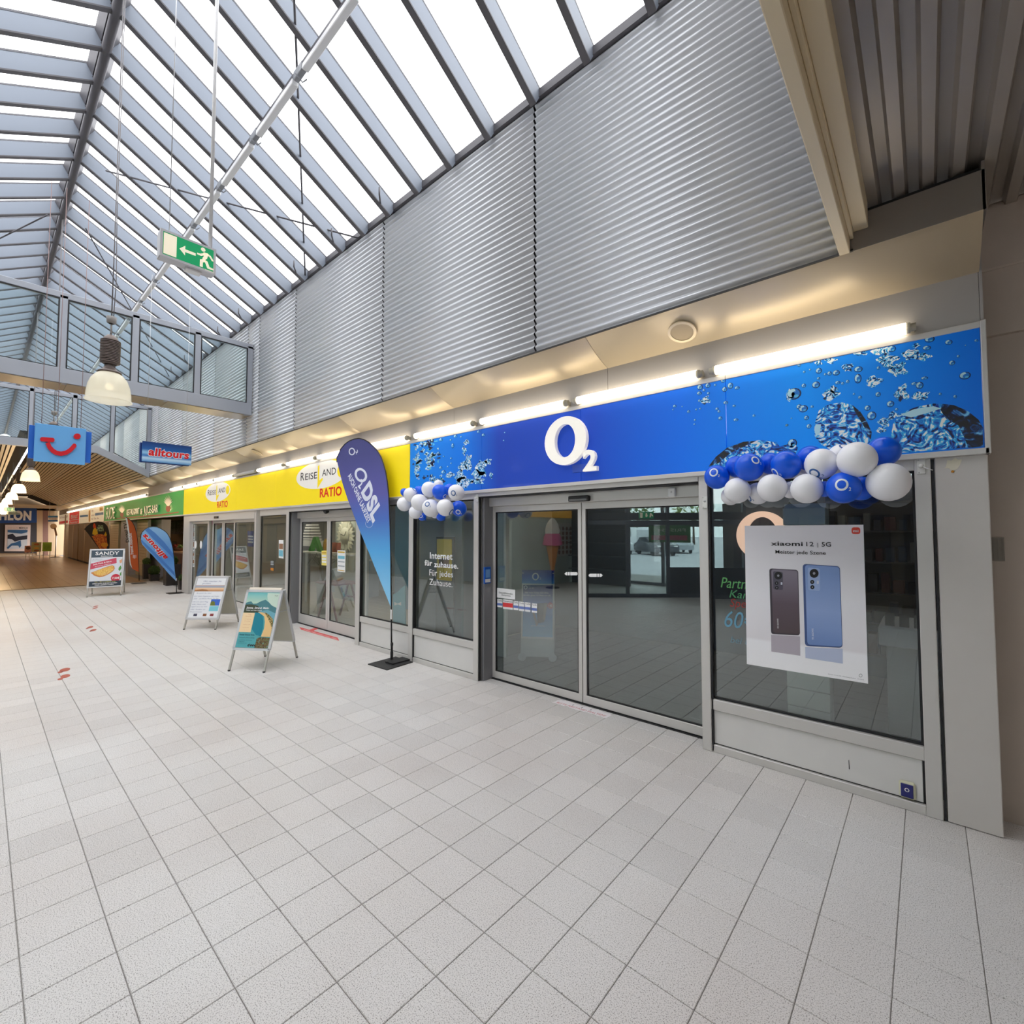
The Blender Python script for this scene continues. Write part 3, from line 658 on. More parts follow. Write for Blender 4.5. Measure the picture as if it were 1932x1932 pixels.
def smallsign(label, u0, u1, mat): return sign('fascia_sign', label, W(100+u0/k, 985, YS)[0]+.02, W(100+u1/k, 985, YS)[0]-.02, [], mat)
t = smallsign('ivory sign with two blue bars right beside the green juice bar sign', 530, 709, IV)
mb = MB(); shp(mb, [g(590, 285), g(706, 268), g(706, 305), g(590, 320)]); mb.build('blue_bar', BAR, t)
mb = MB(); shp(mb, [g(652, 206), g(700, 198), g(700, 245), g(652, 253)]); mb.build('orange_square', ORG_, t)
for s_, x0_, x1_, vb, vt in (('Wir', 538, 568, 268, 240), ('sind', 535, 580, 325, 300), ('für Sie da', 535, 640, 376, 350)): tpx(MB(), s_, *g(x0_, vb), g(x1_, 0)[0], g(x0_, vt)[1]).build('lettering', INK, t)
t = smallsign('narrow ivory sign with an orange strip and one blue bar', 362, 527, IV)
mb = MB(); shp(mb, [g(378, 315), g(490, 305), g(490, 332), g(378, 343)]); mb.build('blue_bar', BAR, t)
mb = MB(); shp(mb, [g(500, 245), g(525, 240), g(525, 402), g(500, 405)]); mb.build('orange_strip', ORG_, t)
t = smallsign('bright red sign with white lettering in the row of small signs', 226, 359, REDS)
tpx(MB(), 'Blitz!', *g(250, 362), g(340, 0)[0], g(250, 310)[1], bold=.02).build('lettering', TXTW, t); tpx(MB(), 'Reparatur', *g(240, 428), g(345, 0)[0], g(240, 398)[1], bold=.02).build('lettering', TXTW, t); shp(MB(), [g(228, 380), g(357, 368), g(357, 375), g(228, 388)]).build('divider', TXTW, t)
t = smallsign('leftmost white sign with a red lower band above the far shops', 80, 223, IV)
mb = MB(); shp(mb, [g(86, 402), g(208, 386), g(208, 420), g(86, 436)]); mb.build('red_band', REDS, t)
mb = MB(); tpx(mb, 'Schlüssel', *g(92, 362), g(205, 0)[0], g(92, 330)[1]); mb.build('lettering', M('faded_grey_print', (150, 140, 130), .6), t)

# ------------------------------------------------------------------ tube lights above the signs
tl = [(1347, 1731, 'above the right end of the blue sign'), (1086, 1325, 'above the blue sign right of the raised letters'), (905, 1070, 'above the blue sign left of the raised white letter'), (781, 893, 'above the left splash of the blue sign'),
      (672, 768, 'above the right end of the yellow sign behind the feather flag'), (599, 668, 'above the right oval of the yellow sign, left of the flag top'), (541, 594, 'second from the right oval on the yellow sign'), (486, 534, 'above the middle of the yellow sign'),
      (443, 483, 'unlit'), (406, 441, 'above the yellow sign just right of its left oval'), (375, 404, 'above the left oval of the yellow sign'), (348, 373, 'above the left end of the yellow sign'), (323, 346, 'above the right end of the green sign')]
YT, ZT, RT_ = -.055, 3.128, .037
def tube(x0, x1, label, lit=True, group='tube lights above the shop signs'):
    t = thing('tube_light', label, 'tube light', ((x0+x1)/2, YT, ZT), group)
    MB().tube([(x0, YT, ZT), (x1, YT, ZT)], RT_, 14).build('tube', TUBE if lit else TUBEOFF, t)
    for xx, s in ((x0, -1), (x1, 1)):
        MB().tube([(xx, YT, ZT), (xx+s*.022, YT, ZT), (xx+s*.022, YT, ZT), (xx+s*.05, YT, ZT)], [RT_*.95, RT_*.95, RT_*.7, RT_*.7], 12).bbox((xx+s*.026-.018, YT, ZT-.02), (xx+s*.026+.018, .0, ZT+.02), .004).build('socket', CAP, t)
for u0, u1, s in tl:
    a, b = W(u0, 900, YT)[0], W(u1, 900, YT)[0]
    tube(a+.03, b-.03, 'dark unlit tube light above the yellow sign' if s == 'unlit' else 'white tube light '+s, s != 'unlit')
x = -21.2; q = 0; far = ['first', 'second', 'third', 'fourth', 'fifth', 'sixth', 'seventh', 'eighth', 'ninth', 'tenth', 'eleventh', 'twelfth', 'thirteenth', 'fourteenth']
while x > -43:
    tube(x-1.52, x, '%s lit tube from the right in the far row above the green and ivory signs' % far[q]); x -= 1.66; q += 1
# recessed loudspeakers in the soffit
for u, v, s in ((1287, 622, 'round recessed loudspeaker in the beige soffit above the blue sign'), (485, 853, 'round recessed loudspeaker in the beige soffit above the yellow sign')):
    P = W(u, v, -.2); d = unit(V(0, -.405, .187)); nrm = V(0, -d[2], d[1]); nrm = nrm if nrm[2] < 0 else -nrm
    c = V(P[0], -.2, 3.47); t = thing('recessed_speaker', s, 'loudspeaker', c)
    MB().ring(ell(c+nrm*.002, EX, d, .115, .115, 32), ell(c+nrm*.002, EX, d, .092, .092, 32), nrm*.012).build('trim_ring', SOFF, t)
    MB().prism(ell(c, EX, d, .092, .092, 32), nrm*.009).build('grille', M('speaker_grille', (196, 178, 146), .6), t)
# ------------------------------------------------------------------ pendants on the ridge line
DOME = M('prismatic_dome', (248, 246, 234), .18); N_, L_, B_ = nodes(DOME)
B_.inputs['Transmission Weight'].default_value = .0; B_.inputs['Subsurface Weight'].default_value = 0
wv = N_.new('ShaderNodeTexWave'); wv.inputs['Scale'].default_value = 30; wv.wave_type = 'RINGS'; wv.rings_direction = 'Z'
def dome_mat():
    N, L, b = nodes(DOME); out = [n for n in N if n.type == 'OUTPUT_MATERIAL'][0]
    tr = N.new('ShaderNodeBsdfTranslucent'); tr.inputs[0].default_value = C8(252, 250, 240); tp = N.new('ShaderNodeBsdfTransparent'); tp.inputs[0].default_value = (.97, .96, .92, 1)
    a = N.new('ShaderNodeMixShader'); a.inputs[0].default_value = .5; L.new(b.outputs[0], a.inputs[1]); L.new(tr.outputs[0], a.inputs[2])
    c = N.new('ShaderNodeMixShader'); c.inputs[0].default_value = .38; L.new(a.outputs[0], c.inputs[1]); L.new(tp.outputs[0], c.inputs[2]); L.new(c.outputs[0], out.inputs[0])
dome_mat()
HEAT = M('lamp_heat_sink', (112, 100, 94), .45, .4); BULB = M('lamp_burner', (255, 236, 204), .4, 0, 1.6)
PG = 'dome pendants hanging along the ridge'
def pendant(x, z, label, zc, lit=True):
    t = thing('pendant_lamp', label, 'pendant lamp', (x, -3.2, z), PG); o = V(x, -3.2, z); R = .18
    prof = [(R+.01, 0), (R+.01, .008), (R, .02), (R*.985, .08), (R*.93, .15), (R*.80, .22), (R*.60, .27), (R*.40, .295)]
    mb = MB(); n = 40
    mb.lathe(prof+[(r-.006, z_) for r, z_ in prof[::-1]], o, n); mb.build('dome_shade', DOME, t)
    MB().lathe([(.072, .285), (.10, .288), (.092, .305), (.06, .32), (.042, .36), (.045, .375), (.0001, .378)], o, 24).build('collar', HEAT, t)
    MB().lathe([(.05, .375), (.066, .385), (.066, .63), (.052, .655), (.03, .68), (.0001, .69)], o, 20).build('ballast_housing', HEAT, t)
    mb = MB()
    for k in range(15): mb.lathe([(.066, .392+k*.0158), (.082, .394+k*.0158), (.082, .400+k*.0158), (.066, .402+k*.0158)], o, 20)
    mb.build('cooling_fin', HEAT, t, stuff=True)
    MB().lathe([(.024, .80), (.038, .81), (.042, .87), (.015, .88)], o, 14).tube([o+V(0, 0, .68), o+V(.0, 0, .81)], .008, 6).build('hanger', M('hanger_grey', (150, 146, 142), .5), t)
    MB().tube([o+V(0, 0, .87), o+V(.015, 0, 1.6), V(x+.02, -3.2, zc)], .005, 6).tube([o+V(.02, .01, .8), o+V(.04, .02, 1.2), o+V(.03, .01, 1.9), V(x+.05, -3.19, zc)], .004, 6).build('cable', M('lamp_cable', (120, 116, 118), .5), t)
    if lit:
        MB().ball(o+V(0, 0, .15), .035, 12, 8).build('burner', BULB, t)
        ld = bpy.data.lights.new('lamp_light', 'POINT'); lo = bpy.data.objects.new('lamp_light', ld); COL.objects.link(lo)
        ld.energy = lit; ld.color = (1.0, .72, .42) if x < -15 else (1.0, .88, .72); ld.shadow_soft_size = .10; lo.location = (0, 0, -.03); lo.parent = t
pendant(-6.19, 3.122, 'large dome pendant with ribbed ballast, nearest in the hall', 7.55, .5)
pendant(-11.75, 3.10, 'dome pendant hidden behind the hanging light blue sign, only its cap showing', 7.55, 3)
for k, (x, s) in enumerate(((-17.27, 'bright dome pendant just under the hanging light blue sign'), (-22.75, 'first dome pendant under the slatted brown ceiling'), (-27.8, 'second dome pendant under the slatted brown ceiling'), (-32.7, 'third dome pendant under the slatted brown ceiling'), (-37.8, 'fourth dome pendant under the slatted brown ceiling'), (-43, 'farthest dome pendant under the slatted brown ceiling'))):
    pendant(x, 3.10, s, 4.6 if k else 7.55, 42 if k else 4)

# ------------------------------------------------------------------ hanging signs
def hang_board(name, label, x, pl, th, mats, cat='hanging sign'):
    """board hanging square across the mall: pl = photo corners TL, TR, BL"""
    a, b, c = X(*pl[0], x), X(*pl[1], x), X(*pl[2], x)
    y0, y1, z1, z0 = a[1], b[1], (a[2]+b[2])/2, c[2]
    t = thing(name, label, cat, (x, (y0+y1)/2, z0))
    return t, y0, y1, z0, z1
xe = -3.92; EG = M('exit_green', (0, 150, 92), .4, 0, .35); EW = M('exit_white', (250, 240, 214), .4, 0, .3)
def exit_sign(label, x, y0, y1, z0, z1, rod=True, th=.09, arrow='L'):
    t = thing('exit_sign', label, 'exit sign', (x, (y0+y1)/2, z0)); w_, h = y1-y0, z1-z0
    fr = MB(); q = [(x, y0, z0), (x, y1, z0), (x, y1, z1), (x, y0, z1)]; i = .016
    fr.bbox((x-th, y0, z0), (x-.004, y1, z1), .006); fr.ring(q, [(x, y0+i, z0+i), (x, y1-i, z0+i), (x, y1-i, z1-i), (x, y0+i, z1-i)], (-.01, 0, 0)); fr.build('housing', M('exit_housing', (206, 206, 210), .4), t)
    MB().box((x-.004, y0+i, z0+i), (x-.001, y1-i, z1-i)).build('green_face', EG, t)
    P = lambda s_, r_: V(x+.0005, y0+w_*s_, z0+h*r_)
    mb = MB(); mk = lambda pts: mb.prism([P(*p) for p in pts], (-.002, 0, 0))
    mk([(.06, .12), (.28, .12), (.28, .88), (.06, .88)]); mb.build('door_symbol', EW, t)
    mb = MB()
    if arrow == 'L': mk([(.33, .5), (.43, .68), (.43, .55), (.62, .55), (.62, .45), (.43, .45), (.43, .32)])
    else: mk([(.46, .2), (.56, .45), (.49, .45), (.49, .8), (.43, .8), (.43, .45), (.36, .45)])
    mb.build('arrow', EW, t)
    mb = MB(); mb.prism(ell(P(.755, .80), EY, EZ, w_*.042, w_*.042, 14), (-.002, 0, 0))
    for pts in ([(.76,.70),(.83,.72),(.85,.66),(.83,.50),(.78,.40),(.74,.45),(.77,.56)], [(.83,.72),(.90,.66),(.96,.50),(.925,.48),(.88,.60),(.82,.66)], [(.77,.68),(.70,.60),(.645,.60),(.645,.54),(.72,.53),(.78,.60)], [(.78,.44),(.84,.40),(.88,.22),(.96,.20),(.96,.14),(.84,.14),(.80,.32)], [(.77,.44),(.70,.38),(.70,.12),(.755,.12),(.755,.31),(.81,.36)]): mk(pts)
    mb.build('running_figure', EW, t)
    if rod:
        yr = X(399, 380, x-.05)[1]; MB().tube([(x-.05, yr, z1), (x-.05, yr, 7.3)], .013, 8).build('suspension_rod', WHITE, t)
        MB().tube([(x-.05, y0+.06, z1), (x-.05, y0+.06, 7.5)], .003, 5).build('suspension_wire', STEEL, t)
        MB().text('BRANDSCHUTZ', P(.80, .045), EY, EZ, h*.045, w_*.17, 'L').build('lettering', EW, t)
        MB().bbox((x-th, (y0+y1)/2-.01, z0-.016), (x-.03, (y0+y1)/2+.09, z0), .003).build('lamp_port', WHITE, t)
    return t
a, b, c, d = X(303, 428, xe), X(408, 472, xe), X(403, 520, xe), X(301, 478, xe)
exit_sign('green emergency exit sign with left arrow hanging under the glass roof', xe, a[1], b[1], (c[2]+d[2])/2, (a[2]+b[2])/2)
# light blue travel logo sign
xt = -9.9; t, y0, y1, z0, z1 = hang_board('hanging_sign', 'light blue hanging sign with a red smiling letter mark', xt, [(66, 800), (163, 807), (64, 871)], .1, None)
LB = M('light_blue_board', (104, 172, 230), .5); DB = M('deep_blue_board', (28, 104, 204), .5); RD = M('logo_red', (206, 8, 30), .45)
z1 = X(110, 803, xt)[2]; z0 = X(110, 873.5, xt)[2]
MB().bbox((xt-.03, y0, z0), (xt, y1, z1), .004).build('front_board', LB, t)
yb0, yb1 = X(53.5, 830, xt-.12)[1], X(171.5, 830, xt-.12)[1]
MB().bbox((xt-.16, yb0, z0+.05), (xt-.06, yb1, z1-.03), .004).build('back_board', DB, t)
MB().bbox((xt-.06, y0+.1, z0+.1), (xt-.03, y1-.1, z1-.1), .004).build('spacer', DB, t)
T8 = lambda u, v: X(u/8.05, 650+v/8.05, xt+.002)
mb = MB(); st = [(720, 1490), (750, 1560), (800, 1615), (860, 1650), (930, 1660), (1000, 1645), (1060, 1610), (1100, 1570), (1125, 1540)]
up_, dn = [], []
for i, p in enumerate(st):
    q = np.array(st[min(i+1, len(st)-1)], float)-np.array(st[max(i-1, 0)], float); q /= np.linalg.norm(q); nn = np.array((q[1], -q[0]))*33
    up_.append(T8(p[0]+nn[0], p[1]+nn[1])); dn.append(T8(p[0]-nn[0], p[1]-nn[1]))
cap = [T8(1125+34*math.cos(a), 1540+34*math.sin(a)) for a in np.linspace(-2.4, .7, 8)]
mb.prism(up_+cap+dn[::-1], (.022, 0, 0)); mb.build('smile_curve', RD, t)
mb = MB(); mb.prism([T8(640+33*math.cos(a), 1440+33*math.sin(a)) for a in np.linspace(math.pi/2, 3*math.pi/2, 8)]+[T8(795+33*math.cos(a), 1452+33*math.sin(a)) for a in np.linspace(-math.pi/2, math.pi/2, 8)], (.02, 0, 0)); mb.build('letter_bar', RD, t)
mb = MB(); mb.prism([T8(1170+54*math.cos(a), 1397+43*math.sin(a)) for a in np.linspace(0, 6.28, 22, endpoint=False)], (.022, 0, 0)); mb.build('dot', RD, t)
for u in (80, 110, 154): yy = X(u, 760, xt-.08)[1]; MB().tube([(xt-.08, yy, z1-.03), (xt-.08, yy, 7.2)], .004, 5).build('suspension_wire', M('reddish_wire', (150, 120, 116), .5), t)
# dark blue sea sign
xa = -9.75; t, y0, y1, z0, z1 = hang_board('hanging_sign', 'small dark blue hanging sign with white wave and red lettering', xa, [(269, 832), (362, 842), (268, 871)], .1, None)
z1 = X(315, 837, xa)[2]; z0 = X(315, 874, xa)[2]
SEA = gradient('sea_print', [(0, (70, 140, 200)), (.18, (190, 220, 240)), (.3, (36, 110, 186)), (.45, (150, 200, 232)), (.62, (22, 92, 166)), (1, (4, 46, 110))], 2, z0, z1, .4)
MB().bbox((xa-.03, y0, z0), (xa, y1, z1), .003).build('front_board', SEA, t)
MB().bbox((xa-.12, y0-.02, z0-.01), (xa-.05, y1-.02, z1-.02), .003).build('back_board', M('navy_board', (18, 56, 128), .5), t)
MB().box((xa-.05, y0+.1, z0+.05), (xa-.03, y1-.1, z1-.05)).build('spacer', M('navy_board'), t)
w_ = y1-y0
MB().text('alltours', V(xa+.001, y0+w_*.11, z0+(z1-z0)*.32), EY, EZ, (z1-z0)*.40, w_*.84, 'L', .065, .08).build('letter_outline', TXTW, t)
MB().text('alltours', V(xa+.003, y0+w_*.12, z0+(z1-z0)*.33), EY, EZ, (z1-z0)*.38, w_*.82, 'L', .035, .08).build('lettering', M('alltours_red', (214, 16, 24), .4), t)
for f_ in (.1, .9): MB().tube([(xa-.08, y0+w_*f_, z1), (xa-.08, y0+w_*f_, 6.2)], .003, 5).build('suspension_wire', STEEL, t)

# ------------------------------------------------------------------ pavement boards
AF = M('board_frame_silver', (214, 214, 216), .38, .35); BACKP = M('board_back_panel', (196, 194, 180), .55); LEGM = M('board_leg', (186, 182, 174), .42, .35)
def a_board(label, fl, fr, dep, ztop, zlow, draw, name='pavement_board', header=False, deep_label=None):
    fl, fr = np.array(fl, float)[:2], np.array(fr, float)[:2]; ex = fr-fl; w_ = np.linalg.norm(ex); ex /= w_; ey = np.array((-ex[1], ex[0]))
    t = thing(name, label, 'pavement board', ((fl[0]+fr[0])/2+ey[0]*dep/2, (fl[1]+fr[1])/2+ey[1]*dep/2, 0))
    P = lambda s, y, z: V(fl[0]+ex[0]*s*w_+ey[0]*y, fl[1]+ex[1]*s*w_+ey[1]*y, z)
    e3 = V(ex[0], ex[1], 0)
    for side in (0, 1):
        y_at = (lambda z: (dep/2-.02)*z/ztop) if side == 0 else (lambda z: dep-(dep/2-.02)*z/ztop)
        sg = -1 if side == 0 else 1
        mb = MB()
        Q = lambda s, z, o=0.0: P(s, y_at(z)+sg*o, z)
        nrm = np.cross(e3, unit(Q(0, ztop)-Q(0, 0)))
        for s in (.02, .98): mb.bar(Q(s, zlow), Q(s, ztop), .034, .026, nrm)
        mb.bar(Q(0, zlow), Q(1, zlow), .03, .026, nrm); mb.bar(Q(0, ztop-.015), Q(1, ztop-.015), .034, .026, nrm)
        mb.build('board_frame', AF, t)
        for s in (.03, .97):
            lg = MB().bar(Q(s, .012), Q(s, zlow), .024, .02, nrm).build('leg', LEGM, t)
            MB().lathe([(.016, 0), (.017, .015), (.001, .016)], Q(s, 0), 10).build('foot_cap', BLACK, lg)
        MB().prism([Q(.03, zlow, -.006), Q(.97, zlow, -.006), Q(.97, ztop-.02, -.006), Q(.03, ztop-.02, -.006)], nrm*.008).build('back_panel', BACKP, t)
        if side == 0:
            fw_ = lambda s, r, o=.012: Q(.055+s*.89, zlow+.02+r*(ztop-zlow-.05), o)
            draw(t, fw_, nrm if nrm[1] < 0 or nrm[0] > 0 else -nrm)
    for s in (.02, .98): MB().bar(P(s, dep*.40, ztop*.72), P(s, dep*.62, ztop*.72), .006, .012).build('stay', STEEL, t)
    if header: MB().prism([P(.04, dep/2-.03, ztop-.01), P(.96, dep/2-.03, ztop-.01), P(.96, dep/2-.01, ztop+.03), P(.04, dep/2-.01, ztop+.03)], V(ey[0], ey[1], 0)*.03).build('top_cap', M('cap_cream', (232, 222, 206), .5), t)
    return t
def drawer(t, fw_):
    """helpers that draw on the tilted poster face: s, r run 0..1 over it"""
    ux = unit(fw_(1, 0)-fw_(0, 0)); uy = unit(fw_(0, 1)-fw_(0, 0)); wd = np.linalg.norm(fw_(1, 0)-fw_(0, 0)); ht = np.linalg.norm(fw_(0, 1)-fw_(0, 0)); n = np.cross(ux, uy)
    def p(name, pts, mat, ly=1): mb = MB(); mb.prism([fw_(*q, .012)+n*(.0008*ly) for q in pts], -n*.0007); return mb.build(name, mat, t)
    def tx(L, mat, ly=6, name='lettering'):
        for (s, x, y, h, w_, *r) in L:
            MB().text(s, fw_(x, y, .012)+n*.0008*ly, ux, uy, h*ht, w_*wd, 'L', r[0] if r else 0, r[1] if len(r) > 1 else 0).build(name, mat, t)
    return p, tx
def rect(a, b, c, d): return [(a, b), (c, b), (c, d), (a, d)]
def cm(name, rgb=(128, 128, 128)): return M(name, rgb, .5)
fullr = rect(0, 0, 1, 1)
def draw_beach(t, fw_, n):
    p, tx = drawer(t, fw_)
    p('poster', fullr, cm('turquoise_print', (86, 172, 178)), 0)
    p('sky_print', rect(0, .70, 1, 1), gradient('sky_print', [(0, (250, 220, 170)), (.45, (190, 214, 190)), (1, (96, 186, 190))], 2, .70, .98, .5), 1)
    p('sun_haze', [(.62, .99)]+[(.62+.42*(1-math.cos(a)), .99-.26*math.sin(a)) for a in np.linspace(0, 1.4, 8)]+[(1, .72), (1, .99)], cm('pale_haze', (200, 220, 204)), 2)
    p('mountain', [(0, .62), (0, .80), (.08, .82), (.16, .83), (.24, .785), (.34, .79), (.48, .84), (.60, .865), (.72, .82), (.84, .76), (1, .72), (1, .58), (0, .58)], cm('mountain_teal', (74, 128, 136)), 3)
    p('forest', [(0, .62), (0, .77), (.2, .775), (.4, .75), (.5, .70), (.45, .62)], cm('forest_dark', (56, 66, 44)), 4)
    p('lagoon', [(.40, .60), (.55, .66), (.75, .68), (1, .62), (1, .50), (.8, .56), (.6, .60)], cm('far_lagoon', (110, 170, 186)), 4)
    p('beach', [(.45, .64), (.62, .63), (.78, .58), (.9, .48), (1, .40), (1, .20), (.72, .20), (.76, .34), (.74, .46), (.68, .56)], cm('sand_print', (232, 194, 134)), 5)
    p('palms', [(.66, .64), (.8, .60), (.96, .52), (1, .44), (1, .34), (.93, .42), (.84, .50), (.74, .57)], splash('palm_print', 60, [(.4, (70, 70, 40)), (.5, (130, 120, 60)), (.6, (226, 190, 130))], 1), 6)
    p('sea', [(.36, .63), (.5, .62), (.62, .57), (.68, .48), (.71, .36), (.70, .21), (.55, .23), (.38, .33)], cm('sea_teal', (18, 130, 150)), 6)
    p('price_panel', rect(0, .27, .37, .62), cm('cream_panel', (246, 216, 170)), 6)
    p('hotel_photo', [(.60, .0), (1, .0), (1, .18), (.72, .19), (.60, .17)], splash('hotel_print', 50, [(.35, (40, 52, 24)), (.5, (120, 84, 52)), (.62, (96, 120, 60)), (.7, (110, 180, 200))], 1), 6)
    tx([('Sonne. Strand. Mehr.', .06, .695, .035, .72, .03, .25)], TXTW)
    tx([('Türkei wird dein Urlaub', .06, .655, .022, .50, .01, .1)], TXTW)
    tx([('TUI', .16, .575, .018, .10), ('Reisebüro', .10, .55, .015, .20), ('nur bei uns', .09, .50, .012, .20), ('7 Nächte', .10, .46, .012, .17), ('Halbpension', .09, .40, .012, .22), ('ab Hannover', .09, .35, .012, .20), ('im Mai 2022', .09, .30, .012, .18)], cm('red_print', (190, 70, 56)))
    tx([('Hotel Grand Side', .05, .215, .024, .46, .03), ('Türkische Riviera/Side', .05, .165, .02, .48), ('Doppelzimmer, All Inclusive', .05, .125, .013, .42), ('7 Nächte', .05, .098, .013, .2), ('pro Person ab', .05, .072, .013, .28)], cm('teal_ink', (10, 70, 86)))
    tx([('€444', .36, .025, .042, .26, .025, .3)], INK)
    tx([('TUI', .86, .93, .022, .10)], cm('logo_ink', (60, 50, 60)))
def draw_hand(t, fw_, n):
    p, tx = drawer(t, fw_)
    p('poster', fullr, cm('whiteboard', (238, 240, 244)), 0)
    p('strip_photo', rect(0, .66, 1, .82), gradient('dune_print', [(0, (196, 140, 96)), (.35, (244, 208, 168)), (.6, (150, 170, 196)), (1, (244, 200, 170))], 2, .68, .80, .5), 1)
    p('dune', [(0, .66), (.5, .66), (.42, .70), (.25, .715), (.1, .70), (0, .68)], cm('dune_brown', (170, 116, 70)), 2)
    p('coast_photo', rect(.66, .30, .97, .46), cm('photo_blue', (60, 104, 204)), 1); p('palm_hut', [(.66, .30), (.66, .38), (.72, .42), (.80, .39), (.84, .30)], cm('hut_green', (110, 120, 50)), 2)
    p('lagoon_photo', rect(.66, .16, .97, .29), cm('photo_turq', (130, 206, 222)), 1)
    for x, c in ((.18, (80, 80, 100)), (.50, (140, 92, 60)), (.74, (150, 70, 70))): p('stamp_photo', rect(x, .04, x+.12, .10), cm('stamp_%d' % c[0], c), 1)
    PEN = cm('pen_blue', (96, 110, 150))
    tx([('Wir machen Sie', .24, .90, .04, .62, -.012, .35), ('glücklich', .20, .845, .035, .30, -.012, .35), ('Kommen Sie näher', .10, .60, .03, .52, -.012, .35), ('Wir haben Angebote und finden', .04, .52, .03, .86, -.012, .35), ('Zeit   perfekte Reise für Sie', .04, .46, .03, .86, -.012, .35), ('Ob mit dem Flug', .04, .38, .03, .54, -.012, .35), ('oder Auto, und', .04, .32, .03, .48, -.012, .35), ('egal wo es hin', .04, .26, .03, .54, -.012, .35), ('Wir finden es', .04, .19, .03, .50, -.012, .35), ('Traumreise', .04, .13, .03, .40, -.012, .35)], PEN)
def draw_sandy(t, fw_, n):
    p, tx = drawer(t, fw_)
    p('poster', fullr, cm('pale_print', (226, 230, 238)), 0)
    p('title_band', rect(0, .80, 1, 1), cm('slate_band', (62, 80, 94)), 1)
    tx([('SANDY', .12, .868, .095, .76, .02)], TXTW, name='title'); tx([('Restaurant', .30, .818, .033, .38, .03)], TXTW)
    p('red_banner', [(.0, .47), (.82, .63), (.80, .78), (-.0, .63)], cm('banner_red', (208, 70, 96)), 2)
    ux = unit(fw_(1, 0)-fw_(0, 0)); uy = unit(fw_(0, 1)-fw_(0, 0)); hx = unit(ux+uy*.22)
    mb = MB(); mb.text('Jede Pizza & 28cm', fw_(.08, .585, .018), hx, np.cross(n, hx), .042, .40, 'L', .02); mb.text('als Calzone erhältlich', fw_(.14, .535, .018), hx, np.cross(n, hx), .026, .34, 'L', .01); mb.build('lettering', TXTW, t)
    cal = [(.02, .38), (.14, .42), (.30, .47), (.5, .53), (.68, .57), (.74, .55), (.77, .48), (.72, .40), (.60, .33), (.45, .27), (.30, .25), (.14, .30)]
    p('calzone_crust', cal, cm('crust_brown', (214, 136, 60)), 2)
    p('calzone_print', [((a-.42)*.88+.43, (b-.42)*.84+.425) for a, b in cal], splash('crust_print', 40, [(.3, (206, 130, 50)), (.5, (238, 190, 84)), (.7, (246, 214, 120))], 1), 3)
    p('price_disc', [(.82+.15*math.cos(a), .21+.11*math.sin(a)) for a in np.linspace(0, 6.28, 20, endpoint=False)], cm('disc_red', (206, 36, 66)), 4)
    tx([('7,50€', .71, .18, .06, .24, .02)], TXTW, 8)
    p('basil_print', [(.90, .50), (.96, .56), (.99, .48), (.94, .40), (.89, .44)], cm('basil', (86, 150, 70)), 2); p('basil_print', [(.95, .34), (.99, .38), (.995, .28), (.95, .26)], cm('basil'), 2); p('shrimp_print', [(.90, .70), (.99, .74), (.99, .64), (.93, .62)], cm('shrimp', (230, 170, 130)), 2)
    p('bottom_band', rect(0, 0, 1, .14), cm('navy_band', (40, 54, 70)), 5)
    tx([('TEL.: 0511/228570 878', .16, .105, .022, .66)], cm('yellow_print', (226, 214, 110)), 8)
    tx([('GERN AUCH ZUM MITNEHMEN', .10, .062, .026, .78, .02), ('ODER LIEFERN LASSEN.', .18, .02, .026, .6, .02)], TXTW, 8)
    tx([('seit 1998 für Sie da', .05, .74, .02, .30), ('täglich frisch und lecker', .02, .70, .02, .30)], cm('grey_print', (140, 146, 150)))
def board(label, fl, fr, dep, vtop, vlow, draw, **k_):
    a, b = F(*fl), F(*fr); e = unit(b-a); m = (a+b)/2; ey = V(-e[1], e[0], 0)
    zt = ZAT(*(m+ey*dep/2)[:2], vtop); zl = ZAT(*(m+ey*dep*.09)[:2], vlow)
    return a_board(label, a, b, dep, zt, zl, draw, **k_)
board('silver pavement board with turquoise beach poster, nearest to the viewer', (430, 1266), (500, 1269), .72, 1113, 1226, draw_beach, header=True)
board('white pavement board with handwritten notes and small holiday photos', (345, 1188), (408, 1188), .74, 1087.5, 1167.5, draw_hand)
board('silver pavement board with a calzone poster beside the restaurant', (162, 1127), (230, 1123), .80, 1036, 1107, draw_sandy)

# ------------------------------------------------------------------ feather flags
def flag(label, pts_cloth, base, xpl, ypl, mats, pole_pts, plate, group=None, inner=None):
    to = (lambda u, v, o=0: X(u, v, xpl+o)) if xpl is not None else (lambda u, v, o=0: W(u, v, ypl-o))
    ext = V(.004, 0, 0) if xpl is not None else V(0, -.004, 0)
    b = base; t = thing('feather_flag', label, 'feather flag', b)
    MB().prism([to(*p) for p in pts_cloth], ext).build('flag_cloth', mats[0], t)
    PP = [to(*p)+ext*.5 for p in pole_pts]
    MB().tube(PP, [.009]*(len(PP)-1)+[.013], 8).build('pole', BLACK, t)
    return t, to, ext
o = (620, 810); f_ = lambda L, k_=6.44, oo=o: [(oo[0]+a/k_, oo[1]+b/k_) for a, b in L]
arc = [(112, 420), (102, 350), (150, 240), (200, 180), (250, 143), (310, 118), (370, 110), (430, 124), (490, 158), (550, 212), (600, 270), (640, 340), (668, 420), (695, 520), (715, 640), (732, 800), (742, 1000), (750, 1200), (757, 1500), (760, 1900)]
cl = f_(arc)+[(738, 1146), (695, 1039), (677, 996), (655.5, 939.6), (646, 910)]
OFL = gradient('flag_blue_fade', [(0, (150, 212, 246)), (.34, (84, 172, 232)), (.55, (72, 112, 194)), (.72, (92, 92, 168)), (1, (72, 74, 136))], 2, .75, 2.98, .55)
nodes(OFL)
base = F(739, 1246); yo = base[1]
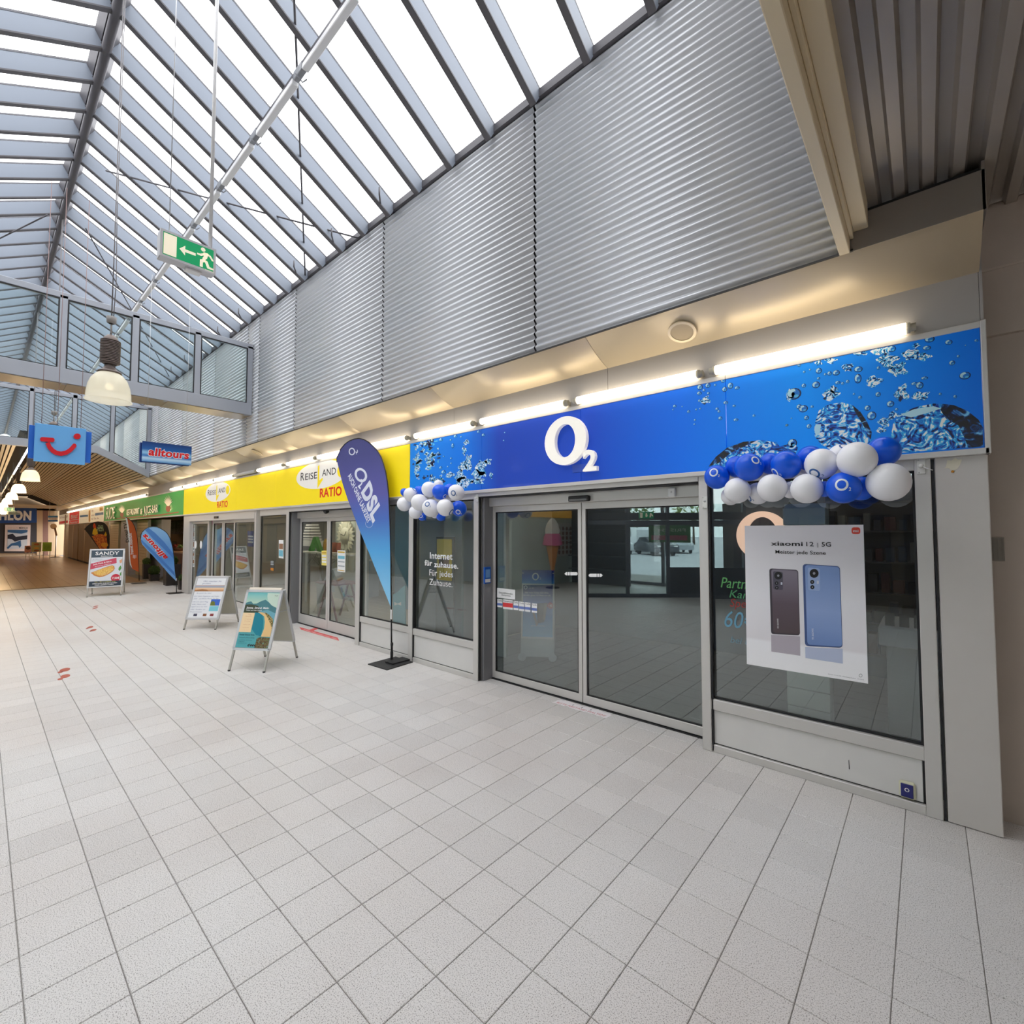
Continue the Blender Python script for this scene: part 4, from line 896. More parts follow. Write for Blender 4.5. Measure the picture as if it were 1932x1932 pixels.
t, to, ext = flag('tall blue phone shop feather flag on a black base plate', cl, base, None, yo, [OFL], [(636, 872)]+f_(arc[1:])+[(738.5, 1146), (739, 1246)], None)
FT = M('flag_white_print', (226, 230, 244), .6)
mb = MB(); fx = lambda a, b: (620+a/6.44, 810+b/6.44)
def oflat(cx, cy, rx, ry, th, rot=0):
    oo, ii = [], []
    for q in np.linspace(0, 6.283, 28, endpoint=False):
        for L, k1 in ((oo, 1), (ii, 1-th)):
            x_, y_ = rx*k1*math.cos(q), ry*k1*math.sin(q); L.append(to(*fx(cx+x_*math.cos(rot)-y_*math.sin(rot), cy+x_*math.sin(rot)+y_*math.cos(rot)), .0055))
    mb.ring(oo, ii, (0, -.001, 0))
oflat(283, 270, 38, 46, .30); mb.build('ring_letter', FT, t); mb = MB(); oflat(392, 556, 72, 90, .34, -.45)
def ftext(s, p0, p1, hpx, bold):
    a, b = to(*fx(*p0), .0055), to(*fx(*p1), .0055); ux = unit(b-a); uy = np.cross(V(0, -1, 0), ux); uy = np.cross(ux, np.cross(uy, ux))
    uy = unit(np.cross(V(0, -1, 0), ux))
    k_ = np.linalg.norm(to(*fx(p0[0]+hpx, p0[1]))-to(*fx(*p0))); mb.text(s, a, ux, uy, k_, np.linalg.norm(b-a), 'L', bold)
mb.build('ring_letter', FT, t)
for a_ in (('2', (328, 268), (338, 304), 24, .03), ('2', (355, 690), (385, 730), 62, .03), ('DSL', (398, 760), (545, 1135), 122, .05), ('AUCH OHNE LAUFZEIT', (234, 570), (478, 1150), 40, .03)):
    mb = MB(); ftext(*a_); mb.build('lettering', FT, t)
mb = MB(); oflat(492, 1148, 44, 46, .05); mb.build('ring_mark', FT, t)
MB().box((base[0]-.012, yo-.012, ZAT(base[0], yo, 1168)), (base[0]+.014, yo-.02, ZAT(base[0], yo, 1150))).build('tag', WPAPER, t)
BP = M('base_plate_black', (34, 34, 36), .5, .2)
MB().prism([F(694, 1254), F(730, 1265), F(779, 1250), F(746, 1240)], (0, 0, .012)).build('base_plate', BP, t)
MB().prism([F(727, 1250, .012), F(741, 1254, .012), F(776, 1245, .012), F(762, 1240, .012)], (0, 0, .014)).build('wheel_bracket', BP, t)
for u, v in ((758, 1239), (776, 1245)):
    c = F(u, v); mb = MB(); mb.lathe([(.001, -.015), (.032, -.015), (.034, 0), (.032, .015), (.001, .015)], c+V(0, 0, .036), 14, axis=0); mb.build('wheel', BLACK, t)
MB().lathe([(.02, .012), (.02, .12), (.015, .13), (.015, .2), (.019, .205), (.019, .24), (.011, .25)], V(base[0], yo, 0), 12).build('socket', BLACK, t)

o = (100, 930); g2 = lambda L: [(100+a/7.43, 930+b/7.43) for a, b in L]
def drop_flag(label, outline, pole, base_uv, x, mat, edge=BLACK):
    b = F(*base_uv); b = V(x, b[1], 0) if abs(b[0]-x) > .01 else b
    t, to, ext = flag(label, g2(outline), (x, b[1], 0), x, None, [mat], pole, None)
    c = MB(); out = [to(*p, .004) for p in g2(outline)]; cen = sum(out)/len(out)
    return t, to
xf = F(333, 1119)[0]
SKY = gradient('sky_blue_flag', [(0, (120, 176, 236)), (.4, (86, 148, 222)), (1, (140, 190, 240))], 2, .4, 1.95, .55)
OUT = [(1230, 640), (1232, 590), (1250, 550), (1290, 510), (1340, 482), (1400, 472), (1460, 478), (1510, 500), (1560, 530), (1600, 566), (1635, 625), (1660, 700), (1680, 780), (1692, 870), (1703, 980), (1712, 1100), (1730, 1240), (1620, 1130), (1500, 990), (1400, 880), (1320, 800), (1250, 720)]
t, to = drop_flag('sky blue drop flag with slanted red lettering near the yellow sign', OUT, g2(OUT[:17]+[(1731, 1400)]), (333, 1119), xf, SKY)
s2 = lambda L, o_: [to(100+a/7.43, 930+b/7.43, o_) for a, b in L]
mb = MB(); mb.prism(s2([(1340, 490), (1430, 560), (1560, 690), (1690, 860), (1698, 930), (1560, 790), (1400, 640), (1290, 520)], .006), (-.0015, 0, 0)).prism(s2([(1236, 650), (1330, 740), (1500, 900), (1700, 1110), (1712, 1170), (1500, 960), (1300, 760), (1236, 690)], .006), (-.0015, 0, 0)); mb.build('printed_stripe', M('flag_mid_blue', (72, 128, 206), .6), t)
for nm, m_, e_, of in (('letter_outline', TXTW, .085, .008), ('lettering', M('alltours_red'), .04, .010)):
    a, b = s2([(1612, 905)], of)[0], s2([(1296, 572)], of)[0]; ux = unit(b-a); mb = MB(); uy = unit(np.cross(V(1, 0, 0), ux))
    mb.text('alltours', a, ux, uy, .125, np.linalg.norm(b-a)*1.0, 'L', e_, .1); mb.build(nm, m_, t)
MB().bbox((xf-.2, F(333, 1119)[1]-.22, 0), (xf+.2, F(333, 1119)[1]+.22, .012), .003).build('base_plate', BP, t)
MB().box((xf+.006, to(331.5, 1093)[1], to(333, 1096)[2]), (xf+.009, to(333.5, 1093)[1], to(333, 1091)[2])).build('tag', WPAPER, t)
xo = -20.6; OR = M('flag_orange', (214, 98, 40), .6)
OUT2 = [(1015, 340), (1060, 362), (1110, 405), (1145, 470), (1170, 560), (1185, 650), (1195, 800), (1200, 950), (1205, 1112), (1110, 1062), (1082, 1010), (1066, 920), (1060, 780), (1052, 640), (1040, 500)]
by = X(262, 1094, xo)[1]
t, to, _ = flag('orange feather flag with a white wave along its left edge', g2(OUT2), (xo, by, 0), xo, None, [OR], g2(OUT2[:9]+[(1207, 1230)]), None)
mb = MB(); mb.prism(s2([(1015, 340), (1040, 360), (1058, 450), (1072, 560), (1080, 700), (1078, 850), (1088, 980), (1112, 1058), (1082, 1010), (1066, 920), (1060, 780), (1052, 640), (1040, 500)], .006), (-.001, 0, 0)); mb.build('white_wave', TXTW, t)
mb = MB(); a, b = s2([(1128, 860)], .008)[0], s2([(1100, 560)], .008)[0]; ux = unit(b-a); mb.text('freenet mobilfunk', a, ux, unit(np.cross(V(1, 0, 0), ux)), .09, np.linalg.norm(b-a), 'L', .02); mb.build('lettering', TXTW, t)
mb = MB(); a, b = s2([(1068, 690)], .008)[0], s2([(1032, 420)], .008)[0]; ux = unit(b-a); mb.text('Digital TV', a, ux, unit(np.cross(V(1, 0, 0), ux)), .09, np.linalg.norm(b-a), 'L', .02); mb.build('lettering', INK, t)
mb = MB()
for q in range(4): mb.prism(s2([(1120+q*13, 870), (1126+q*13, 870), (1126+q*13, 925-10*abs(q-1.5)), (1120+q*13, 925-10*abs(q-1.5))], .008), (-.001, 0, 0))
mb.build('wave_mark', TXTW, t)
MB().bbox((xo-.15, by-.2, 0), (xo+.15, by+.2, .012), .003).build('base_plate', BP, t)
xp_ = -25.0; DK = M('flag_dark', (44, 34, 26), .6)
OUT3 = [(440, 510), (480, 465), (530, 430), (580, 410), (630, 402), (680, 408), (725, 428), (758, 465), (778, 520), (790, 600), (790, 700), (786, 790), (775, 900), (765, 1010), (700, 880), (630, 762), (540, 640), (490, 570)]
by = X(204, 1082, xp_)[1]
t, to, _ = flag('dark drop flag with an orange pizza drawing behind the calzone board', g2(OUT3), (xp_, by, 0), xp_, None, [DK], g2(OUT3[:14]+[(768, 1130)]), None)
mb = MB(); mb.prism(s2([(545, 610), (600, 585), (680, 578), (750, 600), (760, 700), (750, 800), (700, 850), (640, 765)], .006), (-.001, 0, 0)); mb.build('pizza_print', splash('pizza_print', 9, [(.35, (150, 60, 16)), (.5, (206, 100, 24)), (.65, (232, 150, 50))], 2), t)
mb = MB(); mb.prism(s2([(550, 580), (560, 520), (590, 480), (620, 520), (630, 575), (590, 590)], .007), (-.001, 0, 0)).prism(s2([(715, 590), (740, 540), (755, 590), (740, 610)], .007), (-.001, 0, 0)); mb.build('chef_print', M('print_yellow', (226, 180, 30), .6), t)
mb = MB(); mb.prism(s2([(560, 460), (572, 425), (590, 430), (606, 490), (570, 500)], .008), (-.001, 0, 0)); mb.build('flame_print', M('print_red', (226, 80, 30), .6), t)
mb = MB(); mb.prism(s2([(722+50*math.cos(a), 728+34*math.sin(a)) for a in np.linspace(0, 6.28, 18, endpoint=False)], .008), (-.001, 0, 0)); mb.build('bowl_print', M('print_gold', (222, 150, 40), .6), t)
mb = MB(); tp = s2([(630, 505), (700, 500)], .008); mb.text('CIAO!', tp[0], EY, EZ, .16, 1.0*abs(tp[1][1]-tp[0][1]), 'L', .02); mb.build('lettering', M('print_sage', (180, 196, 150), .6), t); mb = MB(); tp = s2([(620, 535), (712, 530)], .008); mb.text('PIZZA', tp[0], EY, EZ, .16, abs(tp[1][1]-tp[0][1]), 'L', .02); mb.build('lettering', M('print_sage', (180, 196, 150), .6), t)
MB().bbox((xp_-.15, by-.2, 0), (xp_+.15, by+.2, .012), .003).build('base_plate', BP, t)
# ------------------------------------------------------------------ balloons
BW = M('balloon_white', (244, 244, 248), .32); BB = M('balloon_blue', (6, 92, 232), .30); PRW = M('balloon_print_white', (236, 242, 250), .4); PRB = M('balloon_print_blue', (34, 92, 160), .4)
def balloon(o, k, cx, cy, rx, y, blue, label, pr=None, group='', rs=.95):
    y = -.19+(y+.06)*1.3; u, v = o[0]+cx/k, o[1]+cy/k; P = W(u, v, y); zd = PR(P)[2]; r = rx/k*zd/FPX*rs
    t = thing('balloon', label, 'balloon', P, group)
    prof = [(max(1e-4, r*math.sin(a)*(1+.05*math.cos(a))), -r*1.06*math.cos(a)) for a in np.linspace(0, math.pi, 17)]
    dirn = unit(V(P[0]*0, .35, -.25)); zx = np.cross(dirn, V(0, 0, 1)) if abs(dirn[2]) < .9 else EX; zx = unit(zx); zy = np.cross(dirn, zx)
    mb = MB(); n = 28
    mb.add([P+zx*q*math.cos(a)+zy*q*math.sin(a)-dirn*h for q, h in prof for a in np.linspace(0, 2*math.pi, n, endpoint=False)],
           [(i*n+j, i*n+(j+1) % n, (i+1)*n+(j+1) % n, (i+1)*n+j) for i in range(16) for j in range(n)], 0, True)
    mb.build('balloon_skin', BB if blue else BW, t)
    kp = P+dirn*r*1.06; MB().tube([kp-dirn*.004, kp+dirn*.008, kp+dirn*.016], [.003, .006, .010], 8).build('knot', BB if blue else BW, t)
    if pr:
        px_, py_, s_ = pr; x_, y_ = (px_-cx)/rx, (py_-cy)/rx; m = math.hypot(x_, y_)
        if m > .93: x_, y_ = x_*.93/m, y_*.93/m
        vd = unit(CAM-P); rr = unit(np.cross(EZ, vd)); uu = np.cross(vd, rr)
        d = unit(rr*x_-uu*y_+vd*math.sqrt(max(0, 1-x_*x_-y_*y_))); a = unit(np.cross(uu, d)); b = np.cross(d, a)
        on = lambda p, q: P+unit(d+a*p+b*q)*r*1.075 if False else P+proj(unit(d+a*p+b*q))
        def proj(w_):
            c = -w_@dirn; sn = math.sqrt(max(0, 1-c*c)); al = math.acos(np.clip(c, -1, 1)); rad = np.array((r*math.sin(al)*(1+.05*-c), r*1.06*c)); e = w_+dirn*c; e = e/(np.linalg.norm(e)+1e-9)
            return e*(rad[0])+(-dirn)*rad[1]+w_*.0012
        mb = MB(); q = np.linspace(0, 2*math.pi, 26)
        vs = [on(s_*k1*math.cos(z), s_*k1*math.sin(z)*1.05) for z in q for k1 in (1, .66)]
        mb.add(vs, [(2*i, 2*i+1, 2*i+3, 2*i+2) for i in range(25)])
        mb.build('ring_print', PRW if blue else PRB, t)
        mb = MB(); gv, gf = glyphs('2', .02, 0); mb.add([on(s_*(1.05+p[0]*.9), s_*(-1.15+p[1]*.9)) for p in gv], gf); mb.build('digit_print', PRW if blue else PRB, t)
c1 = 'balloons over the left window'; o1 = (700, 880)
for a in ((1230, 330, 88, -.10, 0, 'white balloon mostly hidden at the top back of the left cluster', None),
          (610, 470, 78, -.10, 1, 'blue balloon peeking out at the far left of the left cluster', None),
          (862, 420, 66, -.10, 1, 'small sliver of blue balloon behind the printed white one, left cluster', None),
          (920, 445, 92, -.16, 1, 'blue balloon wedged in the middle of the left cluster, no print', None),
          (1440, 420, 112, -.12, 1, 'plain blue balloon behind the top right white one of the left cluster', None),
          (930, 915, 78, -.10, 1, 'blue balloon at the bottom left of the left cluster with a white arc', (905, 905, .5)),
          (1270, 905, 92, -.06, 1, 'dark blue balloon at the bottom middle of the left cluster against the pane', None),
          (1165, 860, 88, -.10, 0, 'white balloon mostly hidden at the bottom of the left cluster', None),
          (1600, 765, 148, -.12, 1, 'blue balloon with white ring print at the right end of the left cluster', (1587, 838, .33)),
          (725, 515, 136, -.20, 0, 'white balloon with ring print near its top, upper left of the left cluster', (800, 412, .36)),
          (600, 688, 132, -.18, 0, 'plain white balloon, leftmost and low in the left cluster', None),
          (1062, 420, 148, -.20, 0, 'plain white balloon at the top of the left cluster', None),
          (810, 835, 124, -.16, 0, 'plain white balloon, lowest left of the left cluster', None),
          (1252, 465, 144, -.27, 1, 'blue balloon with white print at its lower right, top of the left cluster', (1345, 545, .30)),
          (885, 655, 158, -.27, 0, 'plain white balloon in the centre of the left cluster', None),
          (1092, 758, 168, -.30, 0, 'white balloon with a dark blue ring print in the middle of the left cluster', (1028, 690, .31)),
          (1350, 750, 160, -.30, 0, 'white balloon with print at its right edge, lower right of the left cluster', (1470, 840, .42)),
          (1553, 477, 155, -.26, 0, 'white balloon with a dark blue ring print, top right of the left cluster', (1500, 493, .33))):
    balloon(o1, 9.66, a[0], a[1], a[2], a[3], a[4], a[5], a[6], c1)
c2 = 'balloons over the right window'; o2 = (1320, 820)
for a in ((280, 560, 84, -.10, 0, 'white balloon half hidden at the lower left of the right cluster', None),
          (335, 290, 100, -.09, 1, 'plain blue balloon hidden behind the second printed one of the right cluster', None),
          (645, 262, 100, -.09, 1, 'plain blue balloon half hidden in the middle of the right cluster', None),
          (830, 505, 78, -.08, 0, 'white balloon peeking out low between two others of the right cluster', None),
          (1005, 215, 118, -.09, 1, 'plain blue balloon behind the upper white ones of the right cluster', None),
          (1140, 495, 74, -.08, 1, 'blue balloon peeking out left of the printed blue one, lower right cluster', None),
          (1470, 490, 112, -.10, 1, 'plain blue balloon behind the lower printed blue one of the right cluster', None),
          (1290, 200, 118, -.10, 0, 'white balloon with a ring print at its top, behind the largest white one', (1320, 105, .40)),
          (530, 535, 102, -.13, 0, 'white balloon with dark blue prints at its left edge, right cluster', (450, 580, .36)),
          (155, 385, 112, -.16, 1, 'blue balloon with white ring print, leftmost of the right cluster', (130, 345, .38)),
          (450, 295, 130, -.22, 1, 'blue balloon with white ring print at its upper right, second in the top row', (510, 237, .30)),
          (785, 275, 132, -.21, 1, 'blue balloon with white print at its lower left, middle of the right cluster', (690, 345, .33)),
          (342, 508, 118, -.22, 0, 'plain white balloon, lower left front of the right cluster', None),
          (660, 485, 130, -.26, 0, 'plain white balloon in the lower middle of the right cluster', None),
          (975, 490, 138, -.26, 0, 'plain white balloon, lower middle right of the right cluster', None),
          (1108, 265, 142, -.24, 0, 'white balloon with a dark ring print at its bottom, top row of the right cluster', (1050, 355, .36)),
          (1675, 152, 138, -.16, 1, 'blue balloon at the top right end of the right cluster', None),
          (1310, 482, 146, -.27, 1, 'blue balloon with a large white ring print, low in the right cluster', (1297, 460, .40)),
          (1432, 225, 164, -.29, 0, 'plain white balloon, largest at the top right of the right cluster', None),
          (1718, 430, 178, -.25, 0, 'plain white balloon at the lower right end of the right cluster', None)):
    balloon(o2, 4.83, a[0], a[1], a[2], a[3], a[4], a[5], a[6], c2)

# ------------------------------------------------------------------ phone poster and lettering on the panes
yp = .034
def wpoly(mb, pts, ly, mi=0, y=yp): return mb.prism([W(u, v, y-.0008*ly) for u, v in pts], (0, .0007, 0), mi)
t = thing('poster', 'large white phone poster with a grey and a blue telephone on the right window', 'poster', W(1520, 1270, yp))
o5 = (1380, 960); k5 = 5.682; c5 = lambda x, y: (o5[0]+x/k5, o5[1]+y/k5)
PP_ = gradient('poster_print', [(0, (252, 252, 254)), (.17, (248, 248, 252)), (.19, (236, 233, 237)), (.5, (240, 239, 244)), (1, (224, 221, 225))], 2, .76, 1.85, .45)
MB().prism([W(*p, yp) for p in ((1405, 992), (1629, 990), (1638, 1290), (1409, 1253))], (0, .003, 0)).build('sheet', PP_, t)
def rq(p, r=.10, n=5):
    """quad of photo corners TL TR BR BL with rounded corners"""
    p = [np.array(q, float) for q in p]; out = []
    for i in range(4):
        a, b, c = p[i-1], p[i], p[(i+1) % 4]; L = min(np.linalg.norm(a-b), np.linalg.norm(c-b)); A1, C1 = b+unit(a-b)*L*r, b+unit(c-b)*L*r
        for s_ in np.linspace(0, 1, n): out.append((1-s_)**2*A1+2*s_*(1-s_)*b+s_**2*C1)
    return out
def phone(q, cam, mats, cx, cy, sc):
    body = [c5(*p) for p in q]; mb = MB(); wpoly(mb, rq(body, .10), 2); mb.build('phone_edge', mats[1], t)
    ins = [c5(q[0][0]+24*sc, q[0][1]+10*sc), c5(q[1][0]-5, q[1][1]+8), c5(q[2][0]-5, q[2][1]-12), c5(q[3][0]+26*sc, q[3][1]-14)]
    mb = MB(); wpoly(mb, rq(ins, .10), 3); mb.build('phone_back', mats[0], t)
    mb = MB(); wpoly(mb, rq([c5(*p) for p in cam], .16), 4); mb.build('camera_island', mats[2], t)
    for n_, (dx, dy, r_) in enumerate(((0, 0, 48), (-20, 92, 22), (-18, 148, 22))):
        mb = MB(); wpoly(mb, [c5(cx+(dx+r_*math.cos(a))*sc, cy+(dy+r_*math.sin(a))*sc) for a in np.linspace(0, 6.28, 20, endpoint=False)], 5); mb.build('lens', INK, t)
        mb = MB(); wpoly(mb, [c5(cx+(dx+r_*.3*math.cos(a))*sc, cy+(dy+r_*.3*math.sin(a))*sc) for a in np.linspace(0, 6.28, 10, endpoint=False)], 6); mb.build('lens_glint', M('lens_grey', (150, 150, 160), .4), t)
    mb = MB(); wpoly(mb, rq([c5(cx+30*sc, cy+80*sc), c5(cx+50*sc, cy+80*sc), c5(cx+50*sc, cy+112*sc), c5(cx+30*sc, cy+112*sc)], .2), 5); mb.build('flash_mark', M('flash_pale', (210, 214, 226), .5), t)
    mb = MB(); a_, b_ = W(*c5(q[3][0]+72*sc, q[3][1]-190*sc), yp-.0035), W(*c5(q[3][0]+76*sc, q[3][1]-70*sc), yp-.0035); ux = unit(b_-a_); mb.text('XIAOMI 5G', a_, ux, np.cross(V(0, -1, 0), ux), .012*sc, np.linalg.norm(b_-a_), 'L'); mb.build('lettering', TXTW, t)
phone([(405, 638), (715, 656), (735, 1357), (425, 1342)], [(447, 668), (552, 680), (552, 872), (450, 862)], (gradient('phone_grey', [(0, (86, 72, 76)), (.5, (98, 84, 94)), (1, (132, 124, 138))], 2, 1.03, 1.48, .4), M('phone_grey_edge', (64, 58, 66), .4), M('island_grey', (84, 80, 94), .4)), 502, 716, .88)
phone([(763, 590), (1162, 616), (1192, 1490), (788, 1470)], [(820, 628), (948, 640), (950, 882), (823, 872)], (gradient('phone_blue', [(0, (110, 140, 196)), (.5, (150, 174, 222)), (1, (128, 156, 208))], 2, .95, 1.5, .4), M('phone_blue_edge', (66, 88, 140), .4), M('island_blue', (158, 180, 220), .4)), 886, 692, 1.0)
mb = MB(); wpoly(mb, [c5(*p) for p in ((425, 1350), (735, 1368), (738, 1575), (428, 1530))], 1); mb.build('phone_reflection', M('reflection_grey', (184, 176, 186), .5), t)
mb = MB(); wpoly(mb, [c5(*p) for p in ((790, 1482), (1192, 1502), (1194, 1660), (794, 1600))], 1); mb.build('phone_reflection', M('reflection_blue', (188, 198, 224), .5), t)
def wtx(s, u0, v0, u1, vt, mat, par, y=yp-.003, bold=0.0, shear=0.0, name='lettering'):
    """lettering whose baseline ends stand at two photo points of a plane"""
    a = W(u0, v0, y); b = W(u1, v0, y); h = W(u0, vt, y)[2]-a[2]
    return MB().text(s, a, EX, EZ, h, b[0]-a[0], 'L', bold, shear).build(name, mat, par)
LZ = W(*c5(425, 395), yp)[2]
wtx('xiaomi', *c5(422, 392), c5(765, 0)[0], c5(0, 347)[1], INK, t, bold=.02); wtx('12', *c5(803, 400), c5(882, 0)[0], c5(0, 353)[1], INK, t, bold=.005)
wtx('|', *c5(920, 402), c5(930, 0)[0], c5(0, 362)[1], M('faint_grey', (150, 150, 154), .5), t); wtx('5G', *c5(967, 403), c5(1068, 0)[0], c5(0, 355)[1], INK, t, bold=.01)
wtx('Meister jede Szene', *c5(472, 478), c5(1012, 0)[0], c5(0, 440)[1], INK, t, bold=.008)
mb = MB(); wpoly(mb, rq([c5(1287, 198), c5(1380, 198), c5(1382, 272), c5(1288, 270)], .38), 1); mb.build('logo_badge', M('badge_orange', (214, 62, 40), .5), t)
wtx('mi', *c5(1304, 250), c5(1362, 0)[0], c5(0, 222)[1], TXTW, t, bold=.02)
mb = MB(); mb.ring([W(*c5(1385+18*math.cos(a), 1788+18*math.sin(a)), yp-.001) for a in np.linspace(0, 6.28, 18, endpoint=False)], [W(*c5(1385+15*math.cos(a), 1788+15*math.sin(a)), yp-.001) for a in np.linspace(0, 6.28, 18, endpoint=False)], (0, .0008, 0)); mb.build('seal_mark', INK, t)
wtx('Xiaomi 12 mit 5G, Abbildung ähnlich', *c5(1035, 1775), c5(1330, 0)[0], c5(0, 1764)[1], M('fine_print', (140, 140, 146), .5), t); wtx('o2-online.de', *c5(1350, 1826), c5(1420, 0)[0], c5(0, 1815)[1], M('fine_print'), t)
t = thing('window_writing', 'coloured chalk pen writing on the right window left of the phone poster', 'window writing', W(1385, 1200, .044))
for s_, u0, v0, u1, vt, c_, b_ in (('Partner', 1360, 1108, 1432, 1088, (88, 158, 92), .0), ('Karte', 1376, 1127, 1430, 1112, (70, 140, 92), 0), ('Spe', 1377, 1144, 1408, 1128, (150, 52, 46), 0), ('60€', 1367, 1182, 1430, 1150, (104, 158, 186), .0), ('bei t', 1378, 1212, 1412, 1200, (110, 146, 166), 0)):
    wtx(s_, u0, v0, u1, vt, M('chalk_%d' % v0, c_, .6), t, .043, b_, .25)
t = thing('window_lettering', 'white vinyl advert lettering on the narrow window left of the phone shop doors', 'window lettering', W(832, 1105, .044))
for s_, u0, v0, u1, vt, b_ in (('Internet', 811, 1053.5, 853.5, 1041.5, .022), ('für', 801, 1066.5, 815.5, 1056, .022), ('zuhause.', 819, 1069.5, 864.5, 1059, .022), ('Für', 810, 1085.3, 824.5, 1073.5, .0), ('jedes', 829, 1087, 854.5, 1076, .0), ('Zuhause.', 810, 1103, 853.5, 1091, .0)):
    wtx(s_, u0, v0, u1, vt, TXTW, t, .042, b_)
# stickers on the sliding doors
yd_ = YD+.013
t = thing('door_card', 'white card with two lines of lettering on the left door leaf', 'card', W(950, 1130, yd_)); k6 = 10.733; c6 = lambda x, y: (920+x/k6, 1080+y/k6)
MB().prism([W(*c6(*p), yd_) for p in ((192, 312), (558, 352), (556, 550), (190, 508))], (0, .002, 0)).build('sheet', WPAPER, t)
wtx('Geschäftskunden', *c6(228, 420), c6(510, 0)[0], c6(0, 385)[1], INK, t, yd_-.002); wtx('Kompetenz', *c6(285, 470), c6(465, 0)[0], c6(0, 437)[1], INK, t, yd_-.002)
for n_, (x0, x1, yt, yb) in enumerate(((195, 298, 535, 700), (312, 510, 545, 735), (524, 622, 575, 755), (636, 742, 590, 775), (754, 868, 602, 790), (892, 1000, 622, 808))):
    sl_ = .115; t = thing('price_tag', ('red and white door sticker with the word Smartphones, wider than its neighbours' if n_ == 1 else '%s small white and blue sticker in the row on the left door leaf' % ['leftmost', '', 'third', 'fourth', 'fifth', 'rightmost'][n_]), 'sticker', W(*c6(x0, yb), yd_), 'stickers in a row on the left door leaf')
    q = lambda f0, f1: [W(*c6(x0, yt+f0*(yb-yt)), yd_), W(*c6(x1, yt+f0*(yb-yt)+sl_*(x1-x0)), yd_), W(*c6(x1, yt+f1*(yb-yt)+sl_*(x1-x0)), yd_), W(*c6(x0, yt+f1*(yb-yt)), yd_)]
    MB().prism(q(0, 1), (0, .0015, 0)).build('sheet', WPAPER, t)
    MB().prism([p+V(0, -.0008, 0) for p in q(.50 if n_ != 1 else .32, .78)], (0, .0007, 0)).build('colour_band', M('tag_blue', (104, 124, 190), .5) if n_ != 1 else M('tag_red', (224, 62, 66), .5), t)
    wtx('Smartphones' if n_ == 1 else 'Tarife', *c6(x0+8, yt+44), c6(x1-8, 0)[0], c6(0, yt+14)[1], INK, t, yd_-.002)
for n_, (x0, x1, y0, s_) in enumerate(((1065, 1091, 1082.5, 1), (1110, 1137, 1085.5, -1))):
    t = thing('door_marking', ('white arrow strip on the left door leaf beside the meeting stiles', 'white arrow strip on the right door leaf beside the meeting stiles')[n_], 'sticker', W((x0+x1)/2, y0, yd_))
    for f0, f1 in ((.0, .58), (.62, .76), (.80, 1.0)) if s_ < 0 else ((.42, 1.0), (.24, .38), (.0, .20)):
        a_, b_ = x0+(x1-x0)*f0, x0+(x1-x0)*f1; pts = [(a_, y0-3), (b_, y0-3), (b_, y0+3), (a_, y0+3)]
        if f0 == 0 or f0 == .42: pass
        if (f1 == 1.0): pts = [(a_, y0-3), (b_-3, y0-3), (b_, y0), (b_-3, y0+3), (a_, y0+3)]
        if (f0 == .0): pts = [(a_+3, y0-3), (b_, y0-3), (b_, y0+3), (a_+3, y0+3), (a_, y0)]
        MB().prism([W(*p, yd_) for p in pts], (0, .001, 0)).build('strip_piece', TXTW, t)

# ------------------------------------------------------------------ small fittings on the shop front
def plate_hook(label, u, v, knob=True):
    P = W(u, v, -.012); t = thing('wall_hook', label, 'hook', P)
    MB().bbox(P+V(-.022, -.008, -.05), P+V(.022, .006, .05), .003).build('plate', M('hook_plate', (222, 222, 216), .5), t)
    for dz in (-.04, .04): MB().ball(P+V(-.012, -.009, dz), .004, 8, 4).build('screw', STEEL, t)
    if knob:
        MB().lathe([(.0001, -.03), (.012, -.03), (.014, -.022), (.010, -.008), (.014, 0)], P+V(0, -.006, 0), 12, axis=1).build('knob', M('hook_plate'), t)
        MB().tube([P+V(.0, -.03, 0), P+V(.03, -.034, -.02), P+V(.055, -.03, -.032)], .003, 5).build('cable_tie', WPAPER, t)
    else: MB().lathe([(.004, -.012), (.010, -.010), (.010, -.006), (.004, -.006)], P+V(.002, 0, .01), 10, axis=1).build('keyhole', STEEL, t)
plate_hook('white hook plate with knob and cable tie at the top of the right mullion', 1738, 880)
plate_hook('cream lock plate high on the mullion right of the phone shop doors', 1330, 948, False)
plate_hook('white hook plate with knob at the top of the mullion left of the doors', 900, 940)
P = W(1095, 941, YD-.06); t = thing('door_sensor', 'flat black motion sensor over the phone shop doors', 'motion sensor', P)
MB().bbox(P+V(-.125, -.05, -.03), P+V(.125, 0, .03), .008).build('housing', BLACK, t); MB().bbox(P+V(-.11, -.053, -.026), P+V(.11, -.048, -.002), .002).build('lens_strip', M('sensor_lens', (46, 44, 44), .15), t)
P = W(1269, 929, YD-.06); t = thing('alarm_box', 'small white box on the operator housing above the right door leaf', 'alarm box', P); MB().bbox(P+V(-.035, -.03, -.042), P+V(.035, 0, .042), .008).build('case', WHITE, t); MB().lathe([(.0001, -.002), (.008, -.002), (.009, 0)], P+V(0, -.03, 0), 12, axis=1).build('button', M('grey_button', (214, 214, 214), .4), t)
P = W(618, 965, YD-.07); t = thing('door_sensor', 'round black sensor over the travel agency doors', 'motion sensor', P); MB().ball(P+V(0, -.03, 0), .045, 16, 10).build('dome', M('sensor_lens'), t); MB().bbox(P+V(-.05, -.03, -.02), P+V(.05, 0, .06), .006).build('base', BLACK, t)
P = W(412, 976, .03); t = thing('door_sensor', 'small black sensor over the left travel agency entrance', 'motion sensor', P); MB().bbox(P+V(-.16, -.06, -.03), P+V(.16, 0, .03), .008).build('housing', BLACK, t); MB().bbox(P+V(-.14, -.063, -.026), P+V(.14, -.058, -.002), .002).build('lens_strip', M('sensor_lens'), t)
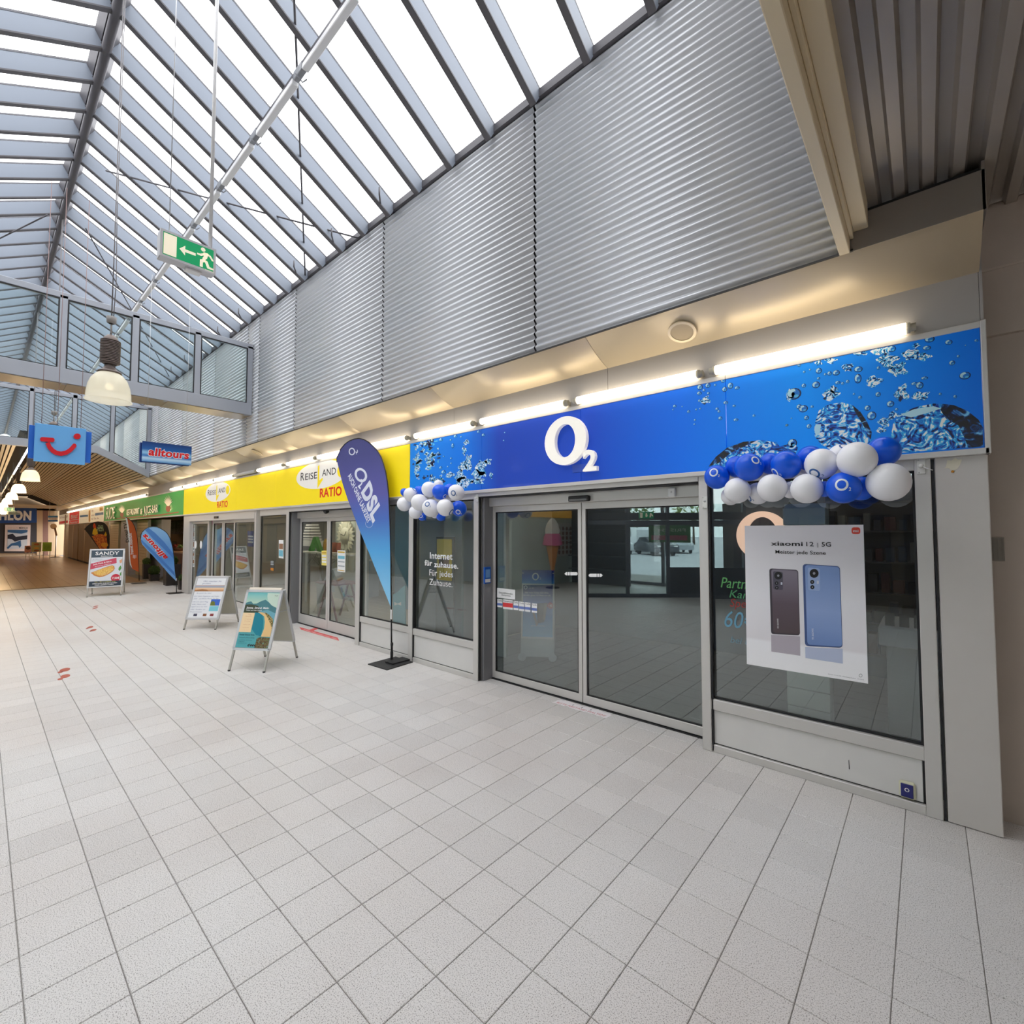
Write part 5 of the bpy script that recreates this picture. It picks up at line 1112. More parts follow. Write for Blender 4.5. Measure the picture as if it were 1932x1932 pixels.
xr = -4.045; t = thing('leaflet_dispenser', 'small blue leaflet holder fixed to the grey side of the doorway', 'leaflet holder', X(918, 1098, xr))
a_, b_ = X(912, 1070, xr), X(924, 1100, xr); MB().bbox((xr, min(a_[1], b_[1]), b_[2]), (xr+.02, max(a_[1], b_[1]), a_[2]), .003).build('holder', M('holder_blue', (30, 96, 196), .35), t)
MB().box((xr+.02, min(a_[1], b_[1])+.012, b_[2]+.015), (xr+.022, max(a_[1], b_[1])-.012, b_[2]+.055)).build('label', WPAPER, t); MB().box((xr+.02, min(a_[1], b_[1])+.02, b_[2]+.07), (xr+.022, max(a_[1], b_[1])-.02, a_[2]-.03)).build('print', M('holder_pale', (120, 170, 226), .4), t)
P = W(1712, 1490, .012); t = thing('panel_sticker', 'glued square cap with a small blue logo low on the right window panel', 'cover cap', P)
MB().bbox(P+V(-.042, -.012, -.055), P+V(.042, .01, .055), .012).build('glue_frame', M('glue_yellow', (206, 204, 176), .4), t); MB().bbox(P+V(-.033, -.016, -.045), P+V(.030, -.010, .040), .006).build('cap', M('cap_navy', (36, 40, 110), .25), t)
MB().ring(ell(P+V(-.002, -.0165, .004), EX, EZ, .012, .012, 18), ell(P+V(-.002, -.0165, .004), EX, EZ, .008, .009, 18), (0, -.001, 0)).build('ring_print', TXTW, t)
t = thing('filler_patch', 'ragged cream filler patch high on the grey pillar', 'filler patch', W(1797, 876, -.001)); q = [(430, 310), (445, 245), (480, 250), (520, 222), (545, 240), (585, 238), (565, 290), (545, 325), (510, 345), (495, 352), (460, 325), (415, 322)]
MB().prism([W(1700+a/5.086, 820+b/5.086, -.001) for a, b in q], (0, -.003, 0)).build('filler', M('filler_cream', (226, 220, 200), .8, 0, 0, 0, (60, .4)), t); MB().ball(W(1700+495/5.086, 820+354/5.086, -.002), .008, 8, 6).build('anchor', M('anchor_orange', (200, 140, 50), .6), t)
P = W(1878, 1036, .248); t = thing('vent_grille', 'small square vent grille low on the recessed plaster wall', 'vent grille', P); MB().bbox(P+V(-.06, -.006, -.075), P+V(.04, .002, .075), .002).build('frame', M('grille_grey', (140, 132, 122), .6), t)
for q in range(5): MB().box(P+V(-.05+q*.02, -.010, -.065), P+V(-.044+q*.02, -.006, .065)).build('louvre', M('grille_grey'), t)
P = W(1602, 1443, .019); MB().prism([P+V(-.002, 0, -.03), P+V(.003, 0, -.03), P+V(.001, 0, .035), P+V(-.002, 0, .03)], (0, -.0006, 0)).build('scratch', INK, bpy.data.objects['window_1'])

# ------------------------------------------------------------------ floor markings
k7 = 12.075; c7 = lambda x, y: F(1020+x/k7, 1290+y/k7, .0008)
t = thing('floor_sticker', 'white cloud edged keep distance sticker on the tiles before the doors', 'floor sticker', F(1100, 1338))
up7 = [(255, 425), (330, 405), (385, 372), (450, 368), (500, 385), (570, 385), (600, 400), (640, 395), (690, 425), (760, 445), (815, 470), (900, 492), (950, 510), (1000, 522), (1080, 535), (1160, 565), (1240, 590), (1310, 595), (1390, 630), (1450, 655), (1500, 670), (1560, 680), (1620, 715)]
dn7 = [(1590, 740), (1540, 760), (1490, 785), (1420, 770), (1360, 740), (1280, 730), (1200, 690), (1130, 680), (1060, 655), (980, 640), (900, 610), (820, 600), (740, 570), (660, 545), (590, 510), (520, 510), (450, 480), (390, 470), (330, 440)]
MB().prism([c7(*p) for p in up7+dn7], (0, 0, .0008)).build('sheet', M('sticker_white', (240, 234, 236), .5), t)
a_, b_ = c7(355, 440)+EZ*.0012, c7(1455, 752)+EZ*.0012; ux = unit(b_-a_); MB().text('BITTE ABSTAND HALTEN!', a_, ux, np.cross(EZ, ux), .04, np.linalg.norm(b_-a_), 'L', .0).build('lettering', M('sticker_red', (196, 90, 96), .5), t)
for q in ((740, 488), (945, 545), (1140, 600)): MB().prism([c7(q[0]-28, q[1]+10)+EZ*.001, c7(q[0]+5, q[1]+4)+EZ*.001, c7(q[0]+32, q[1]-10)+EZ*.001, c7(q[0]-2, q[1]-8)+EZ*.001], (0, 0, .0004)).build('drop_mark', INK, t)
t = thing('floor_tape', 'red distance tape with lettering stuck before the travel agency doors', 'floor tape', F(600, 1196)); RT2 = M('tape_red', (222, 84, 84), .5)
MB().prism([F(565, 1183, .0008), F(568, 1188, .0008), F(640, 1209, .0008), F(637, 1203, .0008)], (0, 0, .0008)).build('tape', RT2, t)
MB().prism([F(581, 1189, .0006), F(590, 1191, .0006), F(601, 1186, .0006), F(598, 1183.5, .0006)], (0, 0, .0008)).build('arrow', RT2, t)
a_, b_ = F(572, 1188.2, .002), F(634, 1206, .002); ux = unit(b_-a_); MB().text('BITTE ABSTAND HALTEN', a_, ux, np.cross(EZ, ux), .03, np.linalg.norm(b_-a_), 'L').build('lettering', TXTW, t)
FP = M('footprint_red', (176, 86, 66), .6); k8 = 2.76
for nm, L in (('nearest pair of reddish footprint stickers on the left tiles', ((338, 452, 28, 9), (314, 464, 15, 5), (340, 485, 26, 9), (314, 500, 15, 5))), ('middle pair of reddish footprint stickers on the left tiles', ((470, 230, 16, 5), (455, 236, 8, 3), (487, 245, 16, 5), (473, 250, 8, 3))), ('farthest pair of reddish footprint stickers on the left tiles', ((500, 121, 12, 2.6), (489, 124, 6, 2), (498, 130, 12, 2.6), (486, 134, 6, 2)))):
    t = thing('floor_footprints', nm, 'floor sticker', F(L[0][0]/k8, 1100+L[0][1]/k8))
    for cx, cy, rx_, ry_ in L: MB().prism([F((cx+rx_*math.cos(a))/k8, 1100+(cy+ry_*math.sin(a)-.18*rx_*math.cos(a))/k8, .0008) for a in np.linspace(0, 6.28, 18, endpoint=False)], (0, 0, .0008)).build('sole', FP, t)
# ------------------------------------------------------------------ the other side of the hall (seen in the panes) and the car park beyond
corr_wall('wall_left', -6.0, -1, [-.37, -5.6, -10.6, -15.4, -20.8, -30, -40])
sl = struct('trim_7'); soffit(-6.4, -5.995, [.29, -5, -10, -15, -20, -30, -50], sl)
opp = struct('wall_opposite')
MB().box((-50, -6.5, 2.25), (-9.6, -6.4, 3.41)).build('opposite_fascia', STRIP, opp)
MB().box((-9.6, -10.5, 3.38), (8, -6.4, 3.5)).box((-9.6, -6.5, 3.2), (8, -6.4, 3.41)).build('bulkhead', M('bulkhead_pale', (206, 196, 182), .6), opp)  # raised and coloured pale to bounce light onto the shop front
MB().box((-50, -7.1, 0), (-9.75, -7.0, 3.0)).build('shop_back', M('opposite_shop_back', (196, 192, 186), .7), opp)
for x in np.arange(-48, -11, 2.4): MB().bbox((x, -7.0, .1), (x+1.3, -6.96, 2.2), .01).build('shop_display', M('opposite_display', (150, 160, 166), .4), opp)
MB().box((-50, -8.6, 2.5), (-9.6, -6.4, 2.55)).build('shop_ceiling', M('opposite_shop_ceiling', (170, 164, 150), .8), opp)
MB().box((7.9, -10.4, 0), (8.05, .4, 3.9)).build('east_wall', PLAST, opp)
for x in (-14, -19, -24, -30, -36, -42): MB().box((x-.08, -6.5, 0), (x+.08, -6.4, 2.26)).build('shop_post', ALU, opp)
MB().box((-9.7, -10.1, 0), (-9.6, -6.4, 2.7)).build('return_wall', M('pale_shop_wall', (196, 206, 198), .6), opp)
yb = thing('fascia_sign', 'amber band sign over the bakery side wall, seen reflected in the left door pane', 'shop sign', (-9.55, -8, 2.25))
MB().bbox((-9.6, -10.0, 2.28), (-9.54, -6.5, 2.68), .004).build('sign_panel', M('amber_acrylic', (236, 176, 60), .4, 0, .25), yb)
bb = thing('menu_board', 'pale board of bakery photos in rows, seen reflected in the left door pane', 'menu board', (-9.5, -8.9, .9))
MB().bbox((-9.59, -9.9, .95), (-9.55, -8.7, 2.1), .004).build('board', M('board_white', (220, 216, 210), .6), bb)
b0 = None
for r in range(6):
    for c in range(5):
        mb = MB(); mb.lathe([(.001, .008), (.06, .006), (.07, 0)], V(0, 0, 0), 10, axis=0)
        if b0 is None: b0 = mb.build('bread_photo', M('bread_brown', (150, 96, 52), .6), bb, local=True)
        o_ = b0 if r == c == 0 else share(b0, bb, (0, 0, 0)); o_.location = tuple(V(-9.549, -9.76+c*.23, 1.08+r*.165)-ORG[bb.name])
ic = thing('ice_cream_figure', 'tall ice cream cone figure, seen reflected in the left door pane', 'advertising figure', (-9.0, -7.7, 0))
MB().lathe([(.05, .55), (.20, 1.32), (.21, 1.36), (.0001, 1.37)], V(-9.0, -7.7, 0), 20).build('wafer_cone', M('wafer', (214, 140, 70), .6), ic)
MB().lathe([(.30, 1.36), (.33, 1.42), (.28, 1.52), (.29, 1.62), (.22, 1.74), (.0001, 1.78)], V(-9.0, -7.7, 0), 20).build('pink_scoop', M('pink_ice', (224, 110, 150), .5), ic)
MB().lathe([(.22, 1.72), (.24, 1.86), (.18, 2.05), (.08, 2.2), (.0001, 2.25)], V(-9.0, -7.7, 0), 20).build('cream_scoop', M('cream_ice', (244, 236, 226), .5), ic)
MB().lathe([(.22, 0), (.22, .03), (.03, .05), (.03, .6), (.0001, .6)], V(-9.0, -7.7, 0), 16).build('stand', BLACK, ic)
# oblique glazed entrance and the outer glazing line
DKF = M('entrance_profile', (96, 98, 104), .45, .3); LINT = M('entrance_lintel', (60, 56, 54), .5)
ent = struct('door_4')
Q0, Q1, Q2 = V(-7.05, -6.62, 0), V(-6.2, -7.37, 0), V(-5.36, -8.1, 0); ed = unit(Q2-Q1); en = V(-ed[1], ed[0], 0); Q3 = Q2+ed*2.2
for P in (Q0, Q1, Q2, Q2+ed*1.1, Q3): MB().obox(P+EZ*1.35, ed*.04, en*.06, EZ*1.35).build('mullion', DKF, ent)
for a_, b_ in ((Q0, Q1), (Q1, Q2), (Q2, Q3)):
    c_, L_2 = (a_+b_)/2, np.linalg.norm(b_-a_)/2
    MB().obox(c_+EZ*2.05, ed*L_2, en*.05, EZ*.06).build('transom', DKF, ent); MB().obox(c_+EZ*2.22, ed*L_2, en*.06, EZ*.10).build('lintel', LINT, ent)
    MB().obox(c_+EZ*.05, ed*L_2, en*.05, EZ*.05).build('threshold', DKF, ent)
    MB().obox(c_+EZ*1.3, ed*L_2, en*.004, EZ*1.25).build('glass_pane', G_SCREEN, ent)
MB().obox((Q2+Q3)/2+EZ*.42, ed*1.05, en*.03, EZ*.40).build('parapet_panel', LINT, ent)
og = struct('window_5')  # glazing made wider and taller to bring daylight onto the shop front
for x in np.arange(-9.6, 8, 1.53): MB().bbox((x-.05, -10.55, 0), (x+.05, -10.45, 3.36), .005).build('mullion', DKF, og)
for z in (.06, 2.0, 2.35, 3.32): MB().bbox((-9.6, -10.54, z-.05), (7.9, -10.46, z+.05), .005).build('transom', DKF, og)
MB().box((-9.6, -10.505, .1), (7.9, -10.495, 3.3)).build('glass_pane', G_SCREEN, og)
se = struct('wall_entrance_side'); MB().box((-4.5, -10.44, 0), (7.9, -10.38, 2.62)).build('plaster', M('entrance_side_wall', (128, 120, 112), .7), se)
for x in np.arange(-4.2, 1.5, .95): MB().bbox((x, -10.38, .3), (x+.7, -10.34, 2.2), .01).build('wall_panel', M('entrance_side_panel', (92, 86, 82), .6), se)
ob = struct('wall_shelves'); MB().box((-9.55, -9.7, 0), (-7.3, -9.6, 2.6)).build('dark_partition', M('dark_partition', (74, 68, 62), .7), ob)
for z in (.5, .95, 1.4, 1.85): MB().bbox((-9.5, -9.6, z), (-7.35, -9.3, z+.03), .003).build('shelf_board', DKF, ob)
Pm = Q1*.55+Q2*.45
ex2 = thing('exit_sign', 'exit sign with down arrow over the entrance, seen reflected in the right door pane', 'exit sign', Pm+en*.1+EZ*2.15)
MB().obox(Pm+en*.12+EZ*2.25, ed*.20, en*.02, EZ*.09).build('housing', EG, ex2)
mb = MB(); mb.obox(Pm+en*.141+EZ*2.25-ed*.14, ed*.035, en*.002, EZ*.07); mb.build('door_symbol', EW, ex2)
mb = MB(); mb.prism([Pm+en*.141+EZ*(2.25+b)+ed*a for a, b in ((-.02, .05), (.02, .05), (.02, -.01), (.045, -.01), (0, -.06), (-.045, -.01), (-.02, -.01))], en*.002); mb.build('arrow', EW, ex2)
mb = MB(); mb.prism([Pm+en*.141+EZ*(2.25+b)+ed*a for a, b in ((.08, -.06), (.12, -.06), (.13, 0), (.17, -.04), (.18, -.01), (.14, .05), (.10, .06), (.09, .02))], en*.002); mb.build('running_figure', EW, ex2)
gb = thing('green_banner', 'green advert banner on the glazing beside the entrance, seen reflected at the right door edge', 'banner', V(-6.4, -10.4, 1.3)); MB().box((-7.0, -10.44, 1.45), (-5.6, -10.42, 2.0)).build('sheet', M('banner_green', (60, 150, 50), .5), gb)
MB().box((-6.9, -10.418, 1.52), (-5.7, -10.41, 1.68)).build('fruit_print', M('banner_red', (170, 60, 60), .5), gb); MB().text('FRISCH', V(-5.75, -10.415, 1.80), -EX, EZ, .10, .9, 'L', .01).build('lettering', TXTW, gb)
# car park
cp = struct('ground'); MB().box((-160, -160, -.06), (90, -10.6, -.03)).build('asphalt', M('pale_asphalt', (196, 196, 200), .9), cp)
def car(label, c, ang, L, Wd, H, col, van=False):
    d = V(math.cos(ang), math.sin(ang), 0); n = V(-d[1], d[0], 0); t = thing('van' if van else 'car', label, 'car', (c[0], c[1], -.03))
    P = lambda a, b, z: V(c[0], c[1], -.03)+d*a*L+n*b*Wd+EZ*z*H
    sec = [(-.5, .22), (-.5, .52), (-.47, .62), (-.36, .66), (-.22, .97), (.08, 1.0), (.26, .68), (.46, .60), (.5, .50), (.5, .22)] if not van else [(-.5, .16), (-.5, .9), (-.46, .98), (.20, 1.0), (.34, .62), (.46, .52), (.5, .42), (.5, .16)]
    mb = MB(); mb.prism([P(a, -.5, z) for a, z in sec], n*Wd); mb.build('body', M('paint_%d_%d' % (col[0], col[2]), col, .25, 0, 0, .6), t)
    win = [(-.34, .68), (-.21, .92), (.07, .95), (.22, .70)] if not van else [(.04, .64), (.04, .92), (.20, .94), (.31, .64)]
    for s_ in (-.505, .495): MB().prism([P(a, s_, z) for a, z in win], n*Wd*.01).build('side_window', M('car_glass', (40, 46, 54), .1), t)
    w2 = [(.10, .98), (.255, .70)] if not van else [(.215, .97), (.335, .64)]
    MB().prism([P(w2[0][0]+.01, -.42, w2[0][1]), P(w2[0][0]+.01, .42, w2[0][1]), P(w2[1][0]+.01, .42, w2[1][1]), P(w2[1][0]+.01, -.42, w2[1][1])], EZ*.01).build('windscreen', M('car_glass'), t)
    for a in (-.32, .32):
        for s_ in (-.5, .5):
            mb = MB(); R = .21*H if not van else .16*H; cc = P(a, s_*.96, 0)+EZ*R
            mb.prism([cc+d*R*math.cos(q)+EZ*R*math.sin(q) for q in np.linspace(0, 6.28, 16, endpoint=False)], n*.18*np.sign(-s_)); mb.build('wheel', BLACK, t)
    for s_ in (-.36, .36): MB().obox(P(.497, s_, .52), d*.02, n*.14, EZ*.05).build('headlight', WPAPER, t)
RWc = lambda u, v: V(F(u, v)[0], .4-F(u, v)[1], 0)
car('white van in the car park, seen reflected in the right door pane', RWc(1212, 1039.5), -2.2, 5.4, 1.95, 2.2, (226, 228, 232), True)
car('dark saloon car beside the white van, seen reflected in the right door pane', RWc(1236, 1046), .75, 4.6, 1.8, 1.42, (46, 50, 62))
car('white car left of the van, reflected in the right door pane', RWc(1165, 1043), .9, 4.3, 1.8, 1.45, (222, 226, 230))
car('silver car farthest right in the car park, seen reflected in the panes', RWc(1278, 1042), 1.0, 4.4, 1.8, 1.42, (170, 176, 184))
tr = random.Random(3); LEAF = M('spring_leaves', (112, 138, 62), .8); BARK = M('bark', (92, 76, 60), .9)
for k in range(6):
    cx, cy = -62+k*9.5+tr.uniform(-.5, .5), -72+k*3+tr.uniform(-2, 2); H = tr.uniform(6, 8)
    t = thing('tree', '%s spring green tree from the left along the car park' % ['first', 'second', 'third', 'fourth', 'fifth', 'sixth'][k], 'tree', (cx, cy, 0), 'trees along the car park')
    MB().tube([(cx, cy, 0), (cx, cy, H*.5)], [.18, .10], 8).build('trunk', BARK, t)
    mb = MB()
    for q in range(150):
        p = V(tr.gauss(0, 1), tr.gauss(0, 1), tr.gauss(0, .7)); p = p/np.linalg.norm(p)*tr.uniform(.6, 1)*H*.38; c = V(cx, cy, H*.66)+p
        a = unit([tr.gauss(0, 1) for _ in range(3)])*tr.uniform(.2, .45); b = unit([tr.gauss(0, 1) for _ in range(3)])*tr.uniform(.2, .45)
        mb.poly([c-a, c+b, c+a, c-b])
    mb.build('crown', LEAF, t, stuff=True)
# ------------------------------------------------------------------ inside the phone shop
FILL = M('room_fill', (255, 240, 220), .5, 0, 12.0)
FILL_D = M('dim_room_fill', (255, 240, 220), .5, 0, 3.0)
def fill_lamp(x, y, label, z=2.55, s=(.6, .12), fill_m=None):  # lights added to brighten the dark shop rooms
    t = thing('fill_light', label, 'fill light', (x, y, z-.04)); MB().bbox((x-s[0], y-s[1], z-.03), (x+s[0], y+s[1], z), .004).build('housing', WHITE, t); MB().box((x-s[0]+.02, y-s[1]+.02, z-.10), (x+s[0]-.02, y+s[1]-.02, z-.03)).build('diffuser', fill_m or FILL, t)
fill_lamp(-1.6, 2.7, 'added fill light inside the phone shop behind the right window', fill_m=FILL_D); fill_lamp(-4.0, 2.6, 'added fill light inside the phone shop behind the narrow left window', fill_m=FILL_D)
yi = 3.36; t = thing('wall_ring', 'large glowing pinkish ring on the slate wall inside the phone shop', 'wall logo', W(1441, 1010, yi))
a_, b_ = W(1391, 1003, yi), W(1491, 1003, yi); c_ = V((a_[0]+b_[0])/2, yi, W(1441, 1003, yi)[2]-.06); R = (b_[0]-a_[0])/2
MB().ring(ell(c_, EX, EZ, R, R*1.02, 48), ell(c_, EX, EZ, R*.58, R*.78, 48), (0, -.05, 0)).build('ring', M('ring_pink', (255, 208, 184), .4, 0, .75), t)
t = thing('display_pillar', 'white slatted display stand below the phone poster inside the shop', 'display stand', W(1525, 1330, .8)); a_, b_ = W(1485, 1300, .8), W(1566, 1300, .8)
for q in range(12): MB().bbox((a_[0], .8, .10+q*.16), (b_[0], .86, .10+q*.16+.152), .003).build('slat_panel', M('slat_white', (226, 230, 222), .5), t)
MB().box((a_[0], .86, .0), (b_[0], 1.0, 2.05)).build('carcass', M('carcass_white', (210, 212, 208), .6), t)
t = thing('accessory_shelf', 'dim accessory shelf with boxes behind the right window', 'shelf', (-.25, 2.4, 0))
for q in range(6): MB().bbox((-.95, 2.9, .35+q*.36), (.08, 3.3, .37+q*.36), .003).build('shelf_board', M('shelf_grey', (84, 86, 90), .4), t)
for x in (-.95, .06): MB().bbox((x, 2.9, 0), (x+.02, 3.3, 2.4), .003).build('upright', M('shelf_grey'), t)
bx_ = random.Random(5); cols_ = [(40, 44, 50), (70, 72, 78), (120, 120, 118), (96, 50, 44), (46, 66, 90)]
for r_ in range(5):
    x = -.9; n_ = 0
    while x < -.09:
        wd, h = bx_.uniform(.06, .12), bx_.uniform(.12, .25); c_ = cols_[bx_.randrange(5)]
        o_ = MB().bbox((x, 2.95, .371+r_*.36), (x+wd, 3.12, .371+r_*.36+h), .004).build('accessory_box', M('box_%d' % c_[0], c_, .5)); x += wd+.03; n_ += 1
        tag(o_, '%s box from the left on the %s shelf board behind the right window' % (['first', 'second', 'third', 'fourth', 'fifth', 'sixth', 'seventh', 'eighth', 'ninth', 'tenth'][n_-1], ['lowest', 'second', 'third', 'fourth', 'top'][r_]), 'box', 'accessory boxes on the shop shelf')
t = thing('display_table', 'white counter with display phones behind the right window', 'counter', (-.1, 1.6, 0)); MB().bbox((-.35, 1.35, .78), (.08, 2.1, .95), .01).build('table_top', WHITE, t); MB().bbox((-.30, 1.4, 0), (.05, 2.05, .78), .006).build('table_base', M('carcass_white'), t)
for q in range(4):
    o_ = MB().obox(V(-.27+q*.10, 1.46, 1.0), (.034, 0, 0), (0, .02, .06), (0, .004, -.002)).build('display_phone', BLACK); tag(o_, '%s tilted dark phone on the white counter behind the right window' % ['first', 'second', 'third', 'fourth'][q], 'phone', 'display phones on the counter')
# poster stand behind the left door leaf
fl, fr = F(984, 1247), F(1043, 1249); ys_ = (fl[1]+fr[1])/2
t = thing('poster_stand', 'wheeled poster stand with blue header behind the left door leaf', 'poster stand', ((fl[0]+fr[0])/2, ys_+.2, 0))
ex = unit(fr-fl); ey = V(-ex[1], ex[0], 0); wS = np.linalg.norm(fr-fl)*1.08; zt_ = ZAT(*((fl+fr)/2+ey*.25)[:2], 1076)
Q = lambda s_, f: fl+ex*wS*(s_-.04)+ey*(.04+.24*f)+EZ*(zt_*f)
nq = -unit(np.cross(Q(1, 0)-Q(0, 0), Q(0, 1)-Q(0, 0))); nq = nq if nq[1] < 0 else -nq
def qd(s0, s1, f0, f1, o_=0): return [Q(s0, f0)+nq*o_, Q(s1, f0)+nq*o_, Q(s1, f1)+nq*o_, Q(s0, f1)+nq*o_]
MB().prism(qd(.0, 1, .05, 1), -nq*.02).build('back_board', M('stand_silver', (206, 208, 210), .4), t)
MB().prism(qd(.0, 1, .04, .235, .004), -nq*.004).build('foot_board', M('stand_grey', (196, 200, 200), .5), t)
MB().prism(qd(.0, 1, .845, 1.0, .004), -nq*.004).build('header', gradient('stand_header', [(0, (60, 150, 220)), (.5, (20, 90, 200)), (1, (40, 50, 150))], 2, zt_*.84, zt_, .5), t)
MB().ring(qd(.0, 1, .235, .845, .006), qd(.045, .955, .255, .828, .006), -nq*.01).build('clip_frame', AF, t)
MB().prism(qd(.04, .96, .25, .83, .001), -nq*.001).build('poster', gradient('stand_poster', [(0, (150, 200, 232)), (.35, (110, 160, 216)), (.65, (90, 120, 196)), (1, (40, 44, 120))], 2, zt_*.25, zt_*.83, .5), t)
ux, uy = unit(Q(1, 0)-Q(0, 0)), unit(Q(0, 1)-Q(0, 0))
def rg(s_, f, r_, th): c_ = Q(s_, f)+nq*.008; return MB().ring(ell(c_, ux, uy, r_, r_*1.08, 24), ell(c_, ux, uy, r_*(1-th), r_*1.08*(1-th*.8), 24), -nq*.002).build('ring_letter', TXTW, t)
rg(.42, .925, .05, .38); rg(.12, .80, .026, .35)
for s_, x_, f, h, w_ in (('2', .54, .893, .035, .06), ('can do', .22, .79, .016, .16), ('Das neue Galaxy S22 Ultra', .10, .735, .022, .72), ('im sehr guten 5G Netz von o2', .06, .705, .022, .82), ('Jetzt für nur 1€ zum Tarif', .3, .37, .012, .42)): MB().text(s_, Q(x_, f)+nq*.004, ux, uy, h, w_*wS, 'L', .01).build('lettering', TXTW, t)
for pts, c_ in (((.30, .56), (.36, .565), (.52, .39), (.46, .37)), (142, 138, 140)), (((.44, .62), (.78, .63), (.70, .42), (.50, .40)), (122, 116, 120)), (((.70, .63), (.80, .63), (.72, .44), (.66, .45)), (150, 140, 136)): MB().prism([Q(*p)+nq*(.0025+c_[0]*1e-5) for p in pts], -nq*.001).build('phone_print', M('phone_print_%d' % c_[0], c_, .5), t)
c_ = Q(.88, .60)+nq*.003; MB().prism(ell(c_, ux, uy, .045, .045, 20), -nq*.001).build('price_disc', M('disc_red', (206, 36, 66)), t); MB().text('1€', c_+nq*.001-uy*.015, ux, uy, .03, .05, 'C', .02).build('lettering', TXTW, t)
for s_ in (.06, .96):
    wh = MB(); c_ = fl+ex*wS*(s_-.04)-ey*.0+EZ*.058; wh.prism(ell(c_, ux, EZ, .057, .057, 20), nq*.02); wh.build('wheel', M('wheel_grey', (196, 198, 202), .5), t)
for s_ in (.03, .97): MB().bar(Q(s_, .97), fl+ex*wS*(s_-.04)+ey*.62+EZ*.02, .025, .02).build('rear_leg', AF, t)
t = thing('yellow_poster', 'yellow poster on a stand behind the narrow left window', 'poster', W(838, 1095, .42)); a_, b_, z1_, z0_ = W(824, 1000, .42), W(852, 1000, .42), W(838, 1017, .42)[2], W(838, 1095, .42)[2]
MB().bbox((a_[0], .42, z0_), (b_[0], .435, z1_), .004).build('sheet', M('poster_yellow', (232, 196, 40), .5), t); MB().box((a_[0]-.03, .435, 0), (b_[0]+.03, .455, z1_+.03)).build('stand_board', M('stand_dark', (70, 84, 92), .5), t); MB().box((a_[0]+.06, .416, z0_+.2), (b_[0]-.05, .42, z0_+.32)).build('product_print', M('print_brown', (120, 80, 60), .5), t)
MB().box((-5.45, .60, .0), (-5.05, .64, 2.4)).build('teal_panel', M('teal_panel', (140, 168, 166), .6), room); MB().box((-4.98, 1.0, 0), (-4.55, 1.04, 2.4)).build('pale_panel', M('pale_panel', (196, 206, 200), .6), room)
for q, (u, c_) in enumerate(()):
    P = W(u, 1100, 2.4); o_ = MB().bbox((P[0]-.09, 2.4, 0), (P[0]+.09, 2.5, 2.4), .004).build('wall_panel', M('wall_panel_%d' % q, c_, .6), bpy.data.objects['wall_shop'])

# ------------------------------------------------------------------ inside the travel agency
k4 = 6.0375; c4 = lambda x, y: (480+x/k4, 880+y/k4)
def sheet_at(name, label, cat, pts, y, mat, th=.002, bands=(), group=None):
    P = [W(*p, y) for p in pts]; t = thing(name, label, cat, P[3], group); MB().prism(P, (0, th, 0)).build('sheet', mat, t)
    for f0, f1, m_ in bands:
        q = [P[0]+(P[3]-P[0])*f0+(P[1]-P[0])*.08, P[1]+(P[2]-P[1])*f0-(P[1]-P[0])*.08, P[1]+(P[2]-P[1])*f1-(P[1]-P[0])*.08, P[0]+(P[3]-P[0])*f1+(P[1]-P[0])*.08]
        MB().prism([p+V(0, -.0015, 0) for p in q], (0, .001, 0)).build('print', m_, t)
    return t
PY = M('notice_yellow', (244, 226, 120), .6); PGR = M('notice_grey_print', (170, 176, 180), .6); PTQ = M('notice_turq', (120, 190, 210), .6); GOLD = M('notice_gold', (214, 176, 60), .6)
yl = YD+.012
sheet_at('notice_sheet', 'yellow notice on the left leaf of the travel agency door', 'notice', [c4(765, 960), c4(822, 958), c4(822, 1130), c4(765, 1125)], yl, PY, bands=((.08, .2, GOLD), (.3, .42, WPAPER), (.5, .62, WPAPER), (.7, .82, WPAPER)))
sheet_at('notice_sheet', 'tall white notice on the right leaf of the travel agency door', 'notice', [c4(945, 955), c4(1037, 958), c4(1033, 1207), c4(945, 1195)], yl, WPAPER, bands=((.05, .12, GOLD), (.25, .4, PTQ), (.5, .56, PGR), (.7, .76, PGR), (.92, .95, GOLD)))
GA = M('letter_green', (60, 176, 50), .45); YO = M('letter_yellow', (240, 186, 30), .45); RO = M('letter_orange', (226, 96, 50), .45)
sh = thing('display_shelf', 'white shelf carrying coloured letters inside the travel agency', 'shelf', W(600, 1042, 1.3)); a_, b_ = W(560, 1042, 1.3), W(668, 1042, 1.3); zs = W(600, 1042, 1.3)[2]
MB().bbox((a_[0], 1.2, zs-.03), (b_[0], 1.6, zs), .004).build('shelf_board', WHITE, sh)
for x in (a_[0]+.02, b_[0]-.05): MB().bbox((x, 1.5, 0), (x+.03, 1.56, zs-.03), .003).build('support', WHITE, sh)
for s_, u0, u1, vt, m_, lb in (('A', 583, 606, 1016, GA, 'big green letter A on the shelf behind the agency door'), ('C', 611, 618, 1020, YO, 'big yellow letter behind the meeting stiles of the agency door'), ('M', 627, 638, 1027, RO, 'orange letter shaped figure behind the right agency door leaf')):
    a_, b_ = W(u0, 1041, 1.3), W(u1, 1041, 1.3); t = thing('display_letter', lb, 'display letter', (a_[0], 1.3, zs), 'coloured letters on the agency shelf'); MB().text(s_, V(a_[0], 1.36, zs+.04), EX, EZ, W(u0, vt, 1.3)[2]-zs, b_[0]-a_[0], 'L', .05, 0, .08).build('letter', m_, t)
t = thing('flower_clock', 'white daisy shaped clock on the agency wall behind the right door leaf', 'clock', W(653, 1011, 2.4)); P = W(653, 1011, 2.4); R = W(670, 1011, 2.4)[0]-P[0]
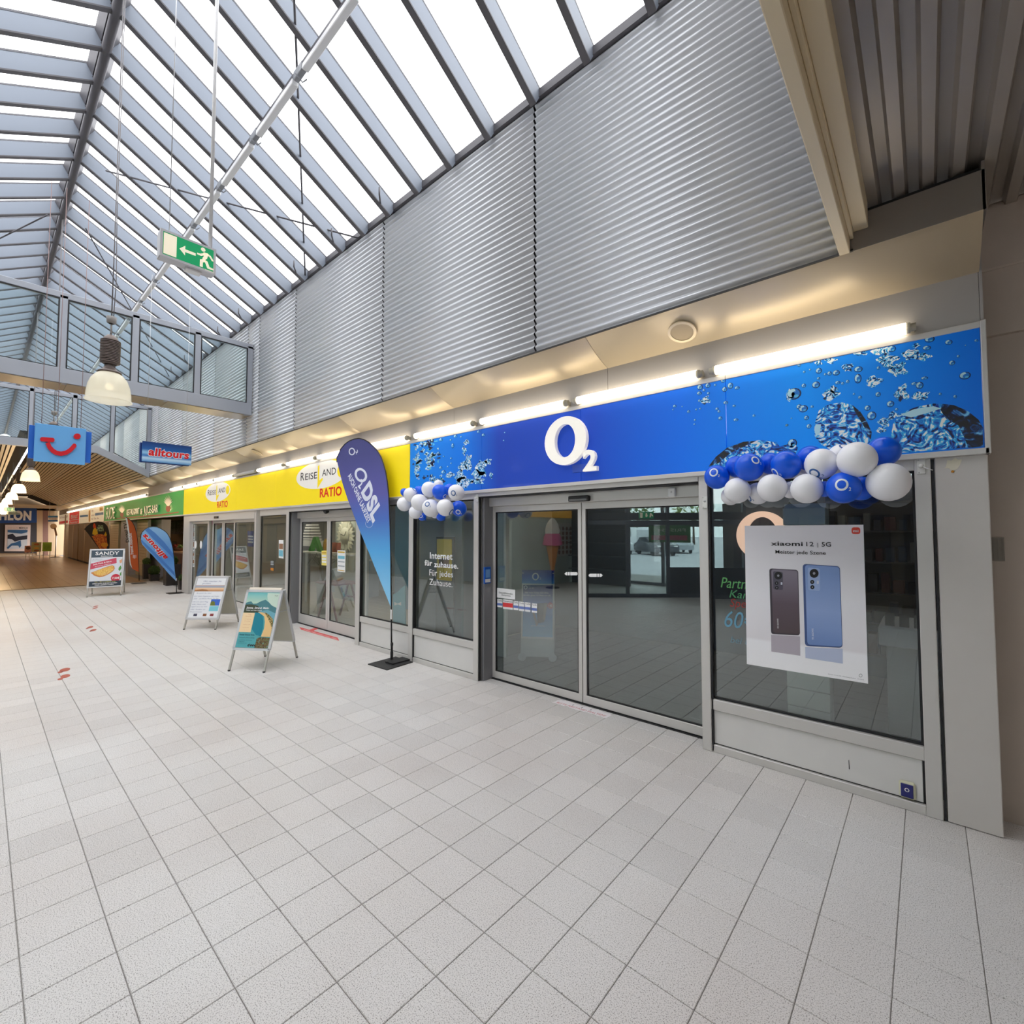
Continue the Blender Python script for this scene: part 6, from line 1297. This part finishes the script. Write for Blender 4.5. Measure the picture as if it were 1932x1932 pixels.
for q in range(24): a = q*math.pi/12; d_ = V(math.cos(a), 0, math.sin(a)); e_ = V(-math.sin(a), 0, math.cos(a)); MB().prism([P+d_*R*.45+e_*R*.05, P+d_*R*.75+e_*R*.10, P+d_*R+V(0, 0, 0), P+d_*R*.75-e_*R*.10, P+d_*R*.45-e_*R*.05], (0, -.03-.01*(q % 2), 0)).build('petal', M('petal_white', (226, 224, 206), .6), t)
MB().lathe([(.0001, -.05), (R*.5, -.05), (R*.52, 0)], P, 20, axis=1).build('dial', M('dial_cream', (216, 214, 196), .6), t)
for a, L in ((.9, .34), (2.9, .42)): MB().bar(P+V(0, -.055, 0), P+V(math.cos(a)*R*L, -.055, math.sin(a)*R*L), .012, .006, (0, 1, 0)).build('hand', INK, t)
MB().box((P[0]-.6, 2.42, 0), (P[0]+.9, 2.46, 2.5)).build('clock_wall', M('pale_sage_wall', (170, 176, 170), .7), room2)
t = thing('ship_print', 'white cruise ship print on the blue partition in the agency', 'wall print', W(583, 1040, 2.5))
for q in range(6): MB().box((W(565+q*1.5, 1000, 2.5)[0], 2.57, 1.55+q*.085), (W(602-q*1.2, 1000, 2.5)[0], 2.595, 1.60+q*.085)).build('deck', WHITE, t)
MB().prism([V(W(564, 1000, 2.5)[0], 2.59, 1.36), V(W(604, 1000, 2.5)[0], 2.59, 1.36), V(W(606, 1000, 2.5)[0], 2.59, 1.54), V(W(562, 1000, 2.5)[0], 2.59, 1.54)], (0, -.015, 0)).build('hull', WHITE, t)
pb = W(608, 1146, 1.0); t = thing('grass_plant', 'thin grass plant in a tall grey vase behind the left agency door leaf', 'potted plant', (pb[0], 1.0, 0)); MB().lathe([(.10, 0), (.13, .72), (.115, .72), (.10, .66), (.0001, .66)], V(pb[0], 1.0, 0), 20).build('vase', M('vase_grey', (132, 132, 128), .6), t)
gr_ = random.Random(8)
for q in range(26):
    a = gr_.uniform(0, 6.28); L = gr_.uniform(.15, .62); P0 = V(pb[0], 1.0, .68); MB().tube([P0, P0+V(math.cos(a)*L*.25, math.sin(a)*L*.25, .38), P0+V(math.cos(a)*L*.7, math.sin(a)*L*.7, .55+.1*gr_.random()), P0+V(math.cos(a)*L, math.sin(a)*L, .42)], [.006, .005, .004, .002], 4).build('blade', M('blade_green', (96, 104, 78), .7), t)
t = thing('trestle_table', 'dark red table with slanted legs behind the right agency door leaf', 'table', W(640, 1150, .9)); MAR = M('maroon_wood', (112, 50, 66), .5); P = W(640, 1076, .9); MB().bbox((P[0]-.42, .6, .74), (P[0]+.42, 1.2, .77), .004).build('table_top', MAR, t)
for yy in (.66, 1.14):
    for s_ in (-1, 1): MB().bar((P[0]+s_*.05, yy, .74), (P[0]+s_*.40, yy, .0), .035, .03, (0, 1, 0)).build('leg', MAR, t)
    MB().bar((P[0]-.16, yy, .45), (P[0]+.16, yy, .45), .03, .03).build('crossbar', MAR, t)
t = thing('blue_cutout', 'light blue standing board with a white bow behind the pane beside the flag', 'display board', W(752, 1180, .5)); o_ = [c4(1578, 1460), c4(1630, 1430), (480+1680/k4, 880+1380/k4), c4(1715, 1355), c4(1715, 1840), c4(1578, 1810)]
MB().prism([W(*p, .5) for p in o_], (0, .02, 0)).build('board', M('board_aqua', (124, 196, 214), .5), t)
MB().prism([W(*c4(*p), .498) for p in ((1595, 1545), (1632, 1562), (1672, 1545), (1672, 1585), (1632, 1570), (1595, 1585))], (0, -.002, 0)).build('bow_print', WPAPER, t)
sheet_at('opening_hours', 'small dark blue opening hours sign on the left agency window', 'sign', [(240+1462/6.44, 880+782/6.44), (240+1537/6.44, 880+785/6.44), (240+1535/6.44, 880+978/6.44), (240+1460/6.44, 880+970/6.44)], .15, M('hours_blue', (40, 80, 160), .5), bands=((.3, .4, WPAPER), (.48, .58, WPAPER), (.66, .76, WPAPER)))
c3 = lambda x, y: (240+x/6.44, 880+y/6.44)
t = sheet_at('web_banner', 'yellow web address banner at the top of the fixed agency window', 'banner', [c3(1640, 562), c3(1868, 555), c3(1868, 602), c3(1640, 608)], .04, GOLD)
wtx('www.reiseland-ratio.de', *c3(1675, 594), c3(1835, 0)[0], c3(0, 572)[1], M('banner_ink', (120, 90, 40), .6), t, .037)
sheet_at('notice_sheet', 'small white notice with a photo at the right of the fixed agency window', 'notice', [c3(1842, 895), c3(1898, 895), c3(1898, 1120), c3(1840, 1110)], .04, WPAPER, bands=((.2, .5, M('photo_brown', (150, 110, 80), .6)), (.56, .9, PTQ)))
sheet_at('icon_card', 'dark card with small icons low on the fixed agency window', 'card', [c3(1742, 1145), c3(1782, 1145), c3(1782, 1275), c3(1740, 1268)], .04, M('card_dark', (60, 62, 66), .5), bands=((.04, .2, PGR), (.26, .42, PGR), (.7, .95, M('icon_orange', (220, 140, 40), .5))))
sheet_at('purple_banner', 'purple banner across the top of the agency entrance glass', 'banner', [c3(1030, 655), c3(1320, 645), c3(1315, 695), c3(1030, 712)], .30, M('banner_purple', (170, 60, 150), .5))
sheet_at('roll_up', 'tall narrow beach display between the agency entrance leaves', 'display banner', [c3(1052, 760), c3(1120, 765), c3(1112, 1320), c3(1045, 1315)], .34, gradient('rollup_print', [(0, (120, 96, 80)), (.3, (226, 216, 190)), (.55, (190, 210, 220)), (.8, (226, 236, 240)), (1, (160, 200, 226))], 2, .35, 1.75, .5), .01)
n_ = 0
for r_, (y0, y1) in enumerate(((705, 785), (790, 900), (905, 1035), (1045, 1120), (1125, 1220))):
    for x0, x1 in ((752, 782), (786, 816)):
        sheet_at('flyer_sheet', 'small holiday flyer, %s row from the top, %s column on the leftmost agency pane' % (['top', 'second', 'third', 'fourth', 'fifth'][r_], 'left' if x0 < 760 else 'right'), 'flyer', [c3(x0, y0), c3(x1, y0), c3(x1, y1), c3(x0, y1)], .075, WPAPER, bands=((.1, .55, [PTQ, M('photo_brown'), M('hours_blue')][(r_+n_) % 3]), (.65, .85, PGR)), ); n_ += 1
for x, w__ in ((830, 'left'), (895, 'right')):
    P = W(*c3(x, 952), .072 if x < 850 else .072); t = thing('round_sticker', '%s white round sticker on the leftmost agency pane' % w__, 'sticker', P); MB().prism(ell(P, EX, EZ, .10, .11, 18), (0, .002, 0)).build('disc', WPAPER, t)
for x, y in ((-14.5, 2), (-11.5, 2), (-7.2, 1.6)): fill_lamp(x, y, 'added fill light inside the travel agency, %s' % {-14.5: 'at its left entrance', -11.5: 'behind its fixed window', -7.2: 'behind its sliding doors'}[x])
t = thing('reception_desk', 'pale reception desk in the middle of the travel agency', 'desk', (-12.8, 3.1, 0)); MB().bbox((-14.2, 2.9, 1.0), (-11.4, 3.5, 1.05), .005).build('desk_top', WHITE, t); MB().bbox((-14.1, 3.0, 0), (-11.5, 3.4, 1.0), .005).build('desk_front', M('desk_blue_grey', (150, 166, 180), .5), t)

# ------------------------------------------------------------------ open front of the juice bar
kj = 7.43; gj = lambda x, y: (100+x/kj, 930+y/kj)
jb = struct('wall_juice_bar'); JC = M('partition_grey', (176, 172, 176), .55); SHT = M('roller_shutter', (198, 176, 140), .5, .1)
for u0, u1, y in ((1362, 1510, .62), (942, 1060, .1)):
    a_, b_ = W(*gj(u0, 800), y), W(*gj(u1, 800), y); MB().bbox((a_[0], y, 0), (b_[0], y+.3, 2.27), .006).build('partition', JC, jb)
for u0, u1 in ((1110, 1335), (790, 925)):
    a_, b_ = W(*gj(u0, 800), .35), W(*gj(u1, 800), .35)
    for q in range(20): MB().bbox((a_[0], .35, .02+q*.113), (b_[0], .37, .02+q*.113+.106), .004).build('shutter_slat', SHT, jb)
    for x in (a_[0]-.06, b_[0]): MB().bbox((x, .30, 0), (x+.06, .40, 2.27), .004).build('guide_rail', M('guide_beige', (206, 196, 176), .5), jb)
MB().box((-30.4, 2.2, 0), (-16.75, 2.3, 2.9)).build('back_wall', M('bar_back_wall', (150, 120, 92), .7), jb)
MB().box((-30.5, .42, 0), (-30.4, 2.3, 2.9)).build('side_wall', M('bar_back_wall'), jb)
MB().box((-30.4, .05, 2.5), (-16.75, 2.3, 2.55)).build('bar_ceiling', M('bar_ceiling', (170, 140, 104), .7), jb)
a_, b_ = W(*gj(1540, 400), 1.6), W(*gj(1838, 400), 1.6); z1_, z0_ = W(*gj(1690, 382), 1.6)[2], W(*gj(1690, 580), 1.6)[2]
t = thing('menu_board', 'dark red menu board with rows of white writing over the bar counter', 'menu board', ((a_[0]+b_[0])/2, 1.6, z0_)); MB().bbox((a_[0], 1.6, z0_), (b_[0], 1.64, z1_), .005).build('board', M('menu_maroon', (104, 48, 44), .6), t)
for q in range(9):
    for c_ in range(3): MB().text(['Calzone 8,50', 'Salat 6,90', 'Smoothie 4,50'][(q+c_) % 3], V(a_[0]+.06+c_*(b_[0]-a_[0])/3, 1.597, z1_-.12-q*(z1_-z0_-.1)/9), EX, EZ, .05, (b_[0]-a_[0])/3*.85, 'L').build('menu_line', M('menu_text', (206, 180, 170), .6), t)
a_, b_ = W(*gj(1690, 900), .9), W(*gj(1838, 900), .9)
t = thing('bar_counter', 'dark brown bar counter with a pale top behind the sky blue flag', 'counter', ((a_[0]+b_[0])/2, 1.0, 0)); MB().bbox((a_[0]-.4, .9, 0), (b_[0], 1.4, 1.0), .01).build('counter_front', M('counter_brown', (88, 52, 38), .5), t); MB().bbox((a_[0]-.45, .85, 1.0), (b_[0], 1.45, 1.05), .008).build('counter_top', M('counter_top', (150, 110, 80), .4), t)
MB().bbox((a_[0]-.4, 1.38, 1.6), (b_[0], 1.6, 1.95), .01).build('glow_panel', M('bar_glow', (250, 230, 186), .5, 0, 2.0), t)  # panel glow strengthened to light the bar in place of lamps
for q, (x, h, c_, lb) in enumerate(((1640, .26, (60, 44, 34), 'dark coffee machine on the bar counter'), (1720, .20, (150, 60, 50), 'red fruit basket on the bar counter'), (1790, .24, (90, 110, 60), 'green herb pot on the bar counter'))):
    P = W(*gj(x, 800), 1.1); t = thing(['coffee_machine', 'fruit_basket', 'herb_pot'][q], lb, ['machine', 'basket', 'pot'][q], (P[0]-.3, 1.19, 1.055)); b0_ = V(P[0]-.3, 1.19, 1.055)
    if q == 0: MB().bbox(b0_+V(-.2, -.15, 0), b0_+V(.2, .15, .34), .02).build('casing', M('c%d' % q, c_, .4), t); MB().bbox(b0_+V(-.15, -.18, .2), b0_+V(.15, -.15, .3), .01).build('spout_block', STEEL, t)
    else:
        MB().lathe([(.09, 0), (.15, .12), (.14, .12), (.08, .02)], b0_, 16).build('bowl', M('bowl_brown', (110, 70, 44), .6), t)
        for k_ in range(8): a = k_*.785; MB().ball(b0_+V(.08*math.cos(a), .08*math.sin(a), .14+.05*(k_ % 2)), .055, 10, 6).build('fruit' if q == 1 else 'leaf_tuft', M('c%d' % q, c_, .5), t)
# planters with clipped boxwood
BOXW = M('boxwood_leaf', (86, 112, 40), .8, 0, 0, 0, None, .35); POTD = M('planter_anthracite', (58, 52, 50), .5)
pr_ = random.Random(11)
def planter(label, u0, u1, vb, vt, ball, group='clipped boxwoods in dark planters'):
    """planter box standing with its front foot line at row vb, rim at vt; ball = (u centre, v centre, radius in px)"""
    P = F((gj(u0, vb)[0]+gj(u1, vb)[0])/2, gj(0, vb)[1]); kz = PR(P)[2]; wd = (u1-u0)/kj*kz/FPX*.80; zt = ZAT(P[0], P[1], gj(0, vt)[1])
    c = V(P[0]-wd*.1, P[1]+wd*.5, 0); t = thing('potted_boxwood', label, 'potted plant', c, group); h = wd/2
    MB().add([c+V(-h*.9, -h*.9, 0), c+V(h*.9, -h*.9, 0), c+V(h*.9, h*.9, 0), c+V(-h*.9, h*.9, 0), c+V(-h, -h, zt), c+V(h, -h, zt), c+V(h, h, zt), c+V(-h, h, zt), c+V(-h*.86, -h*.86, zt), c+V(h*.86, -h*.86, zt), c+V(h*.86, h*.86, zt), c+V(-h*.86, h*.86, zt), c+V(-h*.8, -h*.8, zt-.05), c+V(h*.8, -h*.8, zt-.05), c+V(h*.8, h*.8, zt-.05), c+V(-h*.8, h*.8, zt-.05)],
             [(0, 3, 2, 1), (0, 1, 5, 4), (1, 2, 6, 5), (2, 3, 7, 6), (3, 0, 4, 7), (4, 5, 9, 8), (5, 6, 10, 9), (6, 7, 11, 10), (7, 4, 8, 11), (8, 9, 13, 12), (9, 10, 14, 13), (10, 11, 15, 14), (11, 8, 12, 15), (12, 13, 14, 15)]).build('planter', POTD, t)
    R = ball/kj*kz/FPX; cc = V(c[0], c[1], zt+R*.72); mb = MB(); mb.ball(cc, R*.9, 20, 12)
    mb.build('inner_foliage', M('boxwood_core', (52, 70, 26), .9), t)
    mb = MB()
    for q in range(420):
        d = unit([pr_.gauss(0, 1) for _ in range(3)]); p = cc+d*R*pr_.uniform(.88, 1.03); a = unit(np.cross(d, [pr_.gauss(0, 1) for _ in range(3)]))*R*.085; b = unit(d*.5+np.cross(d, a)/R)*R*.085
        mb.poly([p-a, p+b, p+a, p-b])
    mb.build('leaves', BOXW, t, stuff=True)
planter('tall dark planter with a boxwood ball right of the orange flag', 1202, 1308, 1208, 1000, 52)
planter('small low planter with a boxwood ball between two taller ones', 1280, 1420, 1238, 1142, 70)
planter('largest dark planter left of the sky blue flag, its boxwood half hidden', 1450, 1670, 1300, 1004, 70)
planter('dark planter with a boxwood ball behind the pole of the sky blue flag', 1700, 1815, 1358, 1228, 50)
xx = W(*gj(1240, 800), .9)[0]; t = thing('bistro_chair', 'black bistro chair behind the orange flag', 'chair', (xx, .95, 0))
MB().bbox((xx-.22, .75, .44), (xx+.22, 1.18, .48), .01).build('seat', BLACK, t); MB().bbox((xx-.22, 1.14, .48), (xx+.22, 1.18, .95), .01).build('backrest', BLACK, t)
for a in (-.2, .2):
    for b in (.77, 1.16): MB().tube([(xx+a, b, 0), (xx+a*.95, b, .45)], .014, 6).build('leg', BLACK, t)
# closed units under the small ivory signs
cl_ = struct('wall_closed_units'); BRW = M('brown_unit_panel', (150, 122, 88), .55); EDG = M('unit_edge', (206, 184, 150), .5)
for u0, u1 in ((212, 345), (357, 530)):
    a_, b_ = W(*gj(u0, 700), .0), W(*gj(u1, 700), .0); MB().bbox((a_[0], .0, .10), (b_[0], .4, 2.27), .006).build('unit_panel', BRW, cl_); MB().bbox((b_[0]*.55+a_[0]*.45, -.02, .1), (b_[0]*.52+a_[0]*.48, .0, 2.2), .003).build('unit_edge', EDG, cl_)
    MB().box((a_[0], .03, 0), (b_[0], .4, .10)).build('unit_plinth', GASK, cl_)
MB().box((-46, .42, 0), (-30.4, .5, 2.9)).build('back_wall', BRW, cl_)
MB().bbox((-46, -.03, 0), (-45.2, .4, 3.0), .006).build('end_pier', EDG, cl_)

# ------------------------------------------------------------------ far end of the hall
xe_ = -50.2; ke = 10.733; ce = lambda x, y: (x/ke, 940+y/ke); E_ = lambda x, y, o=0: X(*ce(x, y), xe_+o)
fe = struct('wall_far')
MB().prism([E_(-900, 1110), E_(740, 1112), E_(740, 495), E_(-900, 520)], (-.1, 0, 0)).build('charcoal_wall', M('charcoal_wall', (62, 60, 64), .7), fe)
MB().prism([E_(-900, 520, .01), E_(745, 495, .01), E_(745, 200, .01), E_(-900, 200, .01)], (-.1, 0, 0)).build('blue_fascia', M('sports_blue', (20, 74, 146), .5), fe)
FB = M('far_beige_wall', (206, 178, 144), .7)
for x0, x1, m_ in ((745, 865, FB), (865, 975, M('far_brown_wall', (140, 104, 92), .7)), (975, 1100, FB), (1100, 1280, M('far_cream_wall', (222, 196, 158), .7))): MB().prism([E_(x0, 1150), E_(x1, 1150), E_(x1, 200), E_(x0, 200)], (-.1, 0, 0)).build('wall_panel', m_, fe)
MB().box((-50.4, -14, 3.4), (-50.2, 1, 6)).box((-50.4, -14, 0), (-50.3, 2, 6)).build('end_wall', FB, fe)
MB().box((-50.2, -8, 3.55), (-45, .0, 3.6)).build('far_soffit', M('far_soffit', (206, 186, 150), .6), fe)
t = thing('sports_shop_sign', 'white capital letters of the sports shop on its blue fascia at the far end', 'shop sign', E_(300, 420)); a_, b_ = E_(-860, 420, .03), E_(632, 420, .03)
MB().text('DECATHLON', a_, EY, EZ, E_(0, 235)[2]-E_(0, 420)[2], b_[1]-a_[1], 'L', .05, 0, .05).build('lettering', TXTW, t)
t = thing('sports_poster', 'framed poster of a rider in a dark landscape on the charcoal far wall', 'poster', E_(355, 1075)); MB().prism([E_(88, 1075, .02), E_(605, 1075, .02), E_(620, 540, .02), E_(105, 538, .02)], (.04, 0, 0)).build('frame_sheet', M('poster_rose', (232, 214, 206), .6), t)
MB().prism([E_(140, 1030, .065), E_(545, 1020, .065), E_(560, 640, .065), E_(155, 640, .065)], (.005, 0, 0)).build('snow_print', M('poster_pale', (206, 212, 220), .6), t)
for pts, c_ in (([(155, 640), (560, 640), (555, 690), (430, 720), (250, 700), (155, 690)], (50, 96, 140)), ([(155, 740), (260, 720), (320, 780), (420, 770), (555, 750), (550, 830), (400, 850), (300, 880), (240, 830), (155, 820)], (30, 32, 48)), ([(140, 1000), (220, 920), (330, 890), (420, 850), (430, 960), (400, 1010), (370, 960), (240, 960), (160, 1030)], (50, 110, 130))): MB().prism([E_(*p, .071+c_[0]*1e-4) for p in pts], (.002, 0, 0)).build('figure_print', M('figure_%d' % c_[0], c_, .6), t)
MB().text('MEIN JA', E_(385, 617, .066), EY, EZ, .12, E_(565, 600)[1]-E_(385, 600)[1], 'L', .02).build('lettering', INK, t); MB().text('DAS GUTE', E_(160, 617, .066), EY, EZ, .12, E_(370, 600)[1]-E_(160, 600)[1], 'L', .0).build('lettering', M('rose_print', (210, 170, 150), .6), t)
def far_board(label, x0, x1, y0, y1, foot, mat, x=-44, draw=None):
    E2 = lambda a, b, o=0: X(*ce(a, b), x+o); t = thing('standing_board', label, 'standing board', (x, E2((x0+x1)/2, foot)[1], 0)); ya, yb = E2(x0, y0)[1], E2(x1, y0)[1]; z1, z0 = E2(x0, y0)[2], max(.15, E2(x0, y1)[2])
    MB().bbox((x-.03, ya, z0), (x, yb, z1), .005).build('board', mat, t)
    for y in (ya+.05, yb-.09): MB().bbox((x-.03, y, 0), (x, y+.04, z0), .003).build('leg', WHITE, t)
    if draw: draw(t, E2)
    return t
def burger(t, E2):
    for y, c_, h in ((935, (170, 96, 50), 40), (1010, (230, 160, 50), 26), (1060, (140, 84, 50), 40)): MB().prism([E2(740+56*math.cos(a), y+h*.5*math.sin(a), .003) for a in np.linspace(0, 6.28, 16, endpoint=False)], (.002, 0, 0)).build('burger_print', M('burger_%d' % y, c_, .6), t)
far_board('olive standing board with stacked burger prints at the far end', 642, 842, 893, 1088, 1145, M('board_olive', (170, 164, 110), .6), draw=burger)
far_board('lime green standing board with dark lines of writing at the far end', 862, 1050, 893, 1078, 1145, M('board_lime', (154, 190, 60), .6), draw=lambda t, E2: [MB().text(s_, E2(892, y, .003), EY, EZ, .07, E2(1015, y)[1]-E2(892, y)[1], 'L').build('lettering', M('lime_ink', (40, 60, 20), .6), t) for s_, y in (('Frischer', 958), ('Genuss', 985), ('auf dem', 1010), ('Tablett', 1038))])
far_board('small board with a brown food photo left of the olive burger board', 500, 632, 962, 1100, 1125, M('board_food', (196, 140, 120), .6), draw=lambda t, E2: MB().prism([E2(570+50*math.cos(a), 1010+32*math.sin(a), .003) for a in np.linspace(0, 6.28, 14, endpoint=False)], (.002, 0, 0)).build('plate_print', M('plate_brown', (90, 60, 44), .6), t))
t = thing('hanging_sign', 'blue and white striped hanging sign at the far end', 'hanging sign', X(*ce(1075, 475), -43)); E3 = lambda a, b, o=0: X(*ce(a, b), -43+o)
for y0, y1, c_ in ((355, 392, (60, 130, 180)), (392, 440, (232, 230, 220)), (440, 474, (44, 110, 170))): MB().prism([E3(975, y1), E3(1172, y1), E3(1172, y0), E3(975, y0)], (-.06, 0, 0)).build('stripe_panel', M('far_sign_%d' % y0, c_, .5), t)
MB().text('Friseur', E3(1000, 425, .003), EY, EZ, .10, E3(1150, 425)[1]-E3(1000, 425)[1], 'L', .0).build('lettering', M('far_sign_ink', (150, 100, 80), .6), t)
for a in (1000, 1150): yy = E3(a, 360)[1]; MB().tube([(-43.03, yy, E3(a, 356)[2]), (-43.03, yy, 4.3)], .01, 5).build('hanger', STEEL, t)
t = thing('cone_sign', 'round beige sign on a brown tapering handle at the far end', 'advertising figure', X(*ce(1140, 1150), -46)); E4 = lambda a, b, o=0: X(*ce(a, b), -46+o)
MB().prism([E4(1085+66*math.cos(a), 570+56*math.sin(a)) for a in np.linspace(0, 6.28, 22, endpoint=False)], (-.08, 0, 0)).build('round_board', M('cone_beige', (226, 196, 156), .6), t); MB().prism([E4(1090, 600, .01), E4(1130, 600, .01), E4(1165, 755, .01), E4(1125, 760, .01)], (-.06, 0, 0)).build('handle', M('cone_brown', (150, 110, 80), .6), t)
yy = E4(1140, 740)[1]; MB().tube([(-46.05, yy, 0), (-46.05, yy, E4(1140, 740)[2])], .03, 8).build('post', STEEL, t); MB().lathe([(.25, 0), (.25, .03), (.03, .04)], V(-46.05, yy, 0), 16).build('foot', BLACK, t)
xg = -34.0; a_, b_, c_ = X(8, 957, xg), X(27.5, 957, xg), X(18, 964, xg)
exit_sign('small distant green exit sign under the slatted ceiling', xg, a_[1], b_[1], c_[2], a_[2], rod=False)
for q in (.2, .8): yy = a_[1]+(b_[1]-a_[1])*q; MB().tube([(xg-.05, yy, a_[2]), (xg-.05, yy, 4.5)], .008, 5).build('suspension_rod', STEEL, [o for o in bpy.data.objects if o.get('label', '').startswith('small distant green')][0])
t = thing('glass_canopy', 'pale glass canopy pane under the distant exit sign', 'canopy', X(18, 968, -36)); q = [X(-30, 971, -36), X(38, 971, -36), X(28, 964, -38), X(-30, 964, -38)]; MB().prism(q, (0, 0, .03)).build('pane', M('canopy_glass', (170, 206, 206), .2), t)
for yy in (X(0, 971, -36)[1], X(28, 971, -36)[1]): MB().tube([(-37, yy, q[0][2]), (-37, yy, 4.5)], .01, 5).build('hanger', STEEL, t)
